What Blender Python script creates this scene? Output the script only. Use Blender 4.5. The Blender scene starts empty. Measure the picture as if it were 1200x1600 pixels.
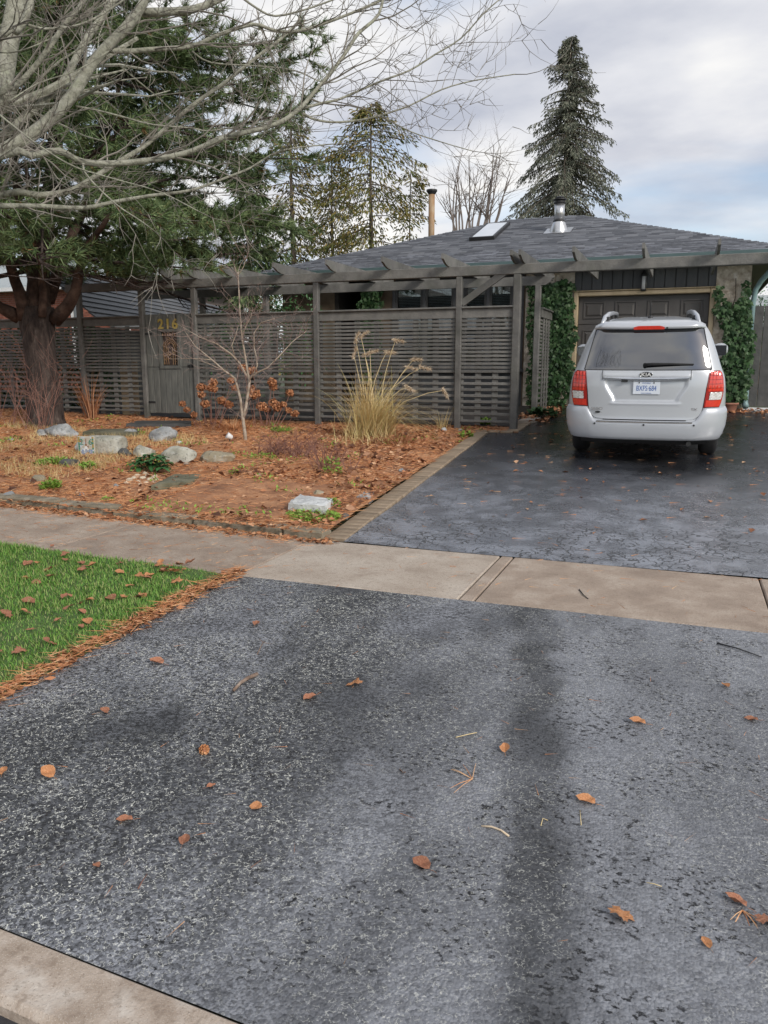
import bpy, math, random
import numpy as np
from mathutils import Vector, Matrix, noise as mn

RAD = math.radians
sc = bpy.context.scene
COL = sc.collection
rnd = random.Random(11)
nr = np.random.RandomState(5)

# ------------------------------------------------------------------ camera
F, YAW, HOR, HC = 1220.0, RAD(21.0), 572.0, 1.55
PITCH = math.atan((800 - HOR) / F)
cd = bpy.data.cameras.new('camera')
cam = bpy.data.objects.new('camera', cd)
COL.objects.link(cam)
cam.location = (0, 0, HC)
cam.rotation_euler = (math.pi / 2 - PITCH, 0, YAW)
cd.sensor_fit = 'VERTICAL'; cd.sensor_height = 36.0; cd.lens = F / 1600 * 36.0
cd.clip_start = 0.05; cd.clip_end = 2000
sc.camera = cam

# ------------------------------------------------------------------ sky, sun, exposure
SUN_EL, SUN_AZ = RAD(31), RAD(122)          # azimuth clockwise from +Y
w = bpy.data.worlds.new('World'); sc.world = w; w.use_nodes = True
nt = w.node_tree; nt.nodes.clear()
def wn(t, **k):
    n = nt.nodes.new(t)
    for a, b in k.items(): setattr(n, a, b)
    return n
sky = wn('ShaderNodeTexSky', sky_type='NISHITA', sun_disc=False, sun_elevation=SUN_EL, sun_rotation=SUN_AZ)
tc = wn('ShaderNodeTexCoord'); sep = wn('ShaderNodeSeparateXYZ')
nt.links.new(tc.outputs['Generated'], sep.inputs[0])
mx = wn('ShaderNodeMath', operation='MAXIMUM'); nt.links.new(sep.outputs['Z'], mx.inputs[0]); mx.inputs[1].default_value = 0.0
ad = wn('ShaderNodeMath', operation='ADD'); nt.links.new(mx.outputs[0], ad.inputs[0]); ad.inputs[1].default_value = 0.22
vd = wn('ShaderNodeVectorMath', operation='DIVIDE'); cmb = wn('ShaderNodeCombineXYZ')
for i in range(3): nt.links.new(ad.outputs[0], cmb.inputs[i])
nt.links.new(tc.outputs['Generated'], vd.inputs[0]); nt.links.new(cmb.outputs[0], vd.inputs[1])
mp = wn('ShaderNodeMapping'); mp.inputs['Scale'].default_value = (0.75, 1.0, 0.6)
mp.inputs['Location'].default_value = (3.1, 1.35, 0.4); mp.inputs['Rotation'].default_value = (0, 0, RAD(28))
nt.links.new(vd.outputs[0], mp.inputs[0])
n1 = wn('ShaderNodeTexNoise'); n1.inputs['Scale'].default_value = 1.15; n1.inputs['Detail'].default_value = 9; n1.inputs['Roughness'].default_value = .52; n1.inputs['Distortion'].default_value = .35
n2 = wn('ShaderNodeTexNoise'); n2.inputs['Scale'].default_value = 1.9; n2.inputs['Detail'].default_value = 8; n2.inputs['Roughness'].default_value = .5
nt.links.new(mp.outputs[0], n1.inputs['Vector']); nt.links.new(mp.outputs[0], n2.inputs['Vector'])
r1 = wn('ShaderNodeValToRGB'); r1.color_ramp.elements[0].position = .36; r1.color_ramp.elements[1].position = .56
r1.color_ramp.elements[0].color = (.25, .25, .25, 1)
nt.links.new(n1.outputs[0], r1.inputs[0])
r2 = wn('ShaderNodeValToRGB'); cr = r2.color_ramp
cr.elements[0].position = .36; cr.elements[0].color = (.44, .465, .54, 1)
cr.elements[1].position = .63; cr.elements[1].color = (.84, .83, .81, 1)
e = cr.elements.new(.5); e.color = (.64, .65, .69, 1)
nt.links.new(n2.outputs[0], r2.inputs[0])
sc10 = wn('ShaderNodeVectorMath', operation='SCALE'); sc10.inputs['Scale'].default_value = 8.0
nt.links.new(r2.outputs[0], sc10.inputs[0])
mixn = wn('ShaderNodeMix', data_type='RGBA')
skl = wn('ShaderNodeVectorMath', operation='SCALE'); skl.inputs['Scale'].default_value = 1.15
nt.links.new(sky.outputs[0], skl.inputs[0])
nt.links.new(r1.outputs[0], mixn.inputs['Factor']); nt.links.new(skl.outputs[0], mixn.inputs['A']); nt.links.new(sc10.outputs[0], mixn.inputs['B'])
bg = wn('ShaderNodeBackground'); bg.inputs['Strength'].default_value = 0.1
nt.links.new(mixn.outputs['Result'], bg.inputs['Color'])
ow = wn('ShaderNodeOutputWorld'); nt.links.new(bg.outputs[0], ow.inputs[0])

sd = bpy.data.lights.new('sun', 'SUN'); sd.energy = 1.5; sd.angle = RAD(14); sd.color = (1, .95, .88)
sun = bpy.data.objects.new('sun', sd); COL.objects.link(sun)
sun.rotation_euler = (math.pi / 2 - SUN_EL, 0, math.pi - SUN_AZ)
sun.location = (-10, -20, 30)
sc.view_settings.view_transform = 'Standard'; sc.view_settings.look = 'None'
sc.view_settings.exposure = 0.6; sc.view_settings.gamma = 1; sc.view_settings.use_curve_mapping = False
sc.render.engine = 'CYCLES'
sc.cycles.use_denoising = True
sc.cycles.max_bounces = 6; sc.cycles.transparent_max_bounces = 12
sc.cycles.sample_clamp_indirect = 6

# ------------------------------------------------------------------ pixel -> place
cp_, sp_, cy_, sy_ = math.cos(PITCH), math.sin(PITCH), math.cos(YAW), math.sin(YAW)
RV = np.array([cy_, sy_, 0]); FV = np.array([-sy_ * cp_, cy_ * cp_, -sp_]); UV = np.array([-sy_ * sp_, cy_ * sp_, cp_])
CV = np.array([0, 0, HC])
def ray(x, y): return FV + RV * (x - 600) / F - UV * (y - 800) / F
def pix(x, y, d): return CV + ray(x, y) * d                   # point at depth d
def onY(x, y, Y): r = ray(x, y); return CV + r * (Y / r[1])
SL = 0.065
def drive_z(y): return 0.008 + SL * (min(y, 17.0) - 6.3)
def lift(x): return 0.025 * min(max(0.0, -3.1 - x), 5.0)
def gz(x, y):
    if y < 1.32: return -0.15
    if y < 4.92: return -0.12 + 0.12 * max(0, (y - 1.53)) / 3.39 + lift(x) * (y - 1.53) / 3.4
    if y < 6.24: return lift(x)
    if x < -2.78 - (y - 6.3) * .045 - .2 and y < 13.7:
        l = max(0.0, -9 - x)
        return .07 + .055 * (y - 6.3) + lift(x) * .7 * max(0, 1 - (y - 6.3) / 7) + .02 * min(l, 6) + .035 * (mn.noise((x * .9, y * .9, 3)) + .5 * mn.noise((x * 2.3, y * 2.3, 8)))
    return drive_z(y)
def at(x, y):                                                  # where the ray through (x, y) meets the ground
    r = ray(x, y); t = 1.0
    if r[2] >= 0: r = ray(x, HOR + 30)
    prev = 0
    for i in range(4000):
        t = 1.0 + i * .01
        p = CV + r * t
        if p[2] <= gz(p[0], p[1]): break
    return Vector((p[0], p[1], gz(p[0], p[1])))

# ------------------------------------------------------------------ materials
def mat(name, cols, scale=4, rough=.8, bump=0.0, bscale=60, stretch=(1, 1, 1), rand=0.0, metal=0, spec=.5, coat=0, detail=6, isl=False, pos=None, nrough=.55, bdist=.02, rvar=0, trans=0, sss=0, speck=()):
    m = bpy.data.materials.new(name); m.use_nodes = True
    t = m.node_tree; N = t.nodes; L = t.links
    b = N['Principled BSDF']
    b.inputs['Roughness'].default_value = rough; b.inputs['Metallic'].default_value = metal
    b.inputs['Specular IOR Level'].default_value = spec; b.inputs['Coat Weight'].default_value = coat
    if trans: b.inputs['Transmission Weight'].default_value = trans
    co = N.new('ShaderNodeTexCoord'); mpn = N.new('ShaderNodeMapping'); mpn.inputs['Scale'].default_value = stretch
    L.new(co.outputs['Object'], mpn.inputs[0])
    if isl:
        g = N.new('ShaderNodeNewGeometry'); src = g.outputs['Random Per Island']
    else:
        n = N.new('ShaderNodeTexNoise'); n.inputs['Scale'].default_value = scale; n.inputs['Detail'].default_value = detail; n.inputs['Roughness'].default_value = nrough
        L.new(mpn.outputs[0], n.inputs['Vector']); src = n.outputs[0]
    rp = N.new('ShaderNodeValToRGB'); c = rp.color_ramp
    k = len(cols)
    if pos is None:
        pos = [i / (k - 1) for i in range(k)] if isl else [.3 + .4 * i / max(1, k - 1) for i in range(k)]
    while len(c.elements) < k: c.elements.new(.5)
    for i in range(k):
        c.elements[i].position = pos[i]; c.elements[i].color = (*cols[i], 1)
    L.new(src, rp.inputs[0]); out = rp.outputs[0]
    for (s_, lo, hi, sc3, am) in speck:
        ns_ = N.new('ShaderNodeTexNoise'); ns_.inputs['Scale'].default_value = s_; ns_.inputs['Detail'].default_value = 4
        L.new(mpn.outputs[0], ns_.inputs['Vector']); mr3 = N.new('ShaderNodeMapRange'); mr3.inputs['From Min'].default_value = lo; mr3.inputs['From Max'].default_value = hi; mr3.inputs['To Max'].default_value = am
        L.new(ns_.outputs[0], mr3.inputs['Value']); mxx = N.new('ShaderNodeMix'); mxx.data_type = 'RGBA'; L.new(mr3.outputs[0], mxx.inputs['Factor']); L.new(out, mxx.inputs['A']); mxx.inputs['B'].default_value = (*sc3, 1); out = mxx.outputs['Result']
    if rand:
        oi = N.new('ShaderNodeObjectInfo'); mr = N.new('ShaderNodeMapRange')
        mr.inputs['To Min'].default_value = 1 - rand; mr.inputs['To Max'].default_value = 1 + rand
        L.new(oi.outputs['Random'], mr.inputs['Value'])
        sm = N.new('ShaderNodeVectorMath'); sm.operation = 'SCALE'
        L.new(out, sm.inputs[0]); L.new(mr.outputs[0], sm.inputs['Scale']); out = sm.outputs[0]
    L.new(out, b.inputs['Base Color'])
    if bump:
        n2 = N.new('ShaderNodeTexNoise'); n2.inputs['Scale'].default_value = bscale; n2.inputs['Detail'].default_value = 5
        L.new(mpn.outputs[0], n2.inputs['Vector'])
        bp = N.new('ShaderNodeBump'); bp.inputs['Strength'].default_value = bump; bp.inputs['Distance'].default_value = bdist
        L.new(n2.outputs[0], bp.inputs['Height']); L.new(bp.outputs[0], b.inputs['Normal'])
        if rvar:
            mr2 = N.new('ShaderNodeMapRange'); mr2.inputs['To Min'].default_value = rough - rvar; mr2.inputs['To Max'].default_value = rough + rvar
            L.new(n2.outputs[0], mr2.inputs['Value']); L.new(mr2.outputs[0], b.inputs['Roughness'])
    return m

M = {}
G1 = [(.108, .104, .096), (.146, .141, .13), (.19, .182, .166)]
M['wood'] = mat('grey_painted_wood', G1, scale=5, rough=.62, bump=.3, bscale=30, stretch=(1, 1, 1), rand=.2, speck=((2.2, .48, .7, (.075, .08, .062), .5), (60, .58, .7, (.05, .048, .044), .5)))
M['woodd'] = mat('dark_grey_wood', [(.06, .06, .058), (.085, .085, .082), (.115, .112, .105)], scale=5, rough=.65, bump=.25, bscale=30, rand=.12)
M['gatew'] = mat('gate_board_wood', [(.095, .098, .09), (.135, .138, .125), (.185, .185, .165)], scale=6, stretch=(3, 3, .5), rough=.65, bump=.3, bscale=30, rand=.12)
M['white'] = mat('white_paint', [(.72, .72, .70), (.8, .8, .79)], rough=.55)
M['gold'] = mat('brass_numbers', [(.55, .38, .09), (.72, .53, .18)], rough=.35, metal=.75)
M['shingle'] = mat('slate_shingle', [(.09, .096, .11), (.135, .142, .16), (.19, .197, .215)], scale=9, rough=.7, bump=.35, bscale=220, rand=.38)
M['shingles'] = mat('slate_shingle_field', [(.085, .09, .104), (.125, .132, .148), (.16, .168, .186), (.225, .232, .25)], isl=True, rough=.7, bump=.35, bscale=220)
M['fascia'] = mat('teal_gutter_paint', [(.07, .115, .115), (.095, .145, .145)], rough=.4)
M['down'] = mat('teal_downspout', [(.16, .25, .26), (.22, .33, .33)], rough=.45)
M['trim'] = mat('tan_trim', [(.46, .36, .22), (.60, .48, .32)], scale=6, rough=.55, stretch=(1, 1, .4), bump=.1)
M['soffit'] = mat('soffit', [(.05, .055, .058), (.07, .075, .078)], rough=.6)
M['gdoor'] = mat('garage_door_paint', [(.082, .076, .072), (.10, .093, .088)], scale=3, rough=.5, bump=.08, bscale=90)
M['board'] = mat('siding_paint', [(.075, .078, .08), (.10, .102, .104)], scale=4, rough=.55, stretch=(3, 3, .6), rand=.1, bump=.1)
M['stone'] = mat('buff_stone', [(.36, .29, .22), (.60, .52, .42), (.78, .72, .63)], scale=9, rough=.85, bump=.6, bscale=26, detail=9)
M['deck'] = mat('dark_deck', [(.035, .03, .026), (.06, .052, .045)], scale=3, stretch=(1, 6, 1), rough=.8)
M['tanwall'] = mat('tan_wall', [(.12, .088, .058), (.20, .15, .10)], scale=5, rough=.85, bump=.2)
M['brick'] = mat('red_brick', [(.22, .075, .05), (.34, .115, .07), (.42, .17, .11)], scale=5, rough=.85, rand=.28, bump=.2, bscale=80)
M['mortar'] = mat('mortar', [(.28, .22, .19), (.36, .30, .27)], scale=12, rough=.9, bump=.2)
M['paleroof'] = mat('pale_roof', [(.30, .33, .33), (.42, .45, .45)], scale=14, stretch=(1, 1, 4), rough=.7)
M['steel'] = mat('galvanised_steel', [(.5, .5, .5), (.7, .7, .7)], scale=8, stretch=(1, 1, .3), rough=.3, metal=.9)
M['rusty'] = mat('rusty_pipe', [(.22, .12, .06), (.34, .21, .11), (.42, .33, .22)], scale=5, stretch=(1, 1, .5), rough=.7)
M['dark'] = mat('dark_metal', [(.015, .015, .016), (.03, .03, .03)], rough=.5)
M['black'] = mat('black_gap', [(.006, .006, .006), (.01, .01, .01)], rough=.6)
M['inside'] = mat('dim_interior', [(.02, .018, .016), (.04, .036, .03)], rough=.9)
M['reddoor'] = mat('red_brown_door', [(.10, .03, .02), (.16, .05, .03)], rough=.5, stretch=(3, 3, .5))
M['blind'] = mat('window_blind', [(.42, .43, .43), (.5, .51, .5)], rough=.6)
M['concrete'] = mat('pale_concrete', [(.34, .275, .215), (.43, .36, .29), (.50, .435, .36)], scale=2.6, rough=.88, bump=.35, bscale=160, detail=9, rand=.05, bdist=.006, speck=((150, .56, .64, (.12, .09, .07), .75), (240, .57, .66, (.62, .56, .48), .6), (7, .54, .70, (.20, .14, .10), .32), (38, .55, .66, (.20, .15, .11), .4)))
M['concreteb'] = mat('brown_concrete', [(.27, .205, .155), (.36, .28, .215), (.46, .38, .305)], scale=3.2, rough=.88, bump=.4, bscale=170, detail=9, rand=.06, bdist=.006, speck=((150, .56, .64, (.12, .09, .07), .75), (240, .57, .66, (.62, .56, .48), .6), (7, .54, .70, (.20, .14, .10), .32), (38, .55, .66, (.20, .15, .11), .4)))
M['curb'] = mat('curb_concrete', [(.32, .25, .19), (.44, .36, .29), (.60, .54, .47)], scale=9, rough=.88, bump=.5, bscale=120, detail=10, bdist=.006, speck=((150, .60, .68, (.2, .15, .11), .6), (240, .57, .66, (.62, .56, .48), .6), (7, .54, .70, (.20, .14, .10), .32), (38, .55, .66, (.20, .15, .11), .4)))
M['paver'] = mat('edging_paver', [(.17, .125, .085), (.26, .195, .13), (.33, .26, .19)], scale=7, rough=.88, bump=.3, bscale=90, rand=.22)
M['edge'] = mat('edging_stone', [(.12, .105, .075), (.22, .185, .13), (.33, .29, .225)], scale=6, rough=.9, bump=.6, bscale=24, rand=.18)
M['rockg'] = mat('grey_rock', [(.16, .17, .17), (.31, .32, .32), (.48, .49, .485)], scale=3.5, rough=.85, bump=.6, bscale=22, detail=10, speck=((26, .56, .68, (.10, .10, .085), .7), (11, .55, .7, (.6, .6, .56), .5)))
M['rockp'] = mat('pale_rock', [(.20, .20, .16), (.40, .39, .32), (.56, .55, .48)], scale=3.5, rough=.85, bump=.6, bscale=22, detail=10, speck=((26, .56, .68, (.10, .10, .085), .7), (11, .55, .7, (.6, .6, .56), .5)))
M['rockd'] = mat('dark_rock', [(.05, .05, .05), (.10, .10, .095), (.16, .15, .13)], scale=4, rough=.8, bump=.6, bscale=22, detail=10)
M['rocky'] = mat('tan_rock', [(.20, .17, .11), (.33, .28, .19), (.42, .38, .28)], scale=3.5, rough=.88, bump=.6, bscale=22, detail=10, speck=((26, .56, .68, (.10, .10, .085), .7), (11, .55, .7, (.6, .6, .56), .5)))
M['slabw'] = mat('pale_block', [(.38, .39, .385), (.55, .56, .55), (.70, .71, .70)], scale=6, rough=.85, bump=.5, bscale=40, detail=10, speck=((26, .56, .68, (.10, .10, .085), .7), (11, .55, .7, (.6, .6, .56), .5)))
M['slate'] = mat('mossy_slab', [(.07, .07, .04), (.13, .125, .08), (.20, .185, .125)], scale=4, rough=.9, bump=.4, bscale=35, detail=9)
M['soil'] = mat('needle_covered_soil', [(.13, .065, .035), (.30, .14, .07), (.46, .23, .115), (.55, .33, .19)], scale=3.0, rough=.95, bump=.8, bscale=60, detail=12, nrough=.72)
M['lawnsoil'] = mat('lawn_base', [(.05, .075, .022), (.075, .13, .033), (.10, .17, .045)], scale=9, rough=.95, bump=.6, bscale=60, detail=10)
M['ground'] = mat('far_ground', [(.05, .07, .03), (.09, .10, .05)], scale=.3, rough=.95)
M['grass'] = mat('grass_blade', [(.06, .165, .024), (.10, .25, .036), (.155, .32, .05), (.24, .36, .085), (.38, .38, .16)], isl=True, rough=.6, spec=.3)
M['needle'] = mat('dead_pine_needle', [(.40, .165, .07), (.57, .25, .11), (.66, .33, .15), (.70, .46, .27)], isl=True, rough=.75, spec=.2)
M['leaf'] = mat('dead_leaf', [(.17, .07, .035), (.34, .145, .07), (.48, .22, .11), (.60, .38, .23)], isl=True, rough=.75, spec=.25)
M['leafd'] = mat('dark_curled_leaf', [(.09, .04, .025), (.17, .075, .04), (.28, .13, .07), (.40, .22, .13)], isl=True, rough=.7, spec=.3)
M['leafo'] = mat('orange_leaf', [(.36, .15, .06), (.48, .21, .085), (.56, .31, .15)], scale=14, rough=.6, bump=.3, bscale=60, rand=.12)
M['leafb'] = mat('brown_leaf', [(.22, .085, .045), (.34, .14, .075), (.42, .22, .13)], scale=14, rough=.65, bump=.3, bscale=60, rand=.15)
M['pbark'] = mat('pine_bark', [(.018, .013, .012), (.042, .029, .025), (.085, .062, .052), (.17, .14, .12)], scale=7, stretch=(1.6, 1.6, .35), rough=.95, bump=1, bscale=11, detail=9, nrough=.7, bdist=.06, pos=[.3, .45, .58, .72])
M['plimb'] = mat('pine_limb_bark', [(.03, .018, .014), (.075, .045, .034), (.14, .09, .068)], scale=6, rough=.95, bump=.8, bscale=16, detail=9, bdist=.03)
M['pneedle'] = mat('pine_needles', [(.058, .10, .04), (.094, .15, .056), (.145, .205, .08), (.23, .27, .125)], isl=True, rough=.55, spec=.35)
M['pneedleb'] = mat('brown_pine_needles', [(.20, .10, .05), (.28, .14, .065), (.16, .125, .06)], isl=True, rough=.7, spec=.2)
M['mbark'] = mat('smooth_grey_bark', [(.12, .115, .085), (.28, .275, .215), (.42, .41, .34)], scale=14, rough=.85, bump=.7, bscale=38, detail=10, nrough=.7, speck=((30, .55, .68, (.08, .075, .06), .7), (16, .58, .7, (.40, .42, .30), .5)))
M['mtwig'] = mat('grey_twig', [(.17, .15, .125), (.29, .265, .225)], scale=6, rough=.85)
M['sneedle'] = mat('spruce_needles', [(.075, .088, .06), (.12, .132, .092), (.18, .188, .14), (.28, .28, .22)], isl=True, rough=.6, spec=.3)
M['cneedle'] = mat('cedar_sprays', [(.06, .08, .028), (.12, .135, .04), (.20, .175, .048), (.28, .20, .065)], isl=True, rough=.65, spec=.25)
M['bark2'] = mat('far_bark', [(.05, .04, .03), (.10, .08, .06), (.15, .125, .095)], scale=4, rough=.9)
M['bare2'] = mat('far_twigs', [(.14, .115, .10), (.20, .17, .15)], scale=4, rough=.9)
M['ivy'] = mat('ivy_leaves', [(.014, .04, .013), (.028, .07, .022), (.048, .105, .034), (.09, .14, .065)], isl=True, rough=.5, spec=.3)
M['hell'] = mat('broad_leaves', [(.035, .10, .035), (.055, .155, .05), (.09, .20, .07)], isl=True, rough=.42)
M['weed'] = mat('bright_weed', [(.13, .23, .025), (.21, .36, .04), (.30, .44, .08)], isl=True, rough=.6)
M['straw'] = mat('straw_blades', [(.46, .32, .12), (.62, .45, .19), (.74, .60, .33), (.52, .47, .17)], isl=True, rough=.6)
M['plume'] = mat('straw_plume', [(.46, .33, .20), (.62, .49, .34), (.74, .64, .5)], isl=True, rough=.8)
M['hyd'] = mat('dried_flower', [(.32, .125, .055), (.46, .20, .09), (.58, .30, .15)], isl=True, rough=.8)
M['rtwig'] = mat('red_brown_stem', [(.18, .08, .06), (.30, .16, .12)], scale=6, rough=.8)
M['btwig'] = mat('pink_grey_twig', [(.20, .14, .12), (.30, .22, .19)], scale=6, rough=.8)
M['bbark'] = mat('pale_sapling_bark', [(.24, .18, .13), (.36, .29, .22), (.46, .40, .33)], scale=12, rough=.85, bump=.3)
M['terra'] = mat('terracotta', [(.24, .10, .065), (.33, .15, .10)], scale=5, rough=.75)
M['glassd'] = mat('dark_window_glass', [(.012, .014, .016), (.018, .02, .022)], rough=.03, spec=.9)
M['glassd'].node_tree.nodes['Principled BSDF'].inputs['IOR'].default_value = 1.9
M['lampglass'] = mat('lantern_glass', [(.55, .56, .55), (.7, .7, .68)], rough=.15)
M['plaque'] = mat('plaque_rust', [(.03, .022, .02), (.07, .05, .042), (.12, .09, .075)], scale=16, rough=.6, metal=.2)
M['shellw'] = mat('pale_pebble', [(.45, .36, .24), (.62, .55, .42), (.72, .68, .6)], scale=10, rough=.7, rand=.15)
M['stick'] = mat('twig_bark', [(.10, .065, .045), (.22, .15, .11), (.42, .36, .30)], scale=14, rough=.85, bump=.4)

def glass_mat(name, tint, f0=.12):
    m = bpy.data.materials.new(name); m.use_nodes = True
    N = m.node_tree.nodes; L = m.node_tree.links; N.clear()
    tr = N.new('ShaderNodeBsdfTransparent'); tr.inputs[0].default_value = (*tint, 1)
    gl = N.new('ShaderNodeBsdfGlossy'); gl.inputs['Roughness'].default_value = .02
    fr = N.new('ShaderNodeFresnel'); fr.inputs['IOR'].default_value = 2.1
    mxn = N.new('ShaderNodeMixShader'); o = N.new('ShaderNodeOutputMaterial')
    L.new(fr.outputs[0], mxn.inputs[0]); L.new(tr.outputs[0], mxn.inputs[1]); L.new(gl.outputs[0], mxn.inputs[2]); L.new(mxn.outputs[0], o.inputs[0])
    return m
M['pane'] = glass_mat('window_pane', (.75, .8, .8))

def asphalt(name, upper):
    m = bpy.data.materials.new(name); m.use_nodes = True
    N = m.node_tree.nodes; L = m.node_tree.links; b = N['Principled BSDF']
    co = N.new('ShaderNodeTexCoord')
    def noise(s, d=4, st=(1, 1, 1), ro=.55, loc=(0, 0, 0)):
        mpn = N.new('ShaderNodeMapping'); mpn.inputs['Scale'].default_value = st; mpn.inputs['Location'].default_value = loc
        L.new(co.outputs['Object'], mpn.inputs[0])
        n = N.new('ShaderNodeTexNoise'); n.inputs['Scale'].default_value = s; n.inputs['Detail'].default_value = d; n.inputs['Roughness'].default_value = ro
        L.new(mpn.outputs[0], n.inputs[0]); return n.outputs[0]
    def ramp(src, a, bb, ca=0.0, cb=1.0):
        r = N.new('ShaderNodeMapRange'); r.interpolation_type = 'SMOOTHSTEP'
        r.inputs['From Min'].default_value = a; r.inputs['From Max'].default_value = bb
        r.inputs['To Min'].default_value = ca; r.inputs['To Max'].default_value = cb
        L.new(src, r.inputs['Value']); return r.outputs[0]
    def mathn(op, a, bb):
        n = N.new('ShaderNodeMath'); n.operation = op
        for i, v in enumerate((a, bb)):
            if isinstance(v, (int, float)): n.inputs[i].default_value = v
            else: L.new(v, n.inputs[i])
        return n.outputs[0]
    def mixc(f, a, bb):
        n = N.new('ShaderNodeMix'); n.data_type = 'RGBA'
        L.new(f, n.inputs['Factor'])
        for k, v in (('A', a), ('B', bb)):
            if isinstance(v, tuple): n.inputs[k].default_value = (*v, 1)
            else: L.new(v, n.inputs[k])
        return n.outputs['Result']
    sx = N.new('ShaderNodeSeparateXYZ'); L.new(co.outputs['Object'], sx.inputs[0])
    fine = noise(130, 5, ro=.6)
    if upper:
        big = noise(.9, 4, (1, .55, 1), loc=(2, 1, 0))
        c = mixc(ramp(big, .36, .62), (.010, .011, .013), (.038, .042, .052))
        c = mixc(ramp(mathn('ADD', sx.outputs['Y'], mathn('MULTIPLY', noise(1.2, 4), 3.0)), 8.6, 12.6, 1, 0), c, mixc(ramp(noise(3.5, 5), .4, .62), (.12, .128, .148), (.235, .25, .285)))  # sky reflection painted into the colour: pale near the pavement, near-black by the van
        c = mixc(ramp(fine, .56, .70, 0, .6), c, (.03, .032, .036))
        # crack network, strongest near the pavement
        nz = noise(5, 4)
        wv = N.new('ShaderNodeMix'); wv.data_type = 'VECTOR'; wv.inputs['Factor'].default_value = .3
        nn = N.new('ShaderNodeTexNoise'); nn.inputs['Scale'].default_value = 6; L.new(co.outputs['Object'], nn.inputs[0])
        L.new(co.outputs['Object'], wv.inputs['A']); L.new(nn.outputs['Color'], wv.inputs['B'])
        v = N.new('ShaderNodeTexVoronoi'); v.feature = 'DISTANCE_TO_EDGE'; v.inputs['Scale'].default_value = 9.5
        L.new(wv.outputs['Result'], v.inputs['Vector'])
        crk = ramp(v.outputs['Distance'], .016, .075, 1, 0)
        near = ramp(sx.outputs['Y'], 6.6, 10.0, 1, .12)
        pat = ramp(noise(1.9, 4, ro=.6), .36, .52)
        crk = mathn('MULTIPLY', mathn('MULTIPLY', crk, near), pat)
        c = mixc(crk, c, (.006, .006, .007))
        L.new(c, b.inputs['Base Color'])
        rg = ramp(noise(1.3, 4, loc=(5, 0, 0)), .35, .65,   .13, .30)
        rg = mathn('ADD', rg, mathn('MULTIPLY', crk, .4))
        L.new(rg, b.inputs['Roughness'])
        b.inputs['Specular IOR Level'].default_value = .9; b.inputs['IOR'].default_value = 1.75
        bp = N.new('ShaderNodeBump'); bp.inputs['Strength'].default_value = .5; bp.inputs['Distance'].default_value = .006
        h = mathn('SUBTRACT', mathn('MULTIPLY', fine, .8), mathn('MULTIPLY', crk, 2.5))
        h = mathn('ADD', h, mathn('MULTIPLY', noise(22, 4), 1.0))
        L.new(h, bp.inputs['Height']); L.new(bp.outputs[0], b.inputs['Normal'])
    else:
        # polished sealer worn off in long tracks that run up the drive
        big = noise(1.0, 5, (1.15, .38, 1), loc=(.55, .3, 0))
        left = ramp(sx.outputs['X'], -2.4, -.2, 0, 1)
        track = ramp(big, .40, .60)
        def band(x0, sl, wd, n_s):     # a dark track along the drive: |X - (x0 + sl*Y) + wobble| < wd
            q = mathn('SUBTRACT', sx.outputs['X'], mathn('ADD', x0, mathn('MULTIPLY', sx.outputs['Y'], sl)))
            q = mathn('ADD', q, mathn('MULTIPLY', mathn('SUBTRACT', noise(n_s, 6, (1, .7, 1), ro=.65, loc=(4, n_s, 0)), .5), .42))
            return ramp(mathn('ABSOLUTE', q, 0), wd * .3, wd * 1.3, 1, 0)
        trk = mathn('MULTIPLY', band(.08, -.187, .15, 2.2), ramp(noise(2.6, 4, loc=(7, 7, 2)), .34, .60, .62, 1))
        worn = ramp(mathn('ADD', mathn('MULTIPLY', track, .75), mathn('MULTIPLY', left, .75)), .05, 1.25)
        worn = mathn('MULTIPLY', worn, mathn('SUBTRACT', 1.0, mathn('MULTIPLY', trk, .97)))
        c = mixc(worn, (.052, .054, .058), (.215, .222, .240))
        c = mixc(ramp(noise(9, 5, ro=.65), .5, .66, 0, .35), c, (.10, .104, .112))
        vo = N.new('ShaderNodeTexVoronoi'); vo.inputs['Scale'].default_value = 85; L.new(co.outputs['Object'], vo.inputs['Vector'])
        sv = N.new('ShaderNodeSeparateXYZ'); L.new(vo.outputs['Color'], sv.inputs[0])
        gm = ramp(sv.outputs['X'], 0, 1, .4, 1.9); am = ramp(left, 0, 1, 1.0, .30)
        gm = mathn('ADD', 1.0, mathn('MULTIPLY', mathn('SUBTRACT', gm, 1.0), am))
        vs_ = N.new('ShaderNodeVectorMath'); vs_.operation = 'SCALE'; L.new(c, vs_.inputs[0]); L.new(gm, vs_.inputs['Scale']); c = vs_.outputs[0]
        # black flecks where the stone is wet or bare
        fl = mathn('MULTIPLY', ramp(noise(44, 5, (1, 1.2, 1), .62), .555, .60), ramp(noise(3.6, 5, loc=(3, 3, 0), ro=.65), .43, .58))
        c = mixc(fl, c, (.012, .012, .014))
        fl2 = mathn('MULTIPLY', ramp(fine, .54, .62), ramp(left, 0, 1, 1, .25))
        c = mixc(fl2, c, (.022, .023, .026))
        # pale worn rims of the aggregate, on the left and by the kerb
        ridge = noise(64, 2, ro=.45)
        rim = mathn('SUBTRACT', 1.0, mathn('MULTIPLY', mathn('ABSOLUTE', mathn('SUBTRACT', ridge, .5), 0), 30.0))
        rim = ramp(rim, .1, .7)
        where = mathn('MULTIPLY', ramp(noise(45, 3, loc=(9, 2, 0)), .47, .54), ramp(noise(1.7, 4, loc=(1, 7, 0)), .33, .55))
        sp = mathn('MULTIPLY', mathn('MULTIPLY', rim, where), ramp(left, 0, 1, 1, .42))
        c = mixc(sp, c, (.78, .78, .70))
        L.new(c, b.inputs['Base Color'])
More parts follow.
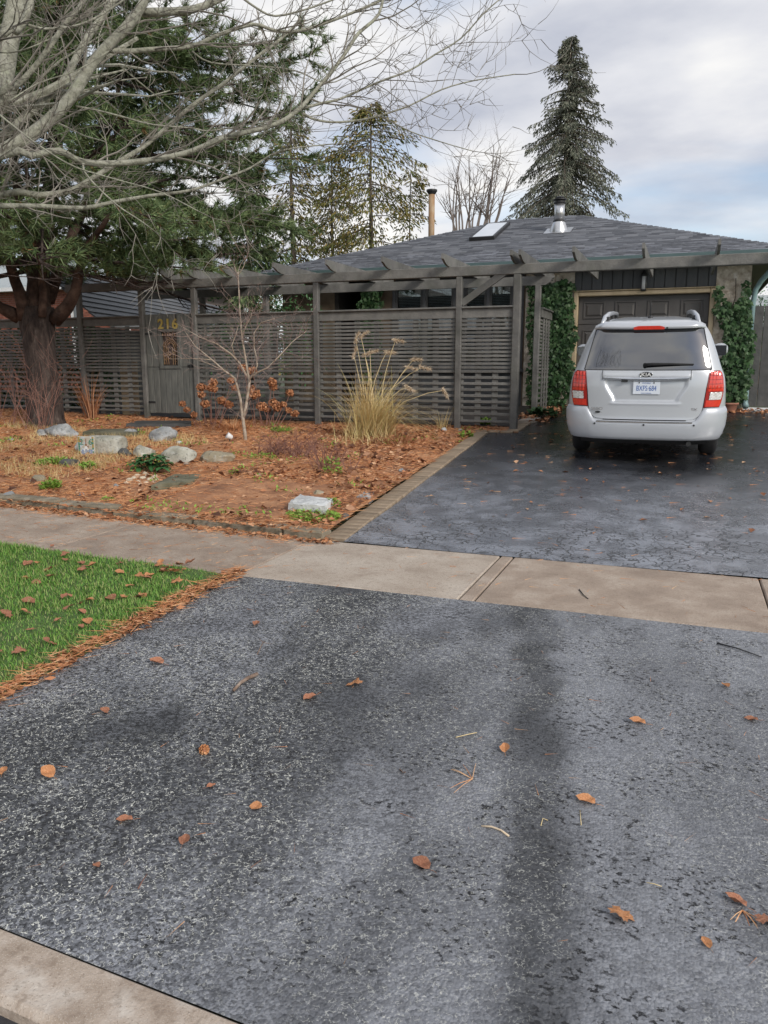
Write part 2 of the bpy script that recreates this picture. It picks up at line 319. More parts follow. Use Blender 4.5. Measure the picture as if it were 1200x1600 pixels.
        rg = mathn('SUBTRACT', .62, mathn('MULTIPLY', worn, .20)); L.new(rg, b.inputs['Roughness'])
        bp = N.new('ShaderNodeBump'); bp.inputs['Strength'].default_value = .9; bp.inputs['Distance'].default_value = .006
        h = mathn('ADD', mathn('MULTIPLY', fine, .7), mathn('SUBTRACT', mathn('MULTIPLY', noise(48, 3), 1.0), mathn('MULTIPLY', vo.outputs['Distance'], 55.0 / 85)))
        h = mathn('SUBTRACT', h, mathn('MULTIPLY', fl, .4))
        L.new(h, bp.inputs['Height']); L.new(bp.outputs[0], b.inputs['Normal'])
    return m
M['asph'] = asphalt('worn_sealed_asphalt', False)
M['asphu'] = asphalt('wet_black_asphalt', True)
M['street'] = mat('street_asphalt', [(.03, .03, .033), (.05, .05, .055)], scale=20, rough=.7, bump=.5, bscale=200)

# ------------------------------------------------------------------ mesh helpers
class MB:
    def __init__(s): s.v = []; s.f = []
    def raw(s, v, f):
        o = len(s.v); s.v += [tuple(map(float, p)) for p in v]; s.f += [tuple(i + o for i in q) for q in f]
    def box(s, x0, x1, y0, y1, z0, z1, c=0.0, T=None):
        if x0 > x1: x0, x1 = x1, x0
        if y0 > y1: y0, y1 = y1, y0
        if z0 > z1: z0, z1 = z1, z0
        if not c:
            v = [(x, y, z) for x in (x0, x1) for y in (y0, y1) for z in (z0, z1)]
            f = [(0, 1, 3, 2), (4, 6, 7, 5), (0, 4, 5, 1), (2, 3, 7, 6), (0, 2, 6, 4), (1, 5, 7, 3)]
        else:
            c = min(c, (x1 - x0) * .45, (y1 - y0) * .45, (z1 - z0) * .45)
            v = []; ix = {}
            for i, x in enumerate((x0, x1)):
                for j, y in enumerate((y0, y1)):
                    for k, z in enumerate((z0, z1)):
                        dx = c if i == 0 else -c; dy = c if j == 0 else -c; dz = c if k == 0 else -c
                        ix[i, j, k] = len(v)
                        v += [(x, y + dy, z + dz), (x + dx, y, z + dz), (x + dx, y + dy, z)]
            f = []
            for i in (0, 1):
                f.append([ix[i, 0, 0], ix[i, 1, 0], ix[i, 1, 1], ix[i, 0, 1]])
                f.append([ix[0, i, 0] + 1, ix[1, i, 0] + 1, ix[1, i, 1] + 1, ix[0, i, 1] + 1])
                f.append([ix[0, 0, i] + 2, ix[1, 0, i] + 2, ix[1, 1, i] + 2, ix[0, 1, i] + 2])
            for j in (0, 1):
                for k in (0, 1):
                    a, b_ = ix[0, j, k], ix[1, j, k]; f.append([a + 1, b_ + 1, b_ + 2, a + 2])
                    a, b_ = ix[j, 0, k], ix[j, 1, k]; f.append([a, b_, b_ + 2, a + 2])
                    a, b_ = ix[j, k, 0], ix[j, k, 1]; f.append([a, b_, b_ + 1, a + 1])
            for q in ix.values(): f.append([q, q + 1, q + 2])
            cx, cy, cz = (x0 + x1) / 2, (y0 + y1) / 2, (z0 + z1) / 2
            g = []
            for q in f:                                   # outward winding
                p = [Vector(v[i]) for i in q]; n = (p[1] - p[0]).cross(p[2] - p[0])
                m_ = sum(p, Vector()) / len(p) - Vector((cx, cy, cz))
                g.append(tuple(q) if n.dot(m_) > 0 else tuple(reversed(q)))
            f = g
        if T is not None: v = [tuple(T @ Vector(p)) for p in v]
        s.raw(v, f); return s
    def tube(s, pts, rad, n=6, caps=True):
        pts = [Vector(p) for p in pts]
        if not hasattr(rad, '__len__'): rad = [rad] * len(pts)
        o = len(s.v); up = None
        for i, p in enumerate(pts):
            d = (pts[min(i + 1, len(pts) - 1)] - pts[max(i - 1, 0)])
            if d.length < 1e-9: d = Vector((0, 0, 1))
            d.normalize()
            if up is None:
                a = Vector((0, 0, 1)) if abs(d.z) < .9 else Vector((1, 0, 0)); up = d.cross(a).normalized()
            else:
                up = up - d * up.dot(d)
                up = up.normalized() if up.length > 1e-6 else d.orthogonal().normalized()
            w_ = d.cross(up)
            for k in range(n):
                a = 2 * math.pi * k / n
                q = p + (up * math.cos(a) + w_ * math.sin(a)) * rad[i]
                s.v.append((q.x, q.y, q.z))
        for i in range(len(pts) - 1):
            for k in range(n):
                k2 = (k + 1) % n
                s.f.append((o + i * n + k, o + i * n + k2, o + (i + 1) * n + k2, o + (i + 1) * n + k))
        if caps:
            s.f.append(tuple(o + k for k in reversed(range(n))))
            s.f.append(tuple(o + (len(pts) - 1) * n + k for k in range(n)))
        return s
    def lathe(s, prof, n=20, cx=0, cy=0, sx=1, sy=1):
        o = len(s.v)
        for r, z in prof:
            for k in range(n):
                a = 2 * math.pi * k / n; s.v.append((cx + r * sx * math.cos(a), cy + r * sy * math.sin(a), z))
        for i in range(len(prof) - 1):
            for k in range(n):
                k2 = (k + 1) % n; s.f.append((o + i * n + k, o + i * n + k2, o + (i + 1) * n + k2, o + (i + 1) * n + k))
        s.f.append(tuple(o + k for k in reversed(range(n)))); s.f.append(tuple(o + (len(prof) - 1) * n + k for k in range(n)))
        return s
    def prism(s, poly, z0, z1, T=None):                   # polygon in XY, extruded in z
        n = len(poly)
        v = [(x, y, z0) for x, y in poly] + [(x, y, z1) for x, y in poly]
        f = [tuple(reversed(range(n))), tuple(range(n, 2 * n))] + [(i, (i + 1) % n, n + (i + 1) % n, n + i) for i in range(n)]
        if T is not None: v = [tuple(T @ Vector(p)) for p in v]
        s.raw(v, f); return s
    def ribbon(s, p, d, L, wd, droop=.5, seg=5, tip=.15):
        p = Vector(p); d = Vector(d).normalized(); side = d.cross(Vector((0, 0, 1)))
        if side.length < 1e-3: side = Vector((1, 0, 0))
        a = rnd.uniform(-.6, .6); side = (side.normalized() + Vector((math.cos(a * 5), math.sin(a * 5), 0)) * .6).normalized()
        o = len(s.v)
        for i in range(seg + 1):
            t = i / seg; w_ = wd * (1 - t * (1 - tip)) * .5
            q = p - side * w_; s.v.append((q.x, q.y, q.z)); q = p + side * w_; s.v.append((q.x, q.y, q.z))
            p = p + d * (L / seg); d = (d + Vector((0, 0, -droop / seg))).normalized()
        for i in range(seg): s.f.append((o + 2 * i, o + 2 * i + 1, o + 2 * i + 3, o + 2 * i + 2))
    def mesh(s, name, m, smooth=False, off=None):
        me = bpy.data.meshes.new(name)
        v = s.v if off is None else [(p[0] - off[0], p[1] - off[1], p[2] - off[2]) for p in s.v]
        me.from_pydata(v, [], s.f)
        for q in (m if isinstance(m, (list, tuple)) else [m]): me.materials.append(q)
        if smooth: me.polygons.foreach_set('use_smooth', [True] * len(me.polygons))
        me.update(); return me

def link(name, me, parent=None, loc=(0, 0, 0), rot=None, scale=None):
    o = bpy.data.objects.new(name, me); COL.objects.link(o)
    o.location = loc
    if rot is not None: o.rotation_euler = rot
    if scale is not None: o.scale = scale
    if parent is not None: o.parent = parent
    return o
def tag(o, label=None, cat=None, group=None, kind=None):
    if label: o['label'] = label
    if cat: o['category'] = cat
    if group: o['group'] = group
    if kind: o['kind'] = kind
    return o
def thing(name, loc, label, cat, group=None, rz=0):
    o = bpy.data.objects.new(name, None); COL.objects.link(o); o.location = loc; o.rotation_euler = (0, 0, rz); o.empty_display_size = .2
    return tag(o, label, cat, group)
def wloc(o):
    l = Vector(o.location)
    while o.parent is not None: o = o.parent; l += Vector(o.location)
    return l
def part(name, mb, m, parent, smooth=False, world=True, label=None, kind=None):
    off = wloc(parent) if world else None
    o = link(name, mb.mesh(name, m, smooth, off), parent)
    return tag(o, label, None, None, kind)
def solo(name, mb, m, loc, label, cat, group=None, smooth=False, kind=None):   # a thing that is one mesh, its origin at its base
    return tag(link(name, mb.mesh(name, m, smooth, loc), None, loc), label, cat, group, kind)
def setting(name, mb, m, smooth=False, parent=None):
    o = link(name, mb.mesh(name, m, smooth), parent)
    if parent is None: o['kind'] = 'structure'
    return o
def copy_tree(o, parent=None):
    c = o.copy(); COL.objects.link(c)
    if parent is not None: c.parent = parent
    for ch in list(o.children): copy_tree(ch, c)
    return c
def grid(xf, ys, nx, zf, rel=0):
    """sheet: xf(y) -> (x0, x1)"""
    mb = MB(); v = []; f = []
    for y in ys:
        a, b_ = xf(y)
        for i in range(nx + 1):
            x = a + (b_ - a) * i / nx; v.append((x, y, zf(x, y) + rel))
    for j in range(len(ys) - 1):
        for i in range(nx): f.append((j * (nx + 1) + i, j * (nx + 1) + i + 1, (j + 1) * (nx + 1) + i + 1, (j + 1) * (nx + 1) + i))
    mb.raw(v, f); return mb
def np_mesh(name, V, Fq, m, smooth=False):
    me = bpy.data.meshes.new(name)
    V = np.asarray(V, np.float32); Fq = np.asarray(Fq, np.int32); k = Fq.shape[1]
    me.vertices.add(len(V)); me.vertices.foreach_set('co', V.ravel())
    me.loops.add(Fq.size); me.loops.foreach_set('vertex_index', Fq.ravel())
    me.polygons.add(len(Fq)); me.polygons.foreach_set('loop_start', np.arange(0, Fq.size, k, dtype=np.int32))
    for q in (m if isinstance(m, (list, tuple)) else [m]): me.materials.append(q)
    me.update(calc_edges=True)
    if smooth: me.polygons.foreach_set('use_smooth', [True] * len(me.polygons))
    return me
def unit(a): return a / np.maximum(np.linalg.norm(a, axis=1, keepdims=True), 1e-9)
def slivers(P, D, L, W):
    """thin triangles from P along D (needles)"""
    n = len(P); D = unit(D); S = unit(np.cross(D, unit(nr.normal(size=(n, 3))))) * np.reshape(W, (-1, 1)) * .5
    L = np.reshape(L, (-1, 1))
    V = np.stack([P - S, P + S, P + D * L], 1).reshape(-1, 3)
    return V, np.arange(3 * n).reshape(-1, 3)
def cards(P, D, Nn, L, W, bend=0.15):
    """leaf-shaped quads: long axis D, facing Nn"""
    n = len(P); D = unit(D); S = unit(np.cross(Nn, D)); U = np.cross(D, S)
    L = np.broadcast_to(np.reshape(L, (-1, 1)), (n, 1)); W = np.broadcast_to(np.reshape(W, (-1, 1)), (n, 1))
    a = P; b_ = P + D * L * .45 + S * W * .5 + U * L * bend; c = P + D * L; d = P + D * L * .45 - S * W * .5 + U * L * bend
    V = np.stack([a, b_, c, d], 1).reshape(-1, 3)
    i = np.arange(n) * 4
    return V, np.concatenate([np.stack([i, i + 1, i + 2], 1), np.stack([i, i + 2, i + 3], 1)])
def text_mesh(name, s, size, m, depth=.004, bold=0.0):
    cu = bpy.data.curves.new(name, 'FONT'); cu.body = s; cu.size = size; cu.extrude = depth; cu.offset = bold; cu.align_x = 'CENTER'; cu.align_y = 'CENTER'
    o = bpy.data.objects.new(name, cu); COL.objects.link(o)
    dg = bpy.context.evaluated_depsgraph_get(); me = bpy.data.meshes.new_from_object(o.evaluated_get(dg))
    bpy.data.objects.remove(o); bpy.data.curves.remove(cu)
    me.name = name; me.materials.clear(); me.materials.append(m); return me

# ================================================================== THE SETTING
ys = [-400, -30, -9.2, -8.9, -8.8, 1.2, 1.45, 4.9, 6.2, 17.0, 30, 60, 400]
zs = [.3, .1, .02, -.1, -.45, -.45, -.30, -.20, -.20, .50, .55, .6, .9]
mb = MB(); xs = [-400, -60, -20, -6, -2, 4, 20, 60, 400]
mb.raw([(x, y, z) for y, z in zip(ys, zs) for x in xs], [(j * 9 + i, j * 9 + i + 1, (j + 1) * 9 + i + 1, (j + 1) * 9 + i) for j in range(12) for i in range(8)])
setting('ground', mb, M['ground'])
mb = MB(); mb.raw([(-60, -8.6, -.16), (60, -8.6, -.16), (60, 1.335, -.16), (-60, 1.335, -.16)], [(0, 1, 2, 3)])
setting('street', mb, M['street'])
# kerb pieces, low where the drive crosses
curb = MB(); curb.box(-30, 30, 1.35, 1.52, -.4, -.165)
curb_o = setting('curb', curb, M['curb'])
x = -13.4; i = 0
while x < 6:
    low = x > -3.6
    h = -.112 if low else .0
    c = MB(); c.box(x + .004, x + 3.396, 1.325, 1.535, -.30, h, .018)
    part('curb_stone', c, M['curb'], curb_o); x += 3.4
curb_o.rotation_euler = (0, 0, -.05); curb_o.location = Vector((-1.7, 1.43, 0)) - Matrix.Rotation(-.05, 3, 'Z') @ Vector((-1.7, 1.43, 0))
# apron (lower drive) and upper drive
ap = grid(lambda y: (-3.10 - .02 * mn.noise((y * 2, 0, 0)), 2.9 + (4.9 - y) * .15), list(np.linspace(1.53, 4.925, 40)), 60,
          lambda x, y: -.118 + .115 * (y - 1.53) / 3.39 + .006 * mn.noise((x * .8, y * .8, 0)))
ap.v = [(a, b_ - .05 * (a + 1.7) * max(0, 1 - (b_ - 1.53)), c_) for a, b_, c_ in ap.v]
setting('driveway_apron', ap, M['asph'], True)
def dr_left(y): return (-2.78 - (y - 6.3) * .045) if y < 13.0 else -2.60
up = grid(lambda y: (dr_left(y) + .012 * mn.noise((y * 3, 2, 0)), 2.4), sorted(list(np.linspace(6.232, 12.999, 50)) + list(np.linspace(13.0, 17.0, 24))), 50,
          lambda x, y: drive_z(y) + .012 * mn.noise((x * .7, y * .7, 4)))
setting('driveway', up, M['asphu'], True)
gs = grid(lambda y: (2.4, 30), [1.53, 4.9, 6.25, 12, 17, 30], 8, lambda x, y: gz(-3, y) + .02 if y < 6.3 else drive_z(y) + .01)
setting('side_lawn', gs, M['lawnsoil'])
# pavement: a bed with one slab per bay
bed = grid(lambda y: (-25, 12), [4.92, 6.235], 60, lambda x, y: lift(x), -.03)
bed_o = setting('sidewalk', bed, M['rockd'])
for k in range(-10, 6):
    x0 = -3.08 + 1.835 * k; x1 = x0 + 1.835
    m = M['concrete'] if k == 0 else M['concreteb']
    y0, y1 = 4.925 - (.0), 6.232
    s = MB(); g = .006
    if k == 0: x1 -= .11
    nx = 6; v = []; f = []
    def slab(x0, x1):
        s = MB(); z0, z1 = lift(x0), lift(x1)
        s.box(x0 + g, x1 - g, y0, y1, -.05, 0.0, .008)
        s.v = [(a, b_, c_ + z0 + (z1 - z0) * (a - x0) / (x1 - x0) + rnd.uniform(0, .0005)) for a, b_, c_ in s.v]; return s
    part('paving_slab', slab(x0, x1), m, bed_o)
    if k == 0: part('paving_slab', slab(x1, x1 + .11), M['concreteb'], bed_o)
# lawn strip beside the apron
lw = grid(lambda y: (-25, -3.1), list(np.linspace(1.535, 4.92, 20)), 60, lambda x, y: gz(x, y) - .004 + .02 * mn.noise((x, y, 1)) * min(1, (-3.1 - x) * 2))
setting('lawn', lw, M['lawnsoil'], True)
# garden bed
def gl(y): return (-22, dr_left(y) - .21 if y < 13.0 else -2.62)
gd = grid(gl, list(np.linspace(6.36, 13.75, 60)), 150, lambda x, y: gz(x, y))
setting('garden_bed', gd, M['soil'], True)
pt = grid(lambda y: (-22, -2.63), [13.75, 15, 16.95], 10, lambda x, y: drive_z(y) + .012)
setting('patio', pt, M['deck'])
# stone edging of the bed along the pavement
eb = MB(); eb.box(-12.5, -2.95, 6.30, 6.40, -.05, .03)
eb_o = setting('bed_border', eb, M['soil'])
x = -12.4; r2_ = random.Random(3)
while x < -3.05:
    L = min(r2_.uniform(.55, 1.0), -2.98 - x); z = lift(x + L / 2)
    s = MB(); s.box(x + .008, x + L - .008, 6.255 + r2_.uniform(-.012, .012), 6.42 + r2_.uniform(0, .05), z - .04, z + r2_.uniform(.055, .09), .02)
    s.v = [(a + .012 * mn.noise((a * 9, b_ * 9, c_ * 9)), b_ + .015 * mn.noise((a * 7, b_ * 7, 5)), c_ + .012 * mn.noise((a * 6, b_ * 6, 9))) for a, b_, c_ in s.v]
    part('edging_stone', s, M['edge'], eb_o); x += L
# paver edging of the drive
pv = MB(); pv.box(-3.4, -2.62, 6.3, 6.5, -.3, -.01)
pb = grid(lambda y: (dr_left(y) - .22, dr_left(y) - .004), list(np.linspace(6.26, 12.99, 20)), 1, lambda x, y: drive_z(y) - .012)
pb_o = setting('paver_border', pb, M['rockd'])
y = 6.27; pm = MB(); pm.box(-.105, .105, -.056, .056, -.05, .022, .007); pme = pm.mesh('edging_paver', M['paver'])
while y < 12.9:
    o = link('edging_paver', pme, pb_o, (dr_left(y + .06) - .109 + rnd.uniform(-.004, .004), y + .06, drive_z(y + .06) + rnd.uniform(-.004, .004)), (SL, 0, rnd.uniform(-.02, .02) + .045)); y += .119
x = -3.25
while x < -2.66:
    o = link('edging_paver', pme, pb_o, (x, 13.09, drive_z(13.09) + .002), (SL, 0, rnd.uniform(-.02, .02))); x += .119 * 1.9
y = 13.25
while y < 16.2:
    link('edging_paver', pme, pb_o, (-2.72, y, drive_z(y) + .002), (SL, 0, rnd.uniform(-.02, .02))); y += .119

# ================================================================== THE HOUSE
YG, YE = 17.0, 16.4
ZE = 3.64
house = thing('house', (-4, YG, .7), 'low grey house with slate hip roof, garage and pale stone pier', 'house')
GX0, GX1 = -2.21, .295          # garage opening
zt = onY(1006, 461, YG)[2]      # top of the opening
WT = ZE - .12
# walls
for q in ((-9.1, -8.95, YG + .151, 24.8, .4, WT), (.86, 1.0, YG + .2, 24.8, .4, WT), (-9.1, 1, 24.801, 25, .4, WT)):
    mb = MB(); mb.box(*q); part('wall', mb, M['tanwall'], house)
mb = MB(); mb.box(-9.1, 1.0, YG + .01, 25, WT + .001, WT + .03); part('ceiling_board', mb, M['soffit'], house)
mb = MB(); mb.box(-9.1, -7.75, YG, YG + .15, .4, WT); part('wall', mb, M['tanwall'], house, label='tan wall left of the porch')
for q in ((-6.72, -6.25), (-3.35, GX0 - .14)):
    mb = MB(); mb.box(q[0], q[1], YG, YG + .15, .4, WT); part('wall', mb, M['tanwall'], house)
for q in ((.4, 1.5), (3.33, WT)):
    mb = MB(); mb.box(-6.25, -3.35, YG, YG + .14, q[0], q[1]); part('wall', mb, M['board'], house)
# porch recess with door
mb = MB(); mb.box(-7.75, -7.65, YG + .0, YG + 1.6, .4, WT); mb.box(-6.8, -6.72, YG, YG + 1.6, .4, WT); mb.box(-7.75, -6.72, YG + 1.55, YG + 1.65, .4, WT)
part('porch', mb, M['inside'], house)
mb = MB(); mb.box(-7.6, -6.85, YG + 1.46, YG + 1.54, .75, 2.85, .01); part('front_door', mb, M['reddoor'], house)
# windows
def window(x0, x1, z0, z1, y, n, name='window'):
    fr = MB(); t = .07
    fr.box(x0, x1, y - .05, y + .09, z0, z0 + t, .006); fr.box(x0, x1, y - .05, y + .09, z1 - t, z1, .006)
    for k in range(n + 1):
        xx = x0 + t / 2 + (x1 - x0 - t) * k / n; fr.box(xx - t / 2, xx + t / 2, y - .048, y + .088, z0 + t, z1 - t, .006)
    wo = part(name, fr, M['board'], house)
    for k in range(n):
        a = x0 + t / 2 + (x1 - x0 - t) * k / n + t / 2; b_ = x0 + t / 2 + (x1 - x0 - t) * (k + 1) / n - t / 2
        s = MB(); for_t = .045
        s.box(a, a + for_t, y - .025, y + .04, z0 + t, z1 - t); s.box(b_ - for_t, b_, y - .025, y + .04, z0 + t, z1 - t)
        s.box(a + for_t, b_ - for_t, y - .025, y + .04, z0 + t, z0 + t + for_t); s.box(a + for_t, b_ - for_t, y - .025, y + .04, z1 - t - for_t, z1 - t)
        part('sash', s, M['woodd'], wo)
        p = MB(); p.box(a + for_t, b_ - for_t, y + .002, y + .008, z0 + t + for_t, z1 - t - for_t); part('pane', p, M['pane'], wo)
    bl = MB(); zz = z0 + .1
    while zz < z1 - .08: bl.box(x0 + .1, x1 - .1, y + .12, y + .135, zz, zz + .022); zz += .034
    part('blind', bl, M['blind'], wo, kind='stuff')
    bk = MB(); bk.box(x0, x1, y + .5, y + .52, z0, z1); part('dim_room', bk, M['inside'], wo)
    return wo
xa = onY(614, 450, YG)[0]; xb = onY(714, 450, YG)[0]; xc = onY(722, 450, YG)[0]; xd = onY(806, 450, YG)[0]
window(xa, xb, 1.5, 3.33, YG, 2); window(xc, xd, 1.5, 3.33, YG, 2)
for q in ((xb + .002, xc - .002, .05), (xd + .002, -3.352, .02), (-6.248, xa - .002, .02)):
    mb = MB(); mb.box(q[0], q[1], YG - q[2], YG + .14, 1.502, 3.328); part('window_post', mb, M['board'], house)
mb = MB(); mb.box(-6.25, -3.3, YG - .12, YG + .1, 1.42, 1.497, .01); part('window_sill', mb, M['board'], house)
# stone piers by the garage
def stonepier(x0, x1):
    v = []; f = []; nx = max(6, int((x1 - x0) / .04)); nz = 62
    for j in range(nz + 1):
        for i in range(nx + 1):
            x = x0 + (x1 - x0) * i / nx; z = .45 + (WT - .45) * j / nz
            d = .05 * mn.noise((x * 6, z * 7, 1)) + .03 * mn.noise((x * 14, z * 16, 7))
            if i in (0, nx): d = 0
            v.append((x, YG - .09 - d, z))
    for j in range(nz):
        for i in range(nx): f.append((j * (nx + 1) + i, j * (nx + 1) + i + 1, (j + 1) * (nx + 1) + i + 1, (j + 1) * (nx + 1) + i))
    mb = MB(); mb.raw(v, f); mb.box(x0, x1, YG - .09, YG + .15, .4, WT - .001); return mb
part('stone_pier', stonepier(GX1 + .093, 1.0), M['stone'], house); part('stone_pier', stonepier(-3.3, GX0 - .093), M['stone'], house)
# garage: trim, boards, door with panels
mb = MB(); t = .09
mb.box(GX0 - t, GX0, YG - .14, YG + .1, .55, zt + t, .012); mb.box(GX1, GX1 + t, YG - .14, YG + .1, .55, zt + t, .012); mb.box(GX0 + .001, GX1 - .001, YG - .138, YG + .1, zt, zt + t, .012)
mb.box(GX0 - t - .03, GX1 + t + .03, YG - .17, YG - .05, zt + t + .001, zt + t + .02, .006)
part('garage_trim', mb, M['trim'], house)
hd = MB(); hd.box(GX0 - .15, GX1 + .15, YG - .02, YG + .12, zt + .095, WT); sid = part('garage_gable', hd, M['woodd'], house)
nb = 14; x0 = GX0 - .15; wdt = (GX1 - GX0 + .3) / nb
for k in range(nb):
    b_ = MB(); b_.box(x0 + k * wdt + .006, x0 + (k + 1) * wdt - .006, YG - .055, YG - .021, zt + t + .032, WT - .002, .005); part('siding_board', b_, M['board'], sid)
dz0 = drive_z(YG) + .02
gd_ = MB(); gd_.box(GX0, GX1, YG + .02, YG + .06, dz0, zt, .0); gdo = part('garage_door', gd_, M['gdoor'], house)
cw = (GX1 - GX0) / 4; rh = (zt - dz0) / 4
for j in range(4):
    s = MB(); s.box(GX0 + .004, GX1 - .004, YG - .012, YG + .018, dz0 + j * rh + .004, dz0 + (j + 1) * rh - .004, .006)
    sec = part('door_section', s, M['gdoor'], gdo)
for j in range(4):
    for k in range(4):
        a, b_ = GX0 + k * cw + .10, GX0 + (k + 1) * cw - .10; c, d = dz0 + j * rh + .11, dz0 + (j + 1) * rh - .11
        p = MB()
        q = [(a, c), (b_, c), (b_, d), (a, d)]
        ins = lambda e: [(a + e, c + e), (b_ - e, c + e), (b_ - e, d - e), (a + e, d - e)]
        rings = [(ins(0), YG - .0125), (ins(.006), YG - .03), (ins(.022), YG - .03), (ins(.03), YG - .0135), (ins(.05), YG - .0135), (ins(.085), YG - .034)]
        v = []; f = []
        for rr, yy in rings: v += [(px_, yy, pz_) for px_, pz_ in rr]
        for ri in range(len(rings) - 1):
            for e_ in range(4): f.append((ri * 4 + e_, ri * 4 + (e_ + 1) % 4, ri * 4 + 4 + (e_ + 1) % 4, ri * 4 + 4 + e_))
        f.append((20, 21, 22, 23)); p.raw(v, f); part('door_panel', p, M['gdoor'], gdo)
# lantern over the garage
lx, lz = onY(1006, 442, YG - .12)[0], onY(1006, 443, YG - .12)[2]
LS_ = 1.35
la = thing('wall_lantern', (lx, YG - .15, lz), None, None); la.parent = house; la.scale = (LS_, LS_, LS_); la.location = Vector((lx, YG - .15, lz)) - Vector(house.location)
mb = MB(); mb.lathe([(.05, .10), (.055, .12), (.025, .16), (.012, .19)], 10); mb.lathe([(.03, -.11), (.045, -.10), (.045, -.085)], 10); mb.box(-.04, .04, .06, .10, .0, .16, .006); mb.box(-.012, .012, .0, .08, .13, .15)
for a in range(4): mb.box(.042 * math.cos(a * 1.571 + .785) - .004, .042 * math.cos(a * 1.571 + .785) + .004, .042 * math.sin(a * 1.571 + .785) - .004, .042 * math.sin(a * 1.571 + .785) + .004, -.09, .10)
part('lantern_frame', mb, M['dark'], la, world=False)
mb = MB(); mb.lathe([(.036, -.085), (.038, .0), (.036, .10)], 12); part('lantern_glass', mb, M['lampglass'], la, True, world=False)
# roof
XL, XR = -9.5, 1.62; YB = 25.4; RISE = onY(790, 345, 20.9)[2] - ZE
RA = Vector((onY(795, 344, 20.9)[0], 20.9, ZE + RISE)); RB = Vector((onY(905, 346, 20.9)[0], 20.9, ZE + RISE)); RC = RA.lerp(RB, .5)
mb = MB()
mb.raw([(XL, YE, ZE), (XR, YE, ZE), (XR, YB, ZE), (XL, YB, ZE), tuple(RA), tuple(RC), tuple(RB)],
       [(0, 1, 6, 5, 4), (1, 2, 6), (2, 3, 4, 5, 6), (3, 0, 4)])
mb.v = [(a, b_, c - .06) for a, b_, c in mb.v]
roof = part('roof', mb, M['shingle'], house)
mb = MB(); mb.box(XL + .03, XR - .03, YE + .03, YB - .03, ZE - .10, ZE - .03); part('soffit', mb, M['soffit'], house)
mb = MB()
prof = [(0, -.10), (-.10, -.10), (-.125, -.06), (-.125, -.005), (-.11, .0), (-.11, -.05), (0, -.06)]
v = []; f = []
for xx in (XL, XR):
    for yy, zz in prof: v.append((xx, YE + yy, ZE + zz))
n_ = len(prof)
for k in range(n_): f.append((k, (k + 1) % n_, n_ + (k + 1) % n_, n_ + k))
f += [tuple(range(n_)), tuple(range(2 * n_ - 1, n_ - 1, -1))]
mb.raw(v, f); part('gutter', mb, M['fascia'], house)
mb = MB(); mb.box(XL, XR, YE + .005, YE + .03, ZE - .17, ZE - .03); mb.box(XR - .03, XR, YE + .04, YB, ZE - .17, ZE - .03); mb.box(XL, XL + .03, YE + .04, YB, ZE - .17, ZE - .03); part('fascia', mb, M['fascia'], house)
slen = math.hypot(4.5, RISE); vs = Vector((0, 4.5, RISE)) / slen; ns = Vector((0, -RISE, 4.5)).normalized()
stuff = MB(); count = 0; expo = .122; j = 0; r3 = random.Random(8)
while j * expo < slen - .06:
    s0 = j * expo; tt = s0 / slen
    xl = XL + (RA.x - XL) * tt; xr = XR + (RB.x - XR) * tt; x = xl - r3.uniform(0, .25)
    while x < xr:
        L = r3.uniform(.20, .40); a = max(x, xl) + .002; b_ = min(x + L, xr) - .002
        if b_ - a > .05:
            sag = 0.0; dz_ = 0
            mid = (a + b_) / 2
            # the ridge sags between its two peaks: lower the upper courses a little there
            if RA.x < mid < RB.x:
                u = (mid - RA.x) / (RB.x - RA.x); c_ = (RC.x - RA.x) / (RB.x - RA.x)
                tgt = (RA.z + (RC.z - RA.z) * u / c_) if u < c_ else (RC.z + (RB.z - RC.z) * (u - c_) / (1 - c_))
                dz_ = (tgt - RA.z) * tt
            th = r3.choice((.007, .009, .012))
            P0 = Vector((0, YE, ZE)) + vs * (s0 - .02); P1 = Vector((0, YE, ZE)) + vs * (s0 + expo * 1.15)
            q = MB()
            vv = []
            for xx in (a, b_): vv += [(xx, *(P0 + ns * .012)[1:]), (xx, *(P0 + ns * (.014 + th))[1:]), (xx, *(P1 + ns * .010)[1:]), (xx, *(P1 + ns * .003)[1:])]
            vv = [(p_[0], p_[1], p_[2] + dz_) for p_ in vv]
            ff = [(0, 4, 5, 1), (1, 5, 6, 2), (0, 1, 2, 3), (4, 7, 6, 5)]
            if count < 300:
                q.raw(vv, ff); part('roof_shingle', q, M['shingle'], roof); count += 1
            else: stuff.raw(vv, ff)
        x += L
    j += 1
part('roof_shingles', stuff, M['shingles'], roof, kind='stuff')
hip = MB()
for A, B in ((Vector((XL, YE, ZE)), RA), (Vector((XR, YE, ZE)), RB), (RA, RC), (RC, RB)):
    n_ = int((B - A).length / .2); d = (B - A).normalized()
    for k in range(n_):
        p0, p1 = A + d * k * .2, A + d * (k * .2 + .23); sd_ = d.cross(Vector((0, 0, 1))).normalized() * .13; dn = Vector((0, 0, -.05)); u = Vector((0, 0, .035)); u2 = Vector((0, 0, .012))
        hip.raw([p0 + u, p1 + u2, p1 + sd_ + dn, p0 + sd_ + dn + u2, p1 - sd_ + dn, p0 - sd_ + dn + u2, p0 + dn], [(0, 1, 2, 3), (0, 5, 4, 1), (0, 3, 6), (0, 6, 5)])
part('hip_caps', hip, M['shingles'], roof, kind='stuff')
def roofpt(px, py):
    r = ray(px, py); n = ns; p0 = Vector((0, YE, ZE)); t = (p0 - Vector(CV)).dot(n) / Vector(r).dot(n); return Vector(CV) + Vector(r) * t
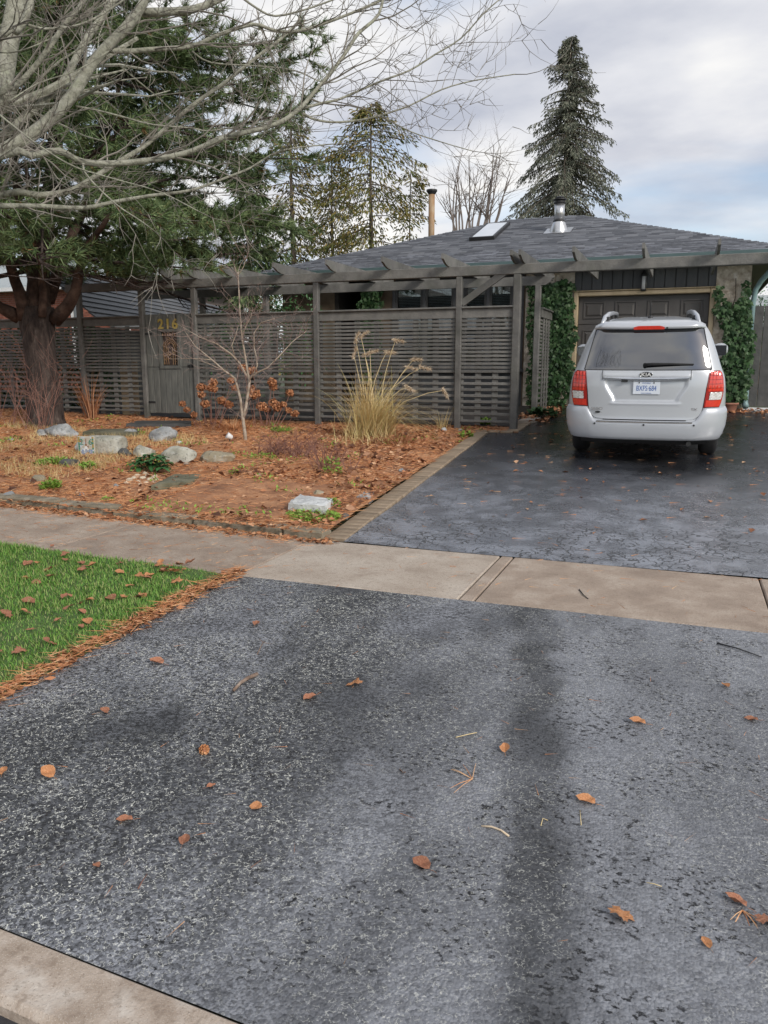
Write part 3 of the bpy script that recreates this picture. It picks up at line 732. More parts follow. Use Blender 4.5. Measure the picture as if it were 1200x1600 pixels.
# skylight
c0, c1 = roofpt(733, 378), roofpt(770, 378); c2 = roofpt(786, 353)
w_ = (c1 - c0).x; s0 = (c0 - Vector((0, YE, ZE))).dot(vs); s1 = (c2 - Vector((0, YE, ZE))).dot(vs)
T = Matrix.Translation(Vector((c0.x, YE, ZE)) + vs * s0) @ Matrix(((1, 0, 0, 0), (0, vs.y, ns.y, 0), (0, vs.z, ns.z, 0), (0, 0, 0, 1)))
h = s1 - s0; t = .06
mb = MB()
mb.box(0, w_, 0, t, 0, .10, .008, T); mb.box(0, w_, h - t, h, 0, .10, .008, T); mb.box(0, t, t, h - t, 0, .098, .008, T); mb.box(w_ - t, w_, t, h - t, 0, .098, .008, T); mb.box(.1, w_ - .1, h + .01, h + .12, 0, .08, .01, T)
sk = part('skylight', mb, M['dark'], house)
mb = MB(); mb.box(t + .002, w_ - t - .002, t + .002, h - t - .002, .07, .094, 0, T)
m_ = mat('skylight_glass', [(.66, .69, .70), (.74, .76, .77)], rough=.12, spec=.6); part('skylight_pane', mb, m_, sk)
# metal flue
fb = roofpt(873, 362); sc_ = (fb - Vector(CV)).dot(Vector(FV)) / F
H = (362 - 310) * sc_; r0 = 8.5 * sc_
mb = MB(); mb.lathe([(r0 * 1.75, -.25), (r0 * 1.7, .02), (r0 * 1.05, H * .28), (r0, H * .30)], 24, fb.x, fb.y); mb.v = [(a, b_, c + fb.z) for a, b_, c in mb.v]
fl = part('flue', mb, M['steel'], house, True)
mb = MB(); mb.lathe([(r0 * .92, H * .28), (r0 * .92, H * .80)], 24, fb.x, fb.y); mb.v = [(a, b_, c + fb.z) for a, b_, c in mb.v]; part('flue_pipe', mb, M['steel'], fl, True)
mb = MB(); mb.lathe([(r0 * 1.1, H * .27), (r0 * 1.12, H * .29), (r0 * 1.1, H * .31)], 24, fb.x, fb.y); mb.v = [(a, b_, c + fb.z) for a, b_, c in mb.v]; part('flue_band', mb, M['dark'], fl); mb = MB(); mb.lathe([(r0 * 1.08, H * .80), (r0 * 1.12, H * .83), (r0 * .8, H * .84), (r0 * .8, H * .88), (r0 * 1.2, H * .90), (r0 * 1.2, H * .925), (r0 * .7, H * .95), (r0 * .9, H * .96), (r0 * .5, H * 1.0)], 24, fb.x, fb.y)
mb.v = [(a, b_, c + fb.z) for a, b_, c in mb.v]; part('flue_cap', mb, M['dark'], fl)
mb = MB(); mb.box(-r0 * 2.4, r0 * 2.4, -r0 * 2.5, r0 * 2.2, .028, .036, 0, Matrix.Translation(fb) @ Matrix(((1, 0, 0, 0), (0, vs.y, ns.y, 0), (0, vs.z, ns.z, 0), (0, 0, 0, 1)))); part('flue_flashing', mb, M['steel'], fl)
# rusty pipe on the back slope
pp = onY(674, 364, 21.6); ph = (364 - 306) * ((pp - CV) @ FV) / F
mb = MB(); mb.tube([(pp[0], pp[1], pp[2] - .8), (pp[0], pp[1], pp[2] + ph)], .085, 14); vp = part('vent_pipe', mb, M['rusty'], house, True)
mb = MB(); mb.lathe([(.09, ph - .02), (.15, ph + .06), (.15, ph + .10), (.06, ph + .12)], 16); mb.v = [(a + pp[0], b_ + pp[1], c + pp[2]) for a, b_, c in mb.v]; part('vent_cap', mb, M['dark'], vp)
# downspout on the right corner
dx = 1.03
mb = MB(); mb.tube([(1.42, YE - .05, ZE - .12), (1.40, YE + .02, ZE - .22), (1.16, YG - .2, ZE - .52), (dx + .06, YG - .16, ZE - .66), (dx + .03, YG - .15, ZE - .9), (dx + .03, YG - .15, dz0 + .35)], .05, 8)
mb.tube([(dx + .03, YG - .15, dz0 + .36), (dx + .03, YG - .15, dz0 + .13), (dx + .05, YG - .24, dz0 + .05)], .062, 8)
part('downspout', mb, M['down'], house, True)

# ================================================================== FENCE, GATE, PERGOLA
YF = 13.4
XP = [-15.9, -14.5, -11.93, -10.36, -9.11, -6.465, -3.75, -2.75]
CAP = 2.55
def base_at(x): return gz(x, YF)
def panel(fence, xa, xb, y=YF, nb=2, zb=None, kick=True):
    """slats in front of upright battens, a board and cap on top, a rail at the foot"""
    L = xb - xa; xm = (xa + xb) / 2; zb = base_at(xm) + .15 if zb is None else zb
    sl = MB(); sl.box(-L / 2, L / 2, -.011, .011, -.021, .021, .004); sme = sl.mesh('slat', M['wood'])
    z = CAP - .24
    while z > zb + .86:
        link('slat', sme, fence, Vector((xm, y - .012 + rnd.uniform(-.003, .003), z)) - wloc(fence), (rnd.uniform(-.04, .04), rnd.uniform(-.0025, .0025), rnd.uniform(-.002, .002))); z -= .0655
    while z > zb + .05:
        link('slat', sme, fence, Vector((xm, y - .012 + rnd.uniform(-.003, .003), z)) - wloc(fence), (rnd.uniform(-.04, .04), rnd.uniform(-.0025, .0025), rnd.uniform(-.002, .002)), (1, 1, 1.12)); z -= .104
    bt = MB(); bt.box(-.052, .052, .0, .022, zb - .08, CAP - .2, .004); bme = bt.mesh('batten', M['wood'])
    for k in range(nb): link('batten', bme, fence, Vector((xa + L * (k + 1) / (nb + 1), y + .004, 0)) - Vector((wloc(fence).x, wloc(fence).y, wloc(fence).z)))
    b_ = MB(); b_.box(xa, xb, y - .03, y + .02, CAP - .19, CAP - .035, .005); part('top_board', b_, M['wood'], fence)
    b_ = MB(); b_.box(xa, xb, y - .075, y + .06, CAP - .033, CAP, .008); part('top_cap', b_, M['wood'], fence)
    b_ = MB(); b_.box(xa, xb, y - .03, y + .03, zb - .035, zb + .005, .005); part('foot_rail', b_, M['wood'], fence)
    for s in (xa + .02, xb - .02):
        b_ = MB(); b_.box(s - .02, s + .02, y + .0, y + .04, zb + .006, CAP - .192, .004); part('side_stile', b_, M['wood'], fence)
fl_ = thing('slat_fence', (-13.2, YF, base_at(-13.2)), 'grey slatted fence behind the big pine trunk, left of the gate', 'fence')
panel(fl_, -15.86, -14.55, nb=1); panel(fl_, -14.45, -11.98, nb=4); panel(fl_, -11.88, -10.41, nb=3)
for x in XP[:2]:
    b_ = MB(); b_.box(x - .05, x + .05, YF - .05, YF + .05, base_at(x) - .2, CAP + .05, .008); part('fence_post', b_, M['wood'], fl_)
fr_ = thing('slat_fence', (-6, YF, base_at(-6)), 'long grey slatted fence between the gate and the driveway corner', 'fence')
panel(fr_, -9.06, -6.515, nb=5); panel(fr_, -6.415, -3.80, nb=6); panel(fr_, -3.70, -2.80, nb=2)
fs_ = thing('slat_fence', (-2.69, 15.9, drive_z(15.9)), 'short grey slatted fence panel end-on beside the ivy', 'fence', rz=math.pi / 2)
def panel_side(fence, L):
    sl = MB(); sl.box(-L / 2, L / 2, -.011, .011, -.021, .021, .004); sme = sl.mesh('slat', M['wood']); z = 1.78
    while z > .12: link('slat', sme, fence, (0, .01, z), (rnd.uniform(-.04, .04), rnd.uniform(-.003, .003), 0)); z -= .0655 if z > .8 else .1
    for k in (-.25, .0, .25):
        b_ = MB(); b_.box(k * L - .045, k * L + .045, -.024, -.002, .0, 1.82, .004); part('batten', b_, M['wood'], fence, world=False)
    b_ = MB(); b_.box(-L / 2, L / 2, -.03, .03, 1.83, 1.98, .005); part('top_board', b_, M['wood'], fence, world=False)
    b_ = MB(); b_.box(-L / 2, L / 2, -.06, .06, 1.982, 2.015, .006); part('top_cap', b_, M['wood'], fence, world=False)
panel_side(fs_, 1.15)
# pergola: posts, two beams, brace, rafters
pg = thing('pergola', (-6, YF, base_at(-6)), 'grey timber pergola running over fence, gate and driveway', 'pergola')
for x in XP[2:]:
    t = .062 if x > -3 else .052
    b_ = MB(); zb = base_at(x) - .2 if x < -3 else drive_z(13.2) - .05
    b_.box(x - t, x + t, YF - t - .02, YF + t - .02, zb, 3.045, .01); part('post', b_, M['wood'], pg)
Y2 = 15.3
for x in (-8.6, -10.2, onY(836, 600, Y2)[0]):
    b_ = MB(); b_.box(x - .055, x + .055, Y2 - .055, Y2 + .055, .4, 3.045, .01); part('post', b_, M['wood'], pg)
b_ = MB(); b_.box(2.9, 3.02, YF - .06, YF + .06, .3, 3.045, .01); part('post', b_, M['wood'], pg)
b_ = MB(); b_.box(-12.25, 3.3, YF - .065, YF - .018, 3.05, 3.215, .01); part('front_beam', b_, M['wood'], pg)
b_ = MB(); b_.box(-12.25, 3.3, YF + .02, YF + .065, 3.05, 3.212, .01); part('front_beam', b_, M['woodd'], pg)
xe = onY(866, 440, Y2)[0]
b_ = MB(); b_.prism([(-11.8, 3.05), (xe - .16, 3.05), (xe - .07, 3.10), (xe - .05, 3.15), (xe, 3.18), (xe, 3.215), (-11.8, 3.215)], -.03, .03, Matrix.Translation((0, Y2, 0)) @ Matrix.Rotation(math.pi / 2, 4, 'X')); part('back_beam', b_, M['wood'], pg)
xg = onY(322, 430, Y2)[0]
b_ = MB(); b_.box(-12.6, xg, Y2 - .05, Y2 + .05, 3.40, 3.56, .012); part('upper_beam', b_, M['woodd'], pg)
b_ = MB()
A = Vector((-3.70, YF - .02, 2.60)); B = Vector((-2.95, YF - .02, 3.10)); d = (B - A).normalized(); u = Vector((-d.z, 0, d.x))
pts = [A + u * .06, A - u * .05, B - u * .05, B + u * .06]
b_.prism([(p.x, p.z) for p in pts], -.03, .03, Matrix.Translation((0, YF - .02, 0)) @ Matrix.Rotation(math.pi / 2, 4, 'X')); part('brace', b_, M['wood'], pg)
rp_ = [(-.45, .085), (-.44, .17), (2.9, .17), (2.9, .0), (-.16, .0), (-.30, .03), (-.36, .06)]
rm = MB(); rm.prism([(a, c) for a, c in rp_], -.02, .02, Matrix(((0, 0, 1, 0), (1, 0, 0, 0), (0, 1, 0, 0), (0, 0, 0, 1)))); rme = rm.mesh('rafter', M['wood'])
for px in (200, 250, 290, 347, 428, 511, 598, 692, 799, 812.5, 896, 1004, 1122, 1240):
    x = onY(px, 410, YF - .4)[0]
    link('rafter', rme, pg, Vector((x, YF, 3.218)) - wloc(pg), (0, rnd.uniform(-.02, .02), rnd.uniform(-.006, .006)))
# garden gate
gt = thing('garden_gate', (-9.735, YF - .02, base_at(-9.7)), 'closed grey board gate with brass house numbers and small window', 'gate')
x0, x1 = -10.30, -9.17; nb = 8; wv = (x1 - x0) / nb; zb = base_at(-9.7) + .15; zt_ = CAP + .02
wx0, wx1 = x0 + wv * 2.6, x0 + wv * 5.3; wz0, wz1 = 1.56, 2.22
b_ = MB(); b_.box(x0, x1, YF + .01, YF + .035, zb, wz0 - .06); b_.box(x0, x1, YF + .01, YF + .035, wz1 + .06, zt_); b_.box(x0, wx0 - .07, YF + .01, YF + .035, wz0 - .06, wz1 + .06); b_.box(wx1 + .07, x1, YF + .01, YF + .035, wz0 - .06, wz1 + .06); part('gate_back', b_, M['woodd'], gt)
for k in range(nb):
    a, c = x0 + k * wv + .004, x0 + (k + 1) * wv - .004; dz = rnd.uniform(-.008, .008); yy = YF - .018 + rnd.uniform(-.003, .003)
    if a >= wx0 - .09 and c <= wx1 + .09:
        b_ = MB(); b_.box(a, c, yy, YF + .009, zb + dz, wz0 - .072, .006); part('gate_board', b_, M['gatew'], gt)
        b_ = MB(); b_.box(a, c, yy, YF + .009, wz1 + .072, zt_, .006); part('gate_board', b_, M['gatew'], gt)
    else:
        b_ = MB(); b_.box(a, c, yy, YF + .009, zb + dz, wz0 - .035, .006); part('gate_board', b_, M['gatew'], gt)
        b_ = MB(); b_.box(a, min(c, wx0 - .002) if a < wx0 < c else c, yy, YF + .009, wz0 - .027, zt_, .006) if not (a < wx1 < c) else b_.box(wx1 + .002, c, yy, YF + .009, wz0 - .027, zt_, .006); part('gate_board', b_, M['gatew'], gt)
b_ = MB(); t = .065; y0, y1 = YF - .035, YF + .04
b_.box(wx0 - t, wx1 + t, y0, y1, wz0 - t, wz0, .006); b_.box(wx0 - t, wx1 + t, y0, y1, wz1, wz1 + t, .006); b_.box(wx0 - t, wx0, y0 + .001, y1, wz0 + .001, wz1 - .001, .004); b_.box(wx1, wx1 + t, y0 + .001, y1, wz0 + .001, wz1 - .001, .004)
gw = part('gate_window', b_, M['gatew'], gt)
# iron lattice with an arch of scrolls in the gate window
b_ = MB(); b_.box(wx0, wx1, YF + .03, YF + .038, wz0, wz1); part('window_back', b_, M['plaque'], gw)
b_ = MB(); cx_, cz_ = (wx0 + wx1) / 2, wz0 + .36
for r_ in (.09, .13, .16): b_.tube([(cx_ + r_ * math.cos(a), YF + .01, cz_ + r_ * math.sin(a)) for a in np.linspace(0, math.pi, 12)] , .006, 5)
for s in (-1, 1):
    for q in (.05, .10, .15): b_.tube([(cx_ + s * q, YF + .012, wz0 + .02), (cx_ + s * (q + .012), YF + .006, wz0 + .2), (cx_ + s * q, YF + .012, cz_)], .005, 5)
for i in range(7): b_.tube([(wx0 + .02 + i * (wx1 - wx0 - .04) / 6, YF + .01, wz1 - .07), (wx0 + .03 + i * (wx1 - wx0 - .04) / 6, YF + .01, wz1 - .02)], .012, 5)
for i in range(26):
    a = rnd.uniform(0, 6.28); q = Vector((rnd.uniform(wx0 + .03, wx1 - .03), YF + .012, rnd.uniform(wz0 + .03, wz1 - .1))); b_.tube([q, q + Vector((.03 * math.cos(a), 0, .03 * math.sin(a))), q + Vector((.04 * math.cos(a + 1), 0, .04 * math.sin(a + 1)))], .005, 4)
part('iron_scrolls', b_, M['rusty'], gw)
for i, ch in enumerate('216'):
    me = text_mesh('gate_number', ch, .27, M['gold'], .008, .007)
    o = link('gate_number', me, gt, Vector((onY(252.5 + i * 11, 508, YF)[0], YF - .03, onY(264, 507, YF)[2])) - wloc(gt), (math.pi / 2, 0, 0)); o['label'] = 'brass number %s on the gate' % ch
for z in (zb + .2, wz1 - .05):
    b_ = MB(); b_.box(x0 - .02, x0 + .16, YF - .032, YF - .022, z, z + .035, .003); part('hinge', b_, M['dark'], gt)
b_ = MB(); b_.box(x1 - .15, x1 + .02, YF - .036, YF - .022, wz0 - .02, wz0 + .015, .003); b_.tube([(x1 - .06, YF - .05, wz0 - .07), (x1 - .06, YF - .05, wz0 + .04)], .012, 6); part('latch', b_, M['dark'], gt)
# board-clad lean-to roof of the neighbour, seen end on over the gate
pc = thing('lean_to', (-13.4, 19, .6), 'grey board-clad lean-to with pale eave, sloping behind the gate', 'lean-to')
u = Vector((-.25, .968, 0)); up_ = Vector((-.968 * .75, -.25 * .75, .66)).normalized(); nn_ = u.cross(up_).normalized(); nn_ = -nn_ if nn_.x < 0 else nn_
A0 = Vector(onY(150, 497, 14.9))
for k in range(9):
    b_ = MB(); o0 = A0 + up_ * (.205 * k) + nn_ * .0
    q = [o0 + nn_ * .028, o0 + nn_ * .028 + u * 17, o0 + up_ * .225 + u * 17, o0 + up_ * .225]
    b_.raw(q + [p - nn_ * .03 for p in q], [(0, 1, 2, 3), (7, 6, 5, 4), (0, 4, 5, 1), (1, 5, 6, 2), (2, 6, 7, 3), (3, 7, 4, 0)]); part('roof_board', b_, M['board'], pc)
b_ = MB(); q = [A0 + Vector((.1, 0, -.04)), A0 + u * 17 + Vector((.1, 0, -.04))]; b_.raw([q[0], q[1], q[1] - Vector((0, 0, .12)), q[0] - Vector((0, 0, .12)), q[0] - Vector((.06, 0, 0)), q[1] - Vector((.06, 0, 0)), q[1] - Vector((.06, 0, .12)), q[0] - Vector((.06, 0, .12))], [(0, 1, 2, 3), (4, 7, 6, 5), (0, 4, 5, 1), (3, 2, 6, 7), (0, 3, 7, 4), (1, 5, 6, 2)]); part('eave_board', b_, M['white'], pc)
b_ = MB(); q = [A0 - Vector((.3, 0, .17)), A0 + u * 17 - Vector((.3, 0, .17))]; b_.raw([q[0], q[1], Vector((q[1].x, q[1].y, .5)), Vector((q[0].x, q[0].y, .5))], [(0, 1, 2, 3)]); part('side_wall', b_, M['woodd'], pc)
# board gate and fence at the right of the garage
sg = thing('side_gate', (1.9, YG, drive_z(17)), 'tall dark grey board gate right of the downspout', 'gate')
x0 = onY(1166, 560, YG + .05)[0] + .01; zt_ = onY(1185, 478, YG)[2]
for k in range(9):
    b_ = MB(); b_.box(x0 + k * .235 + .004, x0 + (k + 1) * .235 - .004, YG - .02, YG + .012, drive_z(17) + .07, zt_ - rnd.uniform(0, .008), .005); part('gate_board', b_, M['woodd'], sg)
b_ = MB(); b_.box(x0, x0 + 2.1, YG + .015, YG + .05, 1.1, 1.2); b_.box(x0, x0 + 2.1, YG + .015, YG + .05, 2.2, 2.3); part('gate_rail', b_, M['woodd'], sg)
b_ = MB(); b_.box(x0 - .02, x0 + 2.2, YG - .06, YG + .1, drive_z(17) - .02, drive_z(17) + .045, .01); part('gate_sill', b_, M['white'], sg)

# ================================================================== NEIGHBOUR HOUSE (left, behind)
YN = 24.0
bx0, bx1 = onY(20, 470, YN)[0], onY(222, 470, YN)[0]; zb0, zb1 = onY(140, 500, YN)[2], onY(140, 447, YN)[2]
nh = thing('brick_house', ((bx0 + bx1) / 2, YN, .6), 'red brick house with pale roof seen over the fence', 'house')
b_ = MB(); b_.box(bx0 - 3, bx1, YN, YN + 7, .5, zb1); wl = part('wall', b_, M['mortar'], nh)
bk = MB(); bk.box(-.105, .105, -.012, .01, -.031, .031, .003); bme = bk.mesh('brick', M['brick'])
z = zb0; j = 0; cnt = 0
fill = MB()
while z < zb1 - .03:
    x = bx1 - .11 - (.11 if j % 2 else 0)
    while x > bx0 - 2.8:
        if x > onY(60, 470, YN)[0] and cnt < 300:
            link('brick', bme, wl, Vector((x, YN - .002, z + .035)) - wloc(wl)); cnt += 1
        else: fill.box(x - .105, x + .105, YN - .012, YN + .01, z + .004, z + .066)
        x -= .222
    z += .075; j += 1
while_z = .55
z = zb0 - .075; 
while z > .6:
    x = bx1 - .11 - (.11 if j % 2 else 0)
    while x > bx0 - 2.8: fill.box(x - .105, x + .105, YN - .012, YN + .01, z + .004, z + .066); x -= .222
    z -= .075; j += 1
part('brickwork', fill, M['brick'], nh, kind='stuff')
b_ = MB(); b_.raw([(bx0 - 3.4, YN - .5, zb1), (bx1 + .5, YN - .5, zb1), (bx1 - 1.6, YN + 3.5, zb1 + 1.75), (bx0 - 3.4, YN + 3.5, zb1 + 1.75), (bx0 - 3.4, YN + 7.5, zb1), (bx1 + .5, YN + 7.5, zb1)], [(0, 1, 2, 3), (1, 5, 2), (5, 4, 3, 2), (0, 3, 4)]); part('roof', b_, M['paleroof'], nh)
b_ = MB(); b_.box(bx0 - 3.4, bx1 + .5, YN - .53, YN - .5, zb1 - .12, zb1 + .02); b_.box(bx0 - 3, bx1 + .4, YN - .49, YN, zb1 - .1, zb1 - .07); part('fascia', b_, M['white'], nh)
def nwin(pa, pb, glass=True):
    a, c = onY(pa, 470, YN)[0], onY(pb, 470, YN)[0]; s = MB()
    s.box(a, a + .1, YN - .06, YN + .02, 1.4, zb1 - .15); s.box(c - .1, c, YN - .06, YN + .02, 1.4, zb1 - .15); s.box(a + .1, c - .1, YN - .059, YN + .02, zb1 - .25, zb1 - .15); s.box(a + .1, c - .1, YN - .059, YN + .02, 1.4, 1.5)
    f_ = part('window', s, M['white'], nh); g_ = MB(); g_.box(a + .1, c - .1, YN - .03, YN - .02, 1.5, zb1 - .25); part('pane', g_, M['glassd'], f_)
nwin(111, 124); 
b_ = MB(); xx = onY(200, 480, YN)[0]; b_.box(xx - .09, xx + .09, YN - .12, YN - .02, 1.0, zb1 - .1, .01); part('downpipe', b_, M['white'], nh)
# pale house roof seen above the gate at the far right
rs = thing('shed', (4.5, 30, .7), 'small pale roofed shed glimpsed over the side gate', 'shed')
b_ = MB(); b_.box(1.4, 5.5, 31, 34, .5, 2.9); part('wall', b_, M['tanwall'], rs)
b_ = MB(); b_.prism([(30.6, 2.9), (34.4, 2.9), (32.5, 4.1)], 1.1, 5.8, Matrix(((0, 0, 1, 0), (1, 0, 0, 0), (0, 1, 0, 0), (0, 0, 0, 1)))); part('roof', b_, M['paleroof'], rs)

# ================================================================== MINIVAN
M['paint'] = mat('silver_paint', [(.50, .52, .545), (.53, .55, .575)], scale=1.5, rough=.30, metal=.25, coat=.8)
M['paintr'] = mat('silver_bumper_paint', [(.46, .48, .51), (.50, .52, .55)], scale=1.5, rough=.36, metal=.25, coat=.5)
M['vglass'] = mat('tinted_glass', [(.006, .007, .010), (.010, .012, .016)], rough=.02, spec=.8)
M['vglass'].node_tree.nodes['Principled BSDF'].inputs['IOR'].default_value = 2.1
M['red'] = mat('red_lens', [(.58, .03, .015), (.72, .05, .025)], scale=30, rough=.12, coat=1)
M['redd'] = mat('dark_red_lens', [(.30, .012, .01), (.38, .018, .014)], rough=.15, coat=1)
M['clear'] = mat('clear_lens', [(.50, .47, .43), (.75, .74, .72)], scale=28, rough=.12, coat=1)
M['chrome'] = mat('chrome', [(.6, .61, .62), (.72, .73, .74)], rough=.12, metal=1)
M['rubber'] = mat('black_rubber', [(.012, .012, .013), (.02, .02, .021)], rough=.75, bump=.2)
M['plate'] = mat('plate_white', [(.68, .73, .80), (.74, .78, .84)], rough=.4)
M['blue'] = mat('plate_blue', [(.03, .10, .36), (.04, .13, .42)], rough=.45)
M['seam'] = mat('panel_gap', [(.02, .02, .022), (.03, .03, .032)], rough=.7)

def interp(tab):
    X_ = [a for a, _ in tab]; Y_ = [b_ for _, b_ in tab]
    n = len(X_); d = [(Y_[i + 1] - Y_[i]) / (X_[i + 1] - X_[i]) for i in range(n - 1)]
    mm = [d[0]] + [0 if d[i - 1] * d[i] <= 0 else 2 * d[i - 1] * d[i] / (d[i - 1] + d[i]) for i in range(1, n - 1)] + [d[-1]]
    def f(x):
        if x <= X_[0]: return Y_[0]
        if x >= X_[-1]: return Y_[-1]
        i = max(k for k in range(n - 1) if X_[k] <= x); h = X_[i + 1] - X_[i]; t = (x - X_[i]) / h
        return (2 * t**3 - 3 * t * t + 1) * Y_[i] + (t**3 - 2 * t * t + t) * h * mm[i] + (-2 * t**3 + 3 * t * t) * Y_[i + 1] + (t**3 - t * t) * h * mm[i + 1]
    return f
Wf = interp([(.20, .84), (.30, .90), (.40, .945), (.55, .97), (.70, .985), (.95, .972), (1.12, .945), (1.22, .905), (1.45, .825), (1.62, .758), (1.72, .70), (1.79, .625), (1.83, .53), (1.855, .36)])
Dr = interp([(.20, .10), (.30, .05), (.38, .035), (.55, .035), (.62, .045), (1.0, .07), (1.18, .10), (1.24, .125), (1.45, .20), (1.66, .285), (1.715, .305), (1.74, .30), (1.775, .31), (1.80, .40), (1.83, .66), (1.855, 1.1)])
Df = interp([(.20, .25), (.40, .10), (.60, .08), (.80, .18), (.95, .45), (1.05, .85), (1.12, 1.25), (1.25, 1.45), (1.5, 1.85), (1.7, 2.2), (1.79, 2.45), (1.83, 2.7), (1.855, 3.1)])
Rf = interp([(.20, .30), (.7, .42), (1.15, .36), (1.7, .26), (1.855, .2)])
LV, PV = 5.05, 3.0
def rearp(x, z, off=0.0):
    def P(th, z):
        s, c = math.sin(th), math.cos(th); W = Wf(z)
        return Vector((W * math.copysign(abs(s) ** (2 / PV), s), Dr(z) + Rf(z) * (1 - abs(c) ** (2 / PV)), z))
    W = Wf(z); t = max(-1, min(1, x / W)); th = math.copysign(math.asin(abs(t) ** (PV / 2)), t)
    e = .004; a = max(-1.55, min(1.55, th))
    p = P(th, z)
    if not off: return p
    if abs(x) < .02: du = Vector((1, 0, 0))
    else: du = (P(a + e, z) - P(a - e, z))
    dz = P(a, z + .004) - P(a, z - .004)
    n = du.cross(dz).normalized()
    if n.y > 0 and abs(n.x) < .7: n = -n
    return p + n * off
def patch(xa, xb, z0, z1, nx, nz, off):
    """skin on the rear face between xa(z) and xb(z)"""
    v = []; f = []; fo = off if callable(off) else (lambda x, z: off)
    for j in range(nz + 1):
        z = z0 + (z1 - z0) * j / nz; a, b_ = xa(z), xb(z)
        for i in range(nx + 1):
            x = a + (b_ - a) * i / nx; v.append(rearp(x, z, fo(x, z)))
    for j in range(nz):
        for i in range(nx): f.append((j * (nx + 1) + i, j * (nx + 1) + i + 1, (j + 1) * (nx + 1) + i + 1, (j + 1) * (nx + 1) + i))
    mb = MB(); mb.raw(v, f); return mb
def sstep(a, b_, x):
    t = max(0, min(1, (x - a) / (b_ - a))); return t * t * (3 - 2 * t)

van = thing('minivan', (-.50, 10.6, drive_z(10.6)), 'silver minivan parked on the wet driveway facing the garage', 'minivan')
van.rotation_euler = (math.atan(SL), 0, RAD(2.0))
tgx_ = interp([(.585, .50), (.595, .585), (.62, .635), (.66, .668), (.72, .69), (.80, .70), (1.0, .722), (1.20, .752)])
tgx = tgx_
# body shell from stacked plan outlines
lv = sorted(set([.335, .36, .42, .5, .58, .66, .74, .82, .9, .98, 1.05, 1.1, 1.14, 1.18, 1.22, 1.27, 1.34, 1.41, 1.48, 1.55, 1.62, 1.67, 1.70, 1.72, 1.735, 1.75, 1.765, 1.78, 1.79, 1.80, 1.81, 1.82, 1.83, 1.838, 1.846, 1.852, 1.855]))
v = []; f = []
NR = 36; NS = 14; NF = 20
def ring(z):
    W = Wf(z); out = []
    for i in range(NR + 1):
        th = -math.pi / 2 + math.pi * i / NR; s, c = math.sin(th), math.cos(th)
        xx = W * math.copysign(abs(s) ** (2 / PV), s); inn = .045 * sstep(tgx(z) - .01, tgx(z) - .05, abs(xx)) * sstep(.60, .66, z) * sstep(1.2, 1.15, z)
        out.append((xx, Dr(z) + Rf(z) * (1 - abs(max(c, 0)) ** (2 / PV)) + inn, z))
    ya, yb = Dr(z) + Rf(z), LV - Df(z) - .8
    if yb < ya + .3: yb = ya + .3
    for i in range(1, NS): out.append((W, ya + (yb - ya) * i / NS, z))
    for i in range(NF + 1):
        th = math.pi / 2 - math.pi * i / NF; s, c = math.sin(th), math.cos(th)
        out.append((W * math.copysign(abs(s) ** (2 / 2.6), s), yb + .8 * abs(max(c, 0)) ** (2 / 2.6), z))
    for i in range(NS - 1, 0, -1): out.append((-W, ya + (yb - ya) * i / NS, z))
    return out
rings = [ring(z) for z in lv]; n_ = len(rings[0])
for r_ in rings: v += r_
for j in range(len(lv) - 1):
    for k in range(n_): f.append((j * n_ + k, j * n_ + (k + 1) % n_, (j + 1) * n_ + (k + 1) % n_, (j + 1) * n_ + k))
f.append(tuple(reversed(range(n_)))); top = [(len(lv) - 1) * n_ + k for k in range(n_)]; f.append(tuple(top))
mb = MB(); mb.raw(v, f); tmp = link('body', mb.mesh('body', M['paint']))
cuts = []
for yy in (1.08, 4.08):
    c = MB(); c.tube([(-1.2, yy, .36), (1.2, yy, .36)], .40, 36); co_ = link('cut', c.mesh('cut', M['seam'])); cuts.append(co_)
    bm_ = tmp.modifiers.new('b', 'BOOLEAN'); bm_.object = co_; bm_.operation = 'DIFFERENCE'; bm_.solver = 'EXACT'
dg = bpy.context.evaluated_depsgraph_get(); me = bpy.data.meshes.new_from_object(tmp.evaluated_get(dg)); me.name = 'body'
bpy.data.objects.remove(tmp)
for c in cuts: bpy.data.objects.remove(c)
if not len(me.materials): me.materials.append(M['paint'])
for p in me.polygons: p.use_smooth = True
body = link('body', me, van)
def vp(name, mb, m, smooth=False, parent=None, label=None, kind=None):
    o = link(name, mb.mesh(name, m, smooth), parent or van); return tag(o, label, None, None, kind)
vb = MB(); vb.box(-.62, .62, .5, 4.6, .23, .45); vp('underbody', vb, M['seam'])
# tailgate skin and its dark gap
tgx = tgx_
def recess(x, z):
    xr = .50 - .11 * sstep(1.05, .80, z) if z < 1.05 else .50
    d = sstep(xr + .01, xr - .03, abs(x)) * sstep(.785, .835, z) * sstep(1.095, 1.075, z)
    lip = .006 * math.exp(-((z - .785) / .018) ** 2) * sstep(.46, .40, abs(x))
    return .008 - .032 * d + lip + .010 * math.exp(-((z - 1.135) / .03) ** 2) * sstep(.56, .50, abs(x))
vp('tailgate_gap', patch(lambda z: -tgx(z) - .009, lambda z: tgx(z) + .009, .572, 1.205, 60, 50, lambda x, z: min(.0025, recess(x, z) - .006)), M['seam'], True)
tg = vp('tailgate', patch(lambda z: -tgx(z), lambda z: tgx(z), .586, 1.200, 90, 70, recess), M['paint'], True)
for s in (-1, 1):
    q = MB(); q.tube([rearp(s * .535, z, .0125 + .009 * math.exp(-((z - 1.135) / .03) ** 2)) for z in np.linspace(1.085, 1.20, 6)], .0028, 5); vp('seam', q, M['seam'], parent=tg)
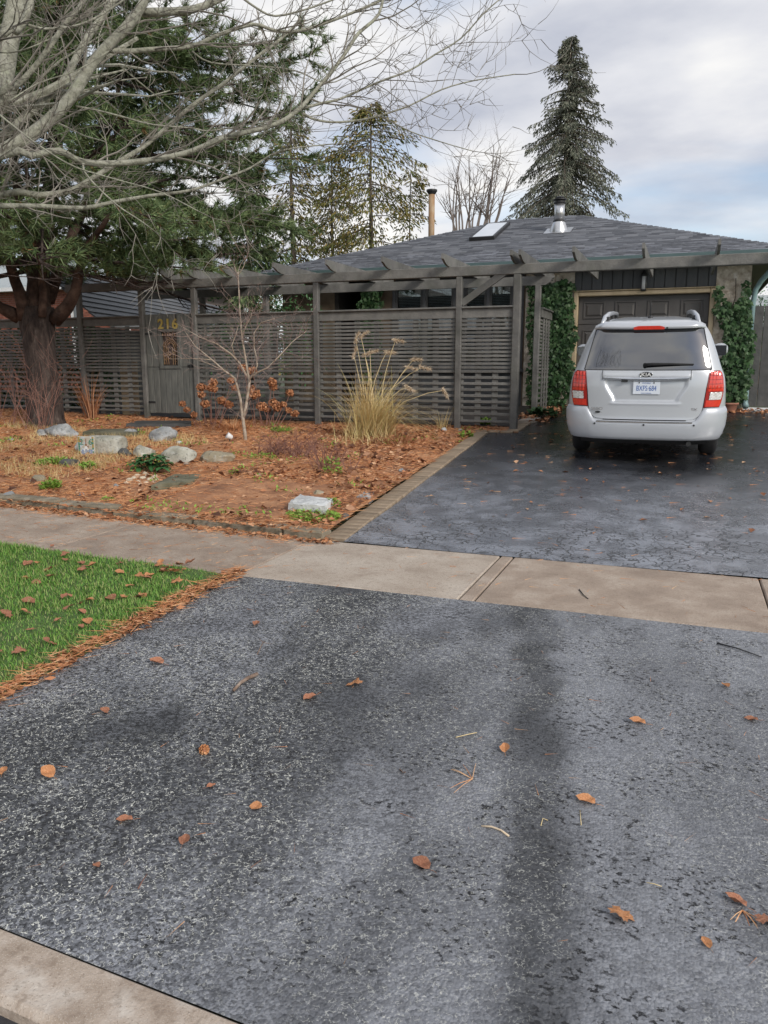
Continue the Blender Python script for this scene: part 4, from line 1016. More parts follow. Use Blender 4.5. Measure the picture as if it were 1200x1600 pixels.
# rear window
gx = interp([(1.207, .768), (1.70, .652)])
rg = vp('rear_window', patch(lambda z: -gx(z), lambda z: gx(z), 1.207, 1.705, 50, 24, .006), M['vglass'], True)
gk = MB()
for s in (-1, 1): gk.tube([rearp(s * (gx(z) + .004), z, .006) for z in np.linspace(1.207, 1.705, 12)], .007, 5)
gk.tube([rearp(x, 1.708, .006) for x in np.linspace(-.652, .652, 24)], .007, 5); gk.tube([rearp(x, 1.204, .006) for x in np.linspace(-.768, .768, 24)], .007, 5)
vp('window_seal', gk, M['rubber'], kind='stuff')
# spoiler lip, third brake light
sp = MB(); v = []; f = []
xs_ = np.linspace(-.67, .67, 41)
for x in xs_:
    e = sstep(.67, .55, abs(x)); b0 = rearp(x, 1.71, .004); t0 = rearp(x, 1.805, .003)
    v += [b0, rearp(x, 1.716, .012 + .04 * e), rearp(x, 1.73, .014 + .05 * e), rearp(x, 1.752, .012 + .038 * e), t0]
for i in range(40):
    for k in range(4): f.append((i * 5 + k, (i + 1) * 5 + k, (i + 1) * 5 + k + 1, i * 5 + k + 1))
sp.raw(v, f); so = vp('spoiler', sp, M['paint'], True)
bl = MB(); v = []; f = []; xs_ = np.linspace(-.185, .185, 13)
for x in xs_:
    e = 1 - .25 * sstep(.13, .185, abs(x)); v += [rearp(x, 1.720, .058), rearp(x, 1.720, .068), rearp(x, 1.720 + .026 * e, .066), rearp(x, 1.720 + .028 * e, .03)]
for i in range(12):
    for k in range(3): f.append((i * 4 + k, (i + 1) * 4 + k, (i + 1) * 4 + k + 1, i * 4 + k + 1))
bl.raw(v, f); vp('brake_light', bl, M['red'], parent=so)
q = MB(); q.lathe([(.012, 0), (.012, .01)], 10); q.v = [tuple(rearp(.215, 1.735, .058) + Vector((a, -c, b_))) for a, b_, c in q.v]; vp('washer_nozzle', q, M['seam'], parent=so)
# tail lights
for s in (-1, 1):
    lo = interp([(.745, .885), (.80, .905), (.95, .925), (1.08, .915), (1.16, .893), (1.188, .865)]); li = interp([(.745, .704), (1.188, .746)])
    A_ = (lambda z: li(z), lambda z: lo(z)) if s > 0 else (lambda z: -lo(z), lambda z: -li(z))
    gap = .0035
    vp('light_gap', patch((lambda z: A_[0](z) - .008), (lambda z: A_[1](z) + .008), .738, 1.195, 16, 14, gap), M['seam'], True)
    tl = vp('taillight', patch(A_[0], A_[1], .745, 1.188, 18, 24, lambda x, z: .014), M['redd'], True)
    def lens(z0, z1, e, off, nx=22, nz=12):
        return patch(lambda z: A_[0](z) + e, lambda z: A_[1](z) - e, z0, z1, nx, nz, off)
    for (za, zb_) in ((1.135, 1.178), (1.085, 1.128), (1.035, 1.078), (.985, 1.028), (.942, .978)):
        vp('red_lens', lens(za, zb_, .014, lambda x, z: .022 + .004 * math.sin(x * 160)), M['red'], True, tl)
    vp('reverse_lens', patch(lambda z: A_[0](z) + (.045 if s > 0 else .018), lambda z: A_[1](z) - (.018 if s > 0 else .045), .838, .932, 22, 10, lambda x, z: .021 + .004 * math.sin(x * 130) * math.sin(z * 180)), M['clear'], True, tl)
    vp('lower_lens', lens(.752, .832, .012, .020), M['red'], True, tl)
# bumper
bm = MB(); v = []; f = []
ths = [-math.pi / 2 + math.pi * i / 64 for i in range(65)]
def btop(x): return .572 + .168 * sstep(.60, .73, abs(x))
side = [(1, .55), (1, .40), (1, .25), (1, .1)]
cols_ = []
prof_b = [(0.0, -.06), (.02, .0), (.07, .016), (.2, .026), (.42, .031), (.62, .030), (.80, .029), (.90, .026), (.965, .020), (1.0, .010), (1.0, -.04)]
def col_for(x):
    zt2 = btop(x); o = []
    for fr_v, off in prof_b:
        z = .315 + (zt2 - .315) * fr_v
        crease = .006 * sstep(.43, .45, z)
        o.append(rearp(x, z, off + (crease if 0 < fr_v < .95 else 0)))
    return o
xs_ = [Wf(.6) * .992 * math.copysign(abs(math.sin(t)) ** (2 / PV), math.sin(t)) for t in ths]
cols_ = [col_for(x) for x in xs_]
lft = [[Vector((p.x, p.y + .35 * k, p.z)) for p in cols_[0]] for k in (1.0,)]; rgt = [[Vector((p.x, p.y + .35 * k, p.z)) for p in cols_[-1]] for k in (1.0,)]
cols_ = lft + cols_ + rgt; m_ = len(prof_b)
for c in cols_: v += c
for i in range(len(cols_) - 1):
    for k in range(m_ - 1): f.append((i * m_ + k, (i + 1) * m_ + k, (i + 1) * m_ + k + 1, i * m_ + k + 1))
bm.raw(v, f); bp_ = vp('bumper', bm, M['paintr'], True)
for x in (-.60, .005, .60):
    q = MB(); q.lathe([(.013, 0), (.013, .006)], 10); c = rearp(x, .522 if abs(x) < .1 else .525, .034); q.v = [(a + c.x, c.y - z, b_ + c.z) for a, b_, z in q.v]; vp('parking_sensor', q, M['seam'], parent=bp_)
q = patch(lambda z: -.58, lambda z: .58, .545, .562, 30, 2, .0375); vp('bumper_step', q, M['chrome'], parent=bp_, label='scuffed shiny step pad along the bumper top')
q = MB(); v = []; f = []
for i, x in enumerate(np.linspace(-.80, .80, 31)): v += [rearp(x, .33, -.02), rearp(x, .25, -.03), rearp(x, .22, -.15)]
for i in range(30):
    for k in range(2): f.append((i * 3 + k, (i + 1) * 3 + k, (i + 1) * 3 + k + 1, i * 3 + k + 1))
q.raw(v, f); vp('valance', q, M['rubber'], True)
q = MB(); q.tube([(.56, .05, .285), (.56, .5, .285)], .03, 12); vp('exhaust_pipe', q, M['dark'])
# chrome bar, badge, plate, wiper
q = MB(); v = []; f = []
for x in np.linspace(-.515, .515, 31):
    e = 1 - .55 * sstep(.2, .515, abs(x)); zc = 1.098 - .01 * (x / .5) ** 2 * -1
    v += [rearp(x, zc + .020 * e, .004), rearp(x, zc + .016 * e, .034), rearp(x, zc - .012 * e, .038), rearp(x, zc - .024 * e, .02), rearp(x, zc - .024 * e, -.03)]
for i in range(30):
    for k in range(4): f.append((i * 5 + k, (i + 1) * 5 + k, (i + 1) * 5 + k + 1, i * 5 + k + 1))
q.raw(v, f); cb = vp('chrome_bar', q, M['chrome'], True, tg)
c = rearp(0, 1.148, .020); e = MB()
e.v = []; e.prism([(.078 * math.cos(a), .036 * math.sin(a)) for a in np.linspace(0, 2 * math.pi, 29)[:-1]], 0, .007, Matrix.Translation(c) @ Matrix.Rotation(math.pi / 2 + .08, 4, 'X'))
bd = vp('badge', e, M['dark'], parent=tg)
e = MB(); e.tube([c + Vector((.078 * math.cos(a), -.006, .036 * math.sin(a))) for a in np.linspace(0, 2 * math.pi, 30)], .0055, 6, False); link('badge_rim', e.mesh('badge_rim', M['chrome'], True), tg)
link('badge_letters', text_mesh('badge_letters', 'KIA', .062, M['white'], .004, .001), tg, c + Vector((0, -.010, .0)), (math.pi / 2, 0, 0), (1.25, 1, 1))
PX, PZ = .012, .985; c = rearp(PX, PZ, -.018)
e = MB(); e.box(PX - .163, PX + .163, c.y - .016, c.y - .008, PZ - .08, PZ + .08, .003); pl = vp('licence_plate', e, M['plate'], label='white licence plate with blue characters')
def ptext(s, size, x, z, sx=1, par=pl, m=None, y=None):
    return link('plate_text', text_mesh('plate_text', s, size, m or M['blue'], .0015), par, (x, (c.y - .0165) if y is None else y, z), (math.pi / 2, 0, 0), (sx, 1, 1))
ptext('BXFS\u00b7684', .092, PX, PZ - .006, .68)
ptext('ONTARIO', .020, PX, PZ + .062, 1.15); ptext('YOURS TO DISCOVER', .013, PX, PZ - .066, .95)
for s in (-.09, .09):
    e = MB(); e.lathe([(.009, 0), (.009, .004)], 8); e.v = [(a + PX + s, c.y - .017 - z, b_ + PZ + .066) for a, b_, z in e.v]; vp('plate_bolt', e, M['dark'], parent=pl)
e = MB(); e.box(-.30, -.22, c.y - .05, c.y, 1.062, 1.08, .006); vp('tailgate_handle', e, M['dark'], parent=tg)
b1 = rearp(-.58, .70, .0145); o = ptext('SEDONA', .05, -.545, .715, 1.15, tg, M['chrome'], b1.y - .001); o.name = 'badge_text'
e = MB(); b2 = rearp(-.58, .675, .012); e.prism([(.034 * math.cos(a), .014 * math.sin(a)) for a in np.linspace(0, 2 * math.pi, 17)[:-1]], 0, .004, Matrix.Translation((-.575, b2.y - .002, .672)) @ Matrix.Rotation(math.pi / 2, 4, 'X')); vp('dealer_badge', e, M['dark'], parent=tg)
e = MB(); e.box(-.535, -.475, b2.y - .005, b2.y - .001, .664, .672); vp('dealer_strip', e, M['chrome'], parent=tg)
o = ptext('EX', .042, .60, .722, 1.5, tg, M['chrome'], rearp(.6, .72, .0125).y - .001); o.name = 'badge_text'
e = MB(); pts = [rearp(x, z, off) for x, z, off in ((-.02, 1.262, .03), (.06, 1.268, .035), (.3, 1.272, .03), (.555, 1.270, .022))]; e.tube(pts, [.021, .020, .014, .008], 8); e.tube([rearp(-.02, 1.262, .0), rearp(-.02, 1.262, .04)], .026, 10); vp('rear_wiper', e, M['rubber'], True)
# side glass, windscreen
def sidepatch(s, y0, y1, z0, z1, off=.004):
    v = []; f = []; ny, nz = 8, 8
    for j in range(nz + 1):
        z = z0 + (z1 - z0) * j / nz
        for i in range(ny + 1):
            yy = y0(z) + (y1(z) - y0(z)) * i / ny; v.append((s * (Wf(z) + off), yy, z))
    for j in range(nz):
        for i in range(ny): f.append((j * 9 + i, j * 9 + i + 1, j * 9 + i + 10, j * 9 + i + 9))
    mb = MB(); mb.raw(v, f); return mb
for s in (-1, 1):
    for y0, y1 in (((lambda z: .62 + (z - 1.2) * .35), (lambda z: 1.55)), ((lambda z: 1.63), (lambda z: 2.55)), ((lambda z: 2.63), (lambda z: 3.55 - (z - 1.2) * 1.1))):
        vp('side_window', sidepatch(s, y0, y1, 1.24, 1.64), M['vglass'], True)
    for yy in (1.59, 2.59):
        q = MB(); q.tube([(s * (Wf(z) + .001), yy, z) for z in np.linspace(.4, 1.66, 16)], .004, 5); vp('door_seam', q, M['seam'])
    for yy in (1.85, 2.8):
        q = MB(); q.box(s * .955, s * (.985), yy, yy + .2, 1.02, 1.06, .01); vp('door_handle', q, M['paint'])
    # mirror
    q = MB(); ms = []
    for k in range(7):
        t = k / 6; ms.append((s * (.90 + .27 * t), 3.30 + .02 * t, 1.30 + .02 * t))
    q.tube(ms, [.05, .075, .10, .112, .112, .10, .06], 12); q.v = [(a, 3.3 + (b_ - 3.3) * .7, 1.30 + (z - 1.3) * .92) for a, b_, z in q.v]
    mo = vp('wing_mirror', q, M['paint'] if s > 0 else M['paint'], True)
    q = MB(); q.box(s * .94, s * 1.15, 3.205, 3.225, 1.225, 1.385, .02); vp('mirror_glass', q, M['chrome'] if s < 0 else M['vglass'], parent=mo)
    # roof rail
    q = MB(); pts = [(s * .60, .50, 1.785), (s * .575, .70, 1.86), (s * .545, .98, 1.905), (s * .53, 1.8, 1.915), (s * .525, 2.7, 1.905), (s * .525, 2.95, 1.85)]
    q.tube(pts, [.02, .034, .032, .028, .026, .016], 8); rr = vp('roof_rail', q, M['paintr'], True)
    for yy in (.72, 1.8, 2.8):
        q = MB(); q.box(s * .54 - .022, s * .54 + .022, yy - .06, yy + .07, 1.79, 1.905 if yy > 1 else 1.872, .01); vp('rail_foot', q, M['dark'], parent=rr)
ws = MB(); v = []; f = []
for j in range(11):
    z = 1.15 + .58 * j / 10; W = Wf(z) * .93; yb = LV - Df(z) - .8
    for i in range(21):
        x = W * (-1 + 2 * i / 20); c_ = (1 - (abs(x) / Wf(z)) ** 2.6) ** (1 / 2.6); v.append((x, yb + .8 * c_ + .006, z + .004))
for j in range(10):
    for i in range(20): f.append((j * 21 + i, j * 21 + i + 1, (j + 1) * 21 + i + 1, (j + 1) * 21 + i))
ws.raw(v, f); vp('windscreen', ws, M['vglass'], True)
q = MB(); q.tube([(0, .95, 1.84), (0, .90, 2.06)], [.010, .004], 6); q.lathe([(.04, 1.83), (.03, 1.865), (.012, 1.88)], 10, 0, .95); vp('aerial', q, M['dark'], True)
# wheels
for yy in (1.08, 4.08):
    for s in (-1, 1):
        T = Matrix.Translation((s * .845, yy, .345)) @ Matrix.Rotation(math.pi / 2, 4, 'Y')
        q = MB(); q.lathe([(.225, -.10), (.30, -.112), (.335, -.09), (.345, -.05), (.345, .05), (.335, .09), (.30, .112), (.225, .10)], 36); q.v = [tuple(T @ Vector(p)) for p in q.v]; ty = vp('tyre', q, M['rubber'], True)
        wh = ty
        q = MB(); q.lathe([(.0, .02), (.22, .04), (.228, .09), (.215, .10), (.20, .07), (.06, .075), (.05, .09), (.0, .092)], 30); q.v = [tuple(T @ Vector((a, b_, c_ * s))) for a, b_, c_ in q.v]; vp('rim', q, M['chrome'], True, wh)

# ================================================================== TREES
def join_np(lst):
    V = []; Fc = []; o = 0
    for v, f in lst: V.append(v); Fc.append(f + o); o += len(v)
    return np.concatenate(V), np.concatenate(Fc)
def rvec(r): 
    while True:
        v = Vector((r.uniform(-1, 1), r.uniform(-1, 1), r.uniform(-1, 1)))
        if .05 < v.length < 1: return v.normalized()
def twig(mb, p, d, L, r, depth, R_, up=.15, n=5, kids=(2, 4), wob=.22, tips=None, ks=.55):
    pts = [Vector(p)]; d = Vector(d).normalized(); rad = [r]
    for i in range(n):
        d = (d + rvec(R_) * wob + Vector((0, 0, up)) * .35).normalized(); pts.append(pts[-1] + d * (L / n)); rad.append(r * (1 - .72 * (i + 1) / n))
    mb.tube(pts, rad, 5 if r > .012 else (4 if r > .006 else 3), False)
    if tips is not None: tips.append((pts[-1], d))
    if depth > 0:
        for k in range(R_.randint(*kids)):
            i = R_.randint(1, n); dd = (pts[i] - pts[i - 1]).normalized(); ax = dd.cross(rvec(R_)).normalized()
            nd = (Matrix.Rotation(R_.uniform(.45, 1.05), 3, ax) @ dd)
            twig(mb, pts[i], nd, L * R_.uniform(ks * .7, ks * 1.25), max(rad[i] * .64, .0026), depth - 1, R_, up, max(3, n - 1), kids, wob, tips, ks)

# --- big pine in front of the fence
B0 = at(74, 664); PB = Vector((B0.x, B0.y, gz(B0.x, B0.y) - .1)); pd = float((np.array(PB) - CV) @ FV)
pine = thing('pine_tree', tuple(PB), 'big dark-barked pine standing in the needle bed in front of the fence', 'tree')
def P(px, py, dd=0.0): return Vector(pix(px, py, pd + dd))
tr = MB(); cpts = [P(74, 672), P(72, 655), P(68, 600), P(62, 545), P(58, 505), P(57, 480)]; v = []; f = []
crad = [q * pd / F / 1.13 for q in (37, 30, 25.5, 25.5, 28, 27)]
n = 40; nl = 30
def cat(t): 
    i = min(int(t * 5), 4); u = t * 5 - i; return cpts[i].lerp(cpts[i + 1], u), crad[i] + (crad[i + 1] - crad[i]) * u
for j in range(nl + 1):
    c, r_ = cat(j / nl)
    for k in range(n):
        a = 2 * math.pi * k / n
        fl_r = 1 + .10 * math.sin(a * 5 + 1) * max(0, 1 - j / 6) + .13 * abs(mn.noise((math.cos(a) * 4.2, math.sin(a) * 4.2, j * .16))) + .06 * mn.noise((math.cos(a) * 9, math.sin(a) * 9, j * .5))
        v.append(c + Vector((math.cos(a), math.sin(a), 0)) * r_ * fl_r)
for j in range(nl):
    for k in range(n): f.append((j * n + k, j * n + (k + 1) % n, (j + 1) * n + (k + 1) % n, (j + 1) * n + k))
f.append(tuple(nl * n + k for k in range(n)))
tr.raw(v, f); part('trunk', tr, M['pbark'], pine, True)
limbs = [  # traced run of each limb: pixel, depth offset, and radius
    ([(62, 505, 0), (60, 440, 0), (70, 360, .2), (85, 250, .3), (95, 120, .3), (100, -40, .3), (105, -220, .2)], [.36, .28, .24, .21, .18, .14, .06]),
    ([(40, 500, -.1), (30, 455, -.3), (18, 420, -.5), (5, 350, -.8), (-20, 270, -1.2), (-60, 180, -1.6)], [.20, .15, .13, .11, .09, .05]),
    ([(30, 495, 0), (0, 480, -.2), (-45, 450, -.5), (-120, 400, -.8)], [.20, .14, .11, .06]),
    ([(85, 500, 0), (105, 480, -.2), (118, 455, -.4), (125, 420, -.6), (140, 380, -1.0), (175, 330, -1.6)], [.20, .17, .14, .12, .09, .04]),
    ([(66, 495, -.25), (68, 460, -.35), (66, 420, -.5), (55, 370, -.7), (45, 330, -1.0), (40, 250, -1.2)], [.11, .10, .09, .085, .07, .04]),
    ([(62, 480, .2), (45, 400, .5), (30, 330, .8), (20, 240, 1.0), (10, 120, 1.0)], [.2, .16, .13, .10, .05]),
    ([(75, 470, .2), (100, 400, .6), (130, 330, 1.0), (160, 240, 1.4), (190, 120, 1.6)], [.18, .14, .12, .09, .05]),
]
for pts, rr in limbs:
    m_ = MB(); pp_ = [P(*q) for q in pts]; rr = [q * .72 for q in rr]
    fine = []; fr2 = []
    for i in range(len(pp_) - 1):
        for u in (0, .5):
            fine.append(pp_[i].lerp(pp_[i + 1], u) + (rvec(rnd) * .02 if u else Vector())); fr2.append(rr[i] + (rr[i + 1] - rr[i]) * u)
    fine.append(pp_[-1]); fr2.append(rr[-1]); m_.tube(fine, fr2, 12); part('limb', m_, M['plimb'], pine, True)
# branches with tufts of needles
R2 = random.Random(21); brm = MB(); TP = []; TD = []; BP = []; BD = []
PZL = P(200, 432).z; axis0 = P(66, 420); axis1 = P(100, -250)
def pine_branch(p, d, L, r, dense=1.0):
    pts = [p]; n_ = 9
    for i in range(n_):
        d = (d + rvec(R2) * .10 + Vector((0, 0, .05 if i > 5 else -.02))).normalized(); pts.append(pts[-1] + d * (L / n_))
    brm.tube(pts, [r * (1 - .8 * i / n_) for i in range(n_ + 1)], 5, False)
    for i in range(2, n_ + 1):
        for k in range(R2.randint(3, 4) if i > 3 else 2):
            dd = (pts[i] - pts[i - 1]).normalized(); sd_ = dd.cross(Vector((0, 0, 1))).normalized() * R2.choice((-1, 1))
            nd = (dd * R2.uniform(.3, 1) + sd_ * R2.uniform(.4, 1) + Vector((0, 0, R2.uniform(-.35, .3)))).normalized()
            l2 = R2.uniform(.35, .95) * (1.15 - .4 * i / n_); q = pts[i].copy(); m = max(3, int(l2 / .13)); sp = [q]
            for j in range(m):
                nd = (nd + rvec(R2) * .14 + Vector((0, 0, .05))).normalized(); q = q + nd * (l2 / m); sp.append(q)
                TP.append(q); TD.append(nd)
                if j == 1 and R2.random() < .4: BP.append(q); BD.append(nd + Vector((0, 0, -.8)))
                if R2.random() < .6:
                    e_ = (nd + rvec(R2) * .8).normalized(); TP.append(q + e_ * .14); TD.append(e_)
            brm.tube(sp, [.011 * (1 - .6 * j / m) for j in range(m + 1)], 3, False)
for i in range(125):
    t = (i + R2.random()) / 125; z_ = axis0.lerp(axis1, t); a = R2.uniform(0, 2 * math.pi)
    L = (5.1 - 2.3 * t) * R2.uniform(.65, 1.06)
    d = Vector((math.cos(a), math.sin(a), R2.uniform(-.14, .12) - .12 * (1 - t)))
    pine_branch(z_, d.normalized(), L, .05)
# low skirts to the right, towards the gate
for px, py, ex, ey, dd in ((70, 400, 330, 415, -.6), (80, 390, 300, 400, .5), (75, 420, 250, 418, -1.0), (70, 380, 345, 380, .9), (60, 420, 190, 425, -1.6), (85, 330, 430, 330, .6), (90, 250, 470, 230, .2), (90, 200, 480, 150, -.3), (95, 130, 475, 60, 0), (90, 300, 400, 270, .8), (95, 60, 470, 20, .4), (95, 40, 440, -60, .0), (60, 430, -60, 380, -.8), (60, 400, -80, 300, -.5), (90, 170, 420, 200, -.8), (92, 110, 400, 120, -.5), (92, 90, 440, 110, .7)):
    a_, b_ = P(px, py), P(ex, ey, dd); pine_branch(a_, (b_ - a_).normalized(), (b_ - a_).length, .05)
part('branches', brm, M['pbark'], pine, kind='stuff')
def tufts(TP, TD, per, L, W, spread, m, name, par):
    n_ = len(TP); Pn = np.repeat(np.array([tuple(p) for p in TP]), per, 0); Dn = np.repeat(unit(np.array([tuple(d) for d in TD])), per, 0)
    Dn = unit(Dn + nr.normal(size=Dn.shape) * spread); Pn = Pn - Dn * .02 + nr.normal(size=Pn.shape) * .012
    v, f = slivers(Pn - np.array(wloc(par)), Dn, L * nr.uniform(.75, 1.2, len(Pn)), W)
    o = link(name, np_mesh(name, v, f, m), par); o['kind'] = 'stuff'; return o
ok_ = [i for i, q in enumerate(TP) if q.z > PZL or q.x < PB.x - 1.2]; TP = [TP[i] for i in ok_]; TD = [TD[i] for i in ok_]
ok_ = [i for i, q in enumerate(BP) if q.z > PZL]; BP = [BP[i] for i in ok_]; BD = [BD[i] for i in ok_]
tufts(TP, TD, 17, .21, .018, .55, M['pneedle'], 'needles', pine)
tufts(BP, BD, 8, .16, .015, .7, M['pneedleb'], 'dead_needles', pine)

# --- bare maple on the boulevard: trunk out of frame on the left, limbs reach in
mt = thing('bare_tree', (-6.6, 3.9, gz(-6.6, 3.9)), 'leafless grey maple whose limbs spread in from the left edge', 'tree')
MC = Vector((-6.6, 3.9, gz(-6.6, 3.9)))
tm = MB(); fork = MC + Vector((.05, .05, 2.3))
tm.tube([MC - Vector((0, 0, .1)), MC + Vector((0, 0, .25)), MC + Vector((.02, 0, 1.0)), MC + Vector((.03, .02, 1.8)), fork], [.30, .23, .20, .20, .21], 16); part('trunk', tm, M['mbark'], mt, True)
def mp_(px, py, d): return Vector(pix(px, py, d))
ml = [
 ([(0, 238), (50, 210), (100, 165), (125, 130), (140, 105), (165, 75), (200, 40), (222, 8), (240, -40), (250, -110)], 5.2, 5.6, .056, .03),
 ([(165, 78), (200, 80), (240, 77), (300, 72), (340, 55), (395, 38), (430, 48), (470, 48), (530, 28), (590, 3), (640, -25)], 5.45, 6.0, .026, .008),
 ([(222, 20), (300, 15), (350, -5), (400, -30)], 5.55, 5.8, .04, .02),
 ([(0, 245), (50, 243), (92, 236), (130, 253), (190, 255), (250, 248), (300, 236), (350, 215), (400, 203), (440, 190), (470, 168), (490, 145), (520, 110), (545, 75), (560, 52), (592, 22), (600, -20)], 5.0, 5.7, .030, .010),
 ([(470, 170), (500, 162), (530, 155), (560, 142), (600, 125), (640, 110), (680, 85), (720, 60), (755, 22), (785, -5)], 5.5, 5.8, .014, .004),
 ([(473, 177), (490, 186), (520, 191), (560, 188), (595, 180), (640, 165), (690, 140), (740, 126), (805, 116)], 5.5, 5.9, .013, .004),
 ([(597, 182), (640, 205), (690, 222), (738, 236)], 5.6, 5.8, .008, .003),
 ([(0, 305), (60, 305), (110, 298), (150, 275), (190, 250), (230, 225), (300, 165), (350, 130), (400, 90), (440, 60), (470, 30)], 5.6, 6.4, .032, .010),
 ([(0, 322), (60, 322), (130, 325), (180, 315), (240, 305), (300, 297), (360, 275), (392, 262), (440, 235), (520, 225)], 5.1, 5.5, .024, .004),
 ([(-10, 222), (30, 190), (60, 165), (100, 125), (130, 70), (150, 40), (185, -10)], 6.2, 6.6, .040, .026),
 ([(-4, 165), (5, 130), (10, 90), (15, 60), (25, 10), (30, -60)], 5.6, 5.8, .085, .07),
 ([(-6, 148), (20, 138), (50, 110), (80, 70), (100, 40), (125, 10), (142, -20)], 5.2, 5.3, .028, .014),
 ([(-8, 64), (25, 50), (45, 18), (50, -20)], 4.9, 5.0, .03, .02),
 ([(42, 38), (70, 45), (120, 40), (160, 22), (200, -5)], 5.0, 5.2, .012, .006),
 ([(118, 166), (150, 172), (190, 182), (240, 195), (300, 200), (330, 204), (420, 190), (500, 180)], 5.4, 5.6, .010, .004),
 ([(300, 80), (330, 98), (400, 103), (460, 110), (510, 130), (545, 118)], 5.6, 5.8, .008, .004),
 ([(370, -10), (400, 12), (430, 25), (480, 14), (530, -4)], 5.7, 5.9, .012, .006),
 ([(0, 180), (40, 212), (80, 240), (120, 262), (180, 280), (250, 300), (310, 330)], 4.6, 4.7, .008, .003),
 ([(130, 255), (132, 268), (150, 290), (185, 322), (220, 345), (240, 360)], 5.0, 5.1, .010, .003),
 ([(0, 82), (30, 80), (80, 60), (130, 28), (170, 0)], 5.3, 5.3, .007, .004),
 ([(15, 158), (60, 130), (120, 110), (170, 80)], 4.9, 5.0, .006, .003),
]
R3 = random.Random(4); tw = MB()
root_targets = []
for pts, d0, d1, r0, r1 in ml:
    n_ = len(pts); pp_ = [mp_(px, py, d0 + (d1 - d0) * i / (n_ - 1)) for i, (px, py) in enumerate(pts)]
    r0 *= .78; rr = [r0 + (r1 - r0) * (i / (n_ - 1)) ** .8 for i in range(n_)]
    if pts[0][0] <= 0 and r0 > .02:      # run it back to the fork beyond the frame
        a = pp_[0]; pp_ = [fork, fork.lerp(a, .5) + Vector((0, 0, -.12)), ] + pp_; rr = [min(.12, r0 * 1.35), r0 * 1.12] + rr
    fine = []; fr2 = []
    for i in range(len(pp_) - 1):
        for u in (0, 1 / 3, 2 / 3):
            p0, p1, p2, p3 = pp_[max(i - 1, 0)], pp_[i], pp_[i + 1], pp_[min(i + 2, len(pp_) - 1)]
            q = .5 * ((2 * p1) + (p2 - p0) * u + (2 * p0 - 5 * p1 + 4 * p2 - p3) * u * u + (3 * p1 - p0 - 3 * p2 + p3) * u**3)
            fine.append(q); fr2.append((rr[i] + (rr[i + 1] - rr[i]) * u) * (1 + .08 * mn.noise(q * 5)))
    fine.append(pp_[-1]); fr2.append(rr[-1])
    m_ = MB(); m_.tube(fine, fr2, 12 if r0 > .03 else 8); part('limb', m_, M['mbark'], mt, True)
    acc = 0
    for i in range(1, len(fine)):
        acc += (fine[i] - fine[i - 1]).length
        step = .11
        while acc > step:
            acc -= step
            if R3.random() < .72:
                dd = (fine[i] - fine[i - 1]).normalized(); ax = dd.cross(rvec(R3)).normalized(); nd = Matrix.Rotation(R3.uniform(.5, 1.15), 3, ax) @ dd + Vector((.12, 0, .12))
                L = R3.uniform(.2, .75)
                twig(tw, fine[i], nd, L, min(.0075, fr2[i] * .55), 2 if L > .28 else 1, R3, .12, 5, (2, 4), .26)
    twig(tw, fine[-1], fine[-1] - fine[-2], .45, min(.006, fr2[-1]), 2, R3, .1, 5, (2, 4), .25)
part('twigs', tw, M['mtwig'], mt, kind='stuff')
# crown above the frame, so that the tree is whole
cm = MB()
for i in range(7):
    a = i * .9; d = Vector((math.cos(a) * .6, math.sin(a) * .6, 1.0)); twig(cm, fork, d, R3.uniform(3.5, 5), .10, 3, R3, .12, 7, (3, 4), .18, None, .6)
part('upper_limbs', cm, M['mbark'], mt, kind='stuff')

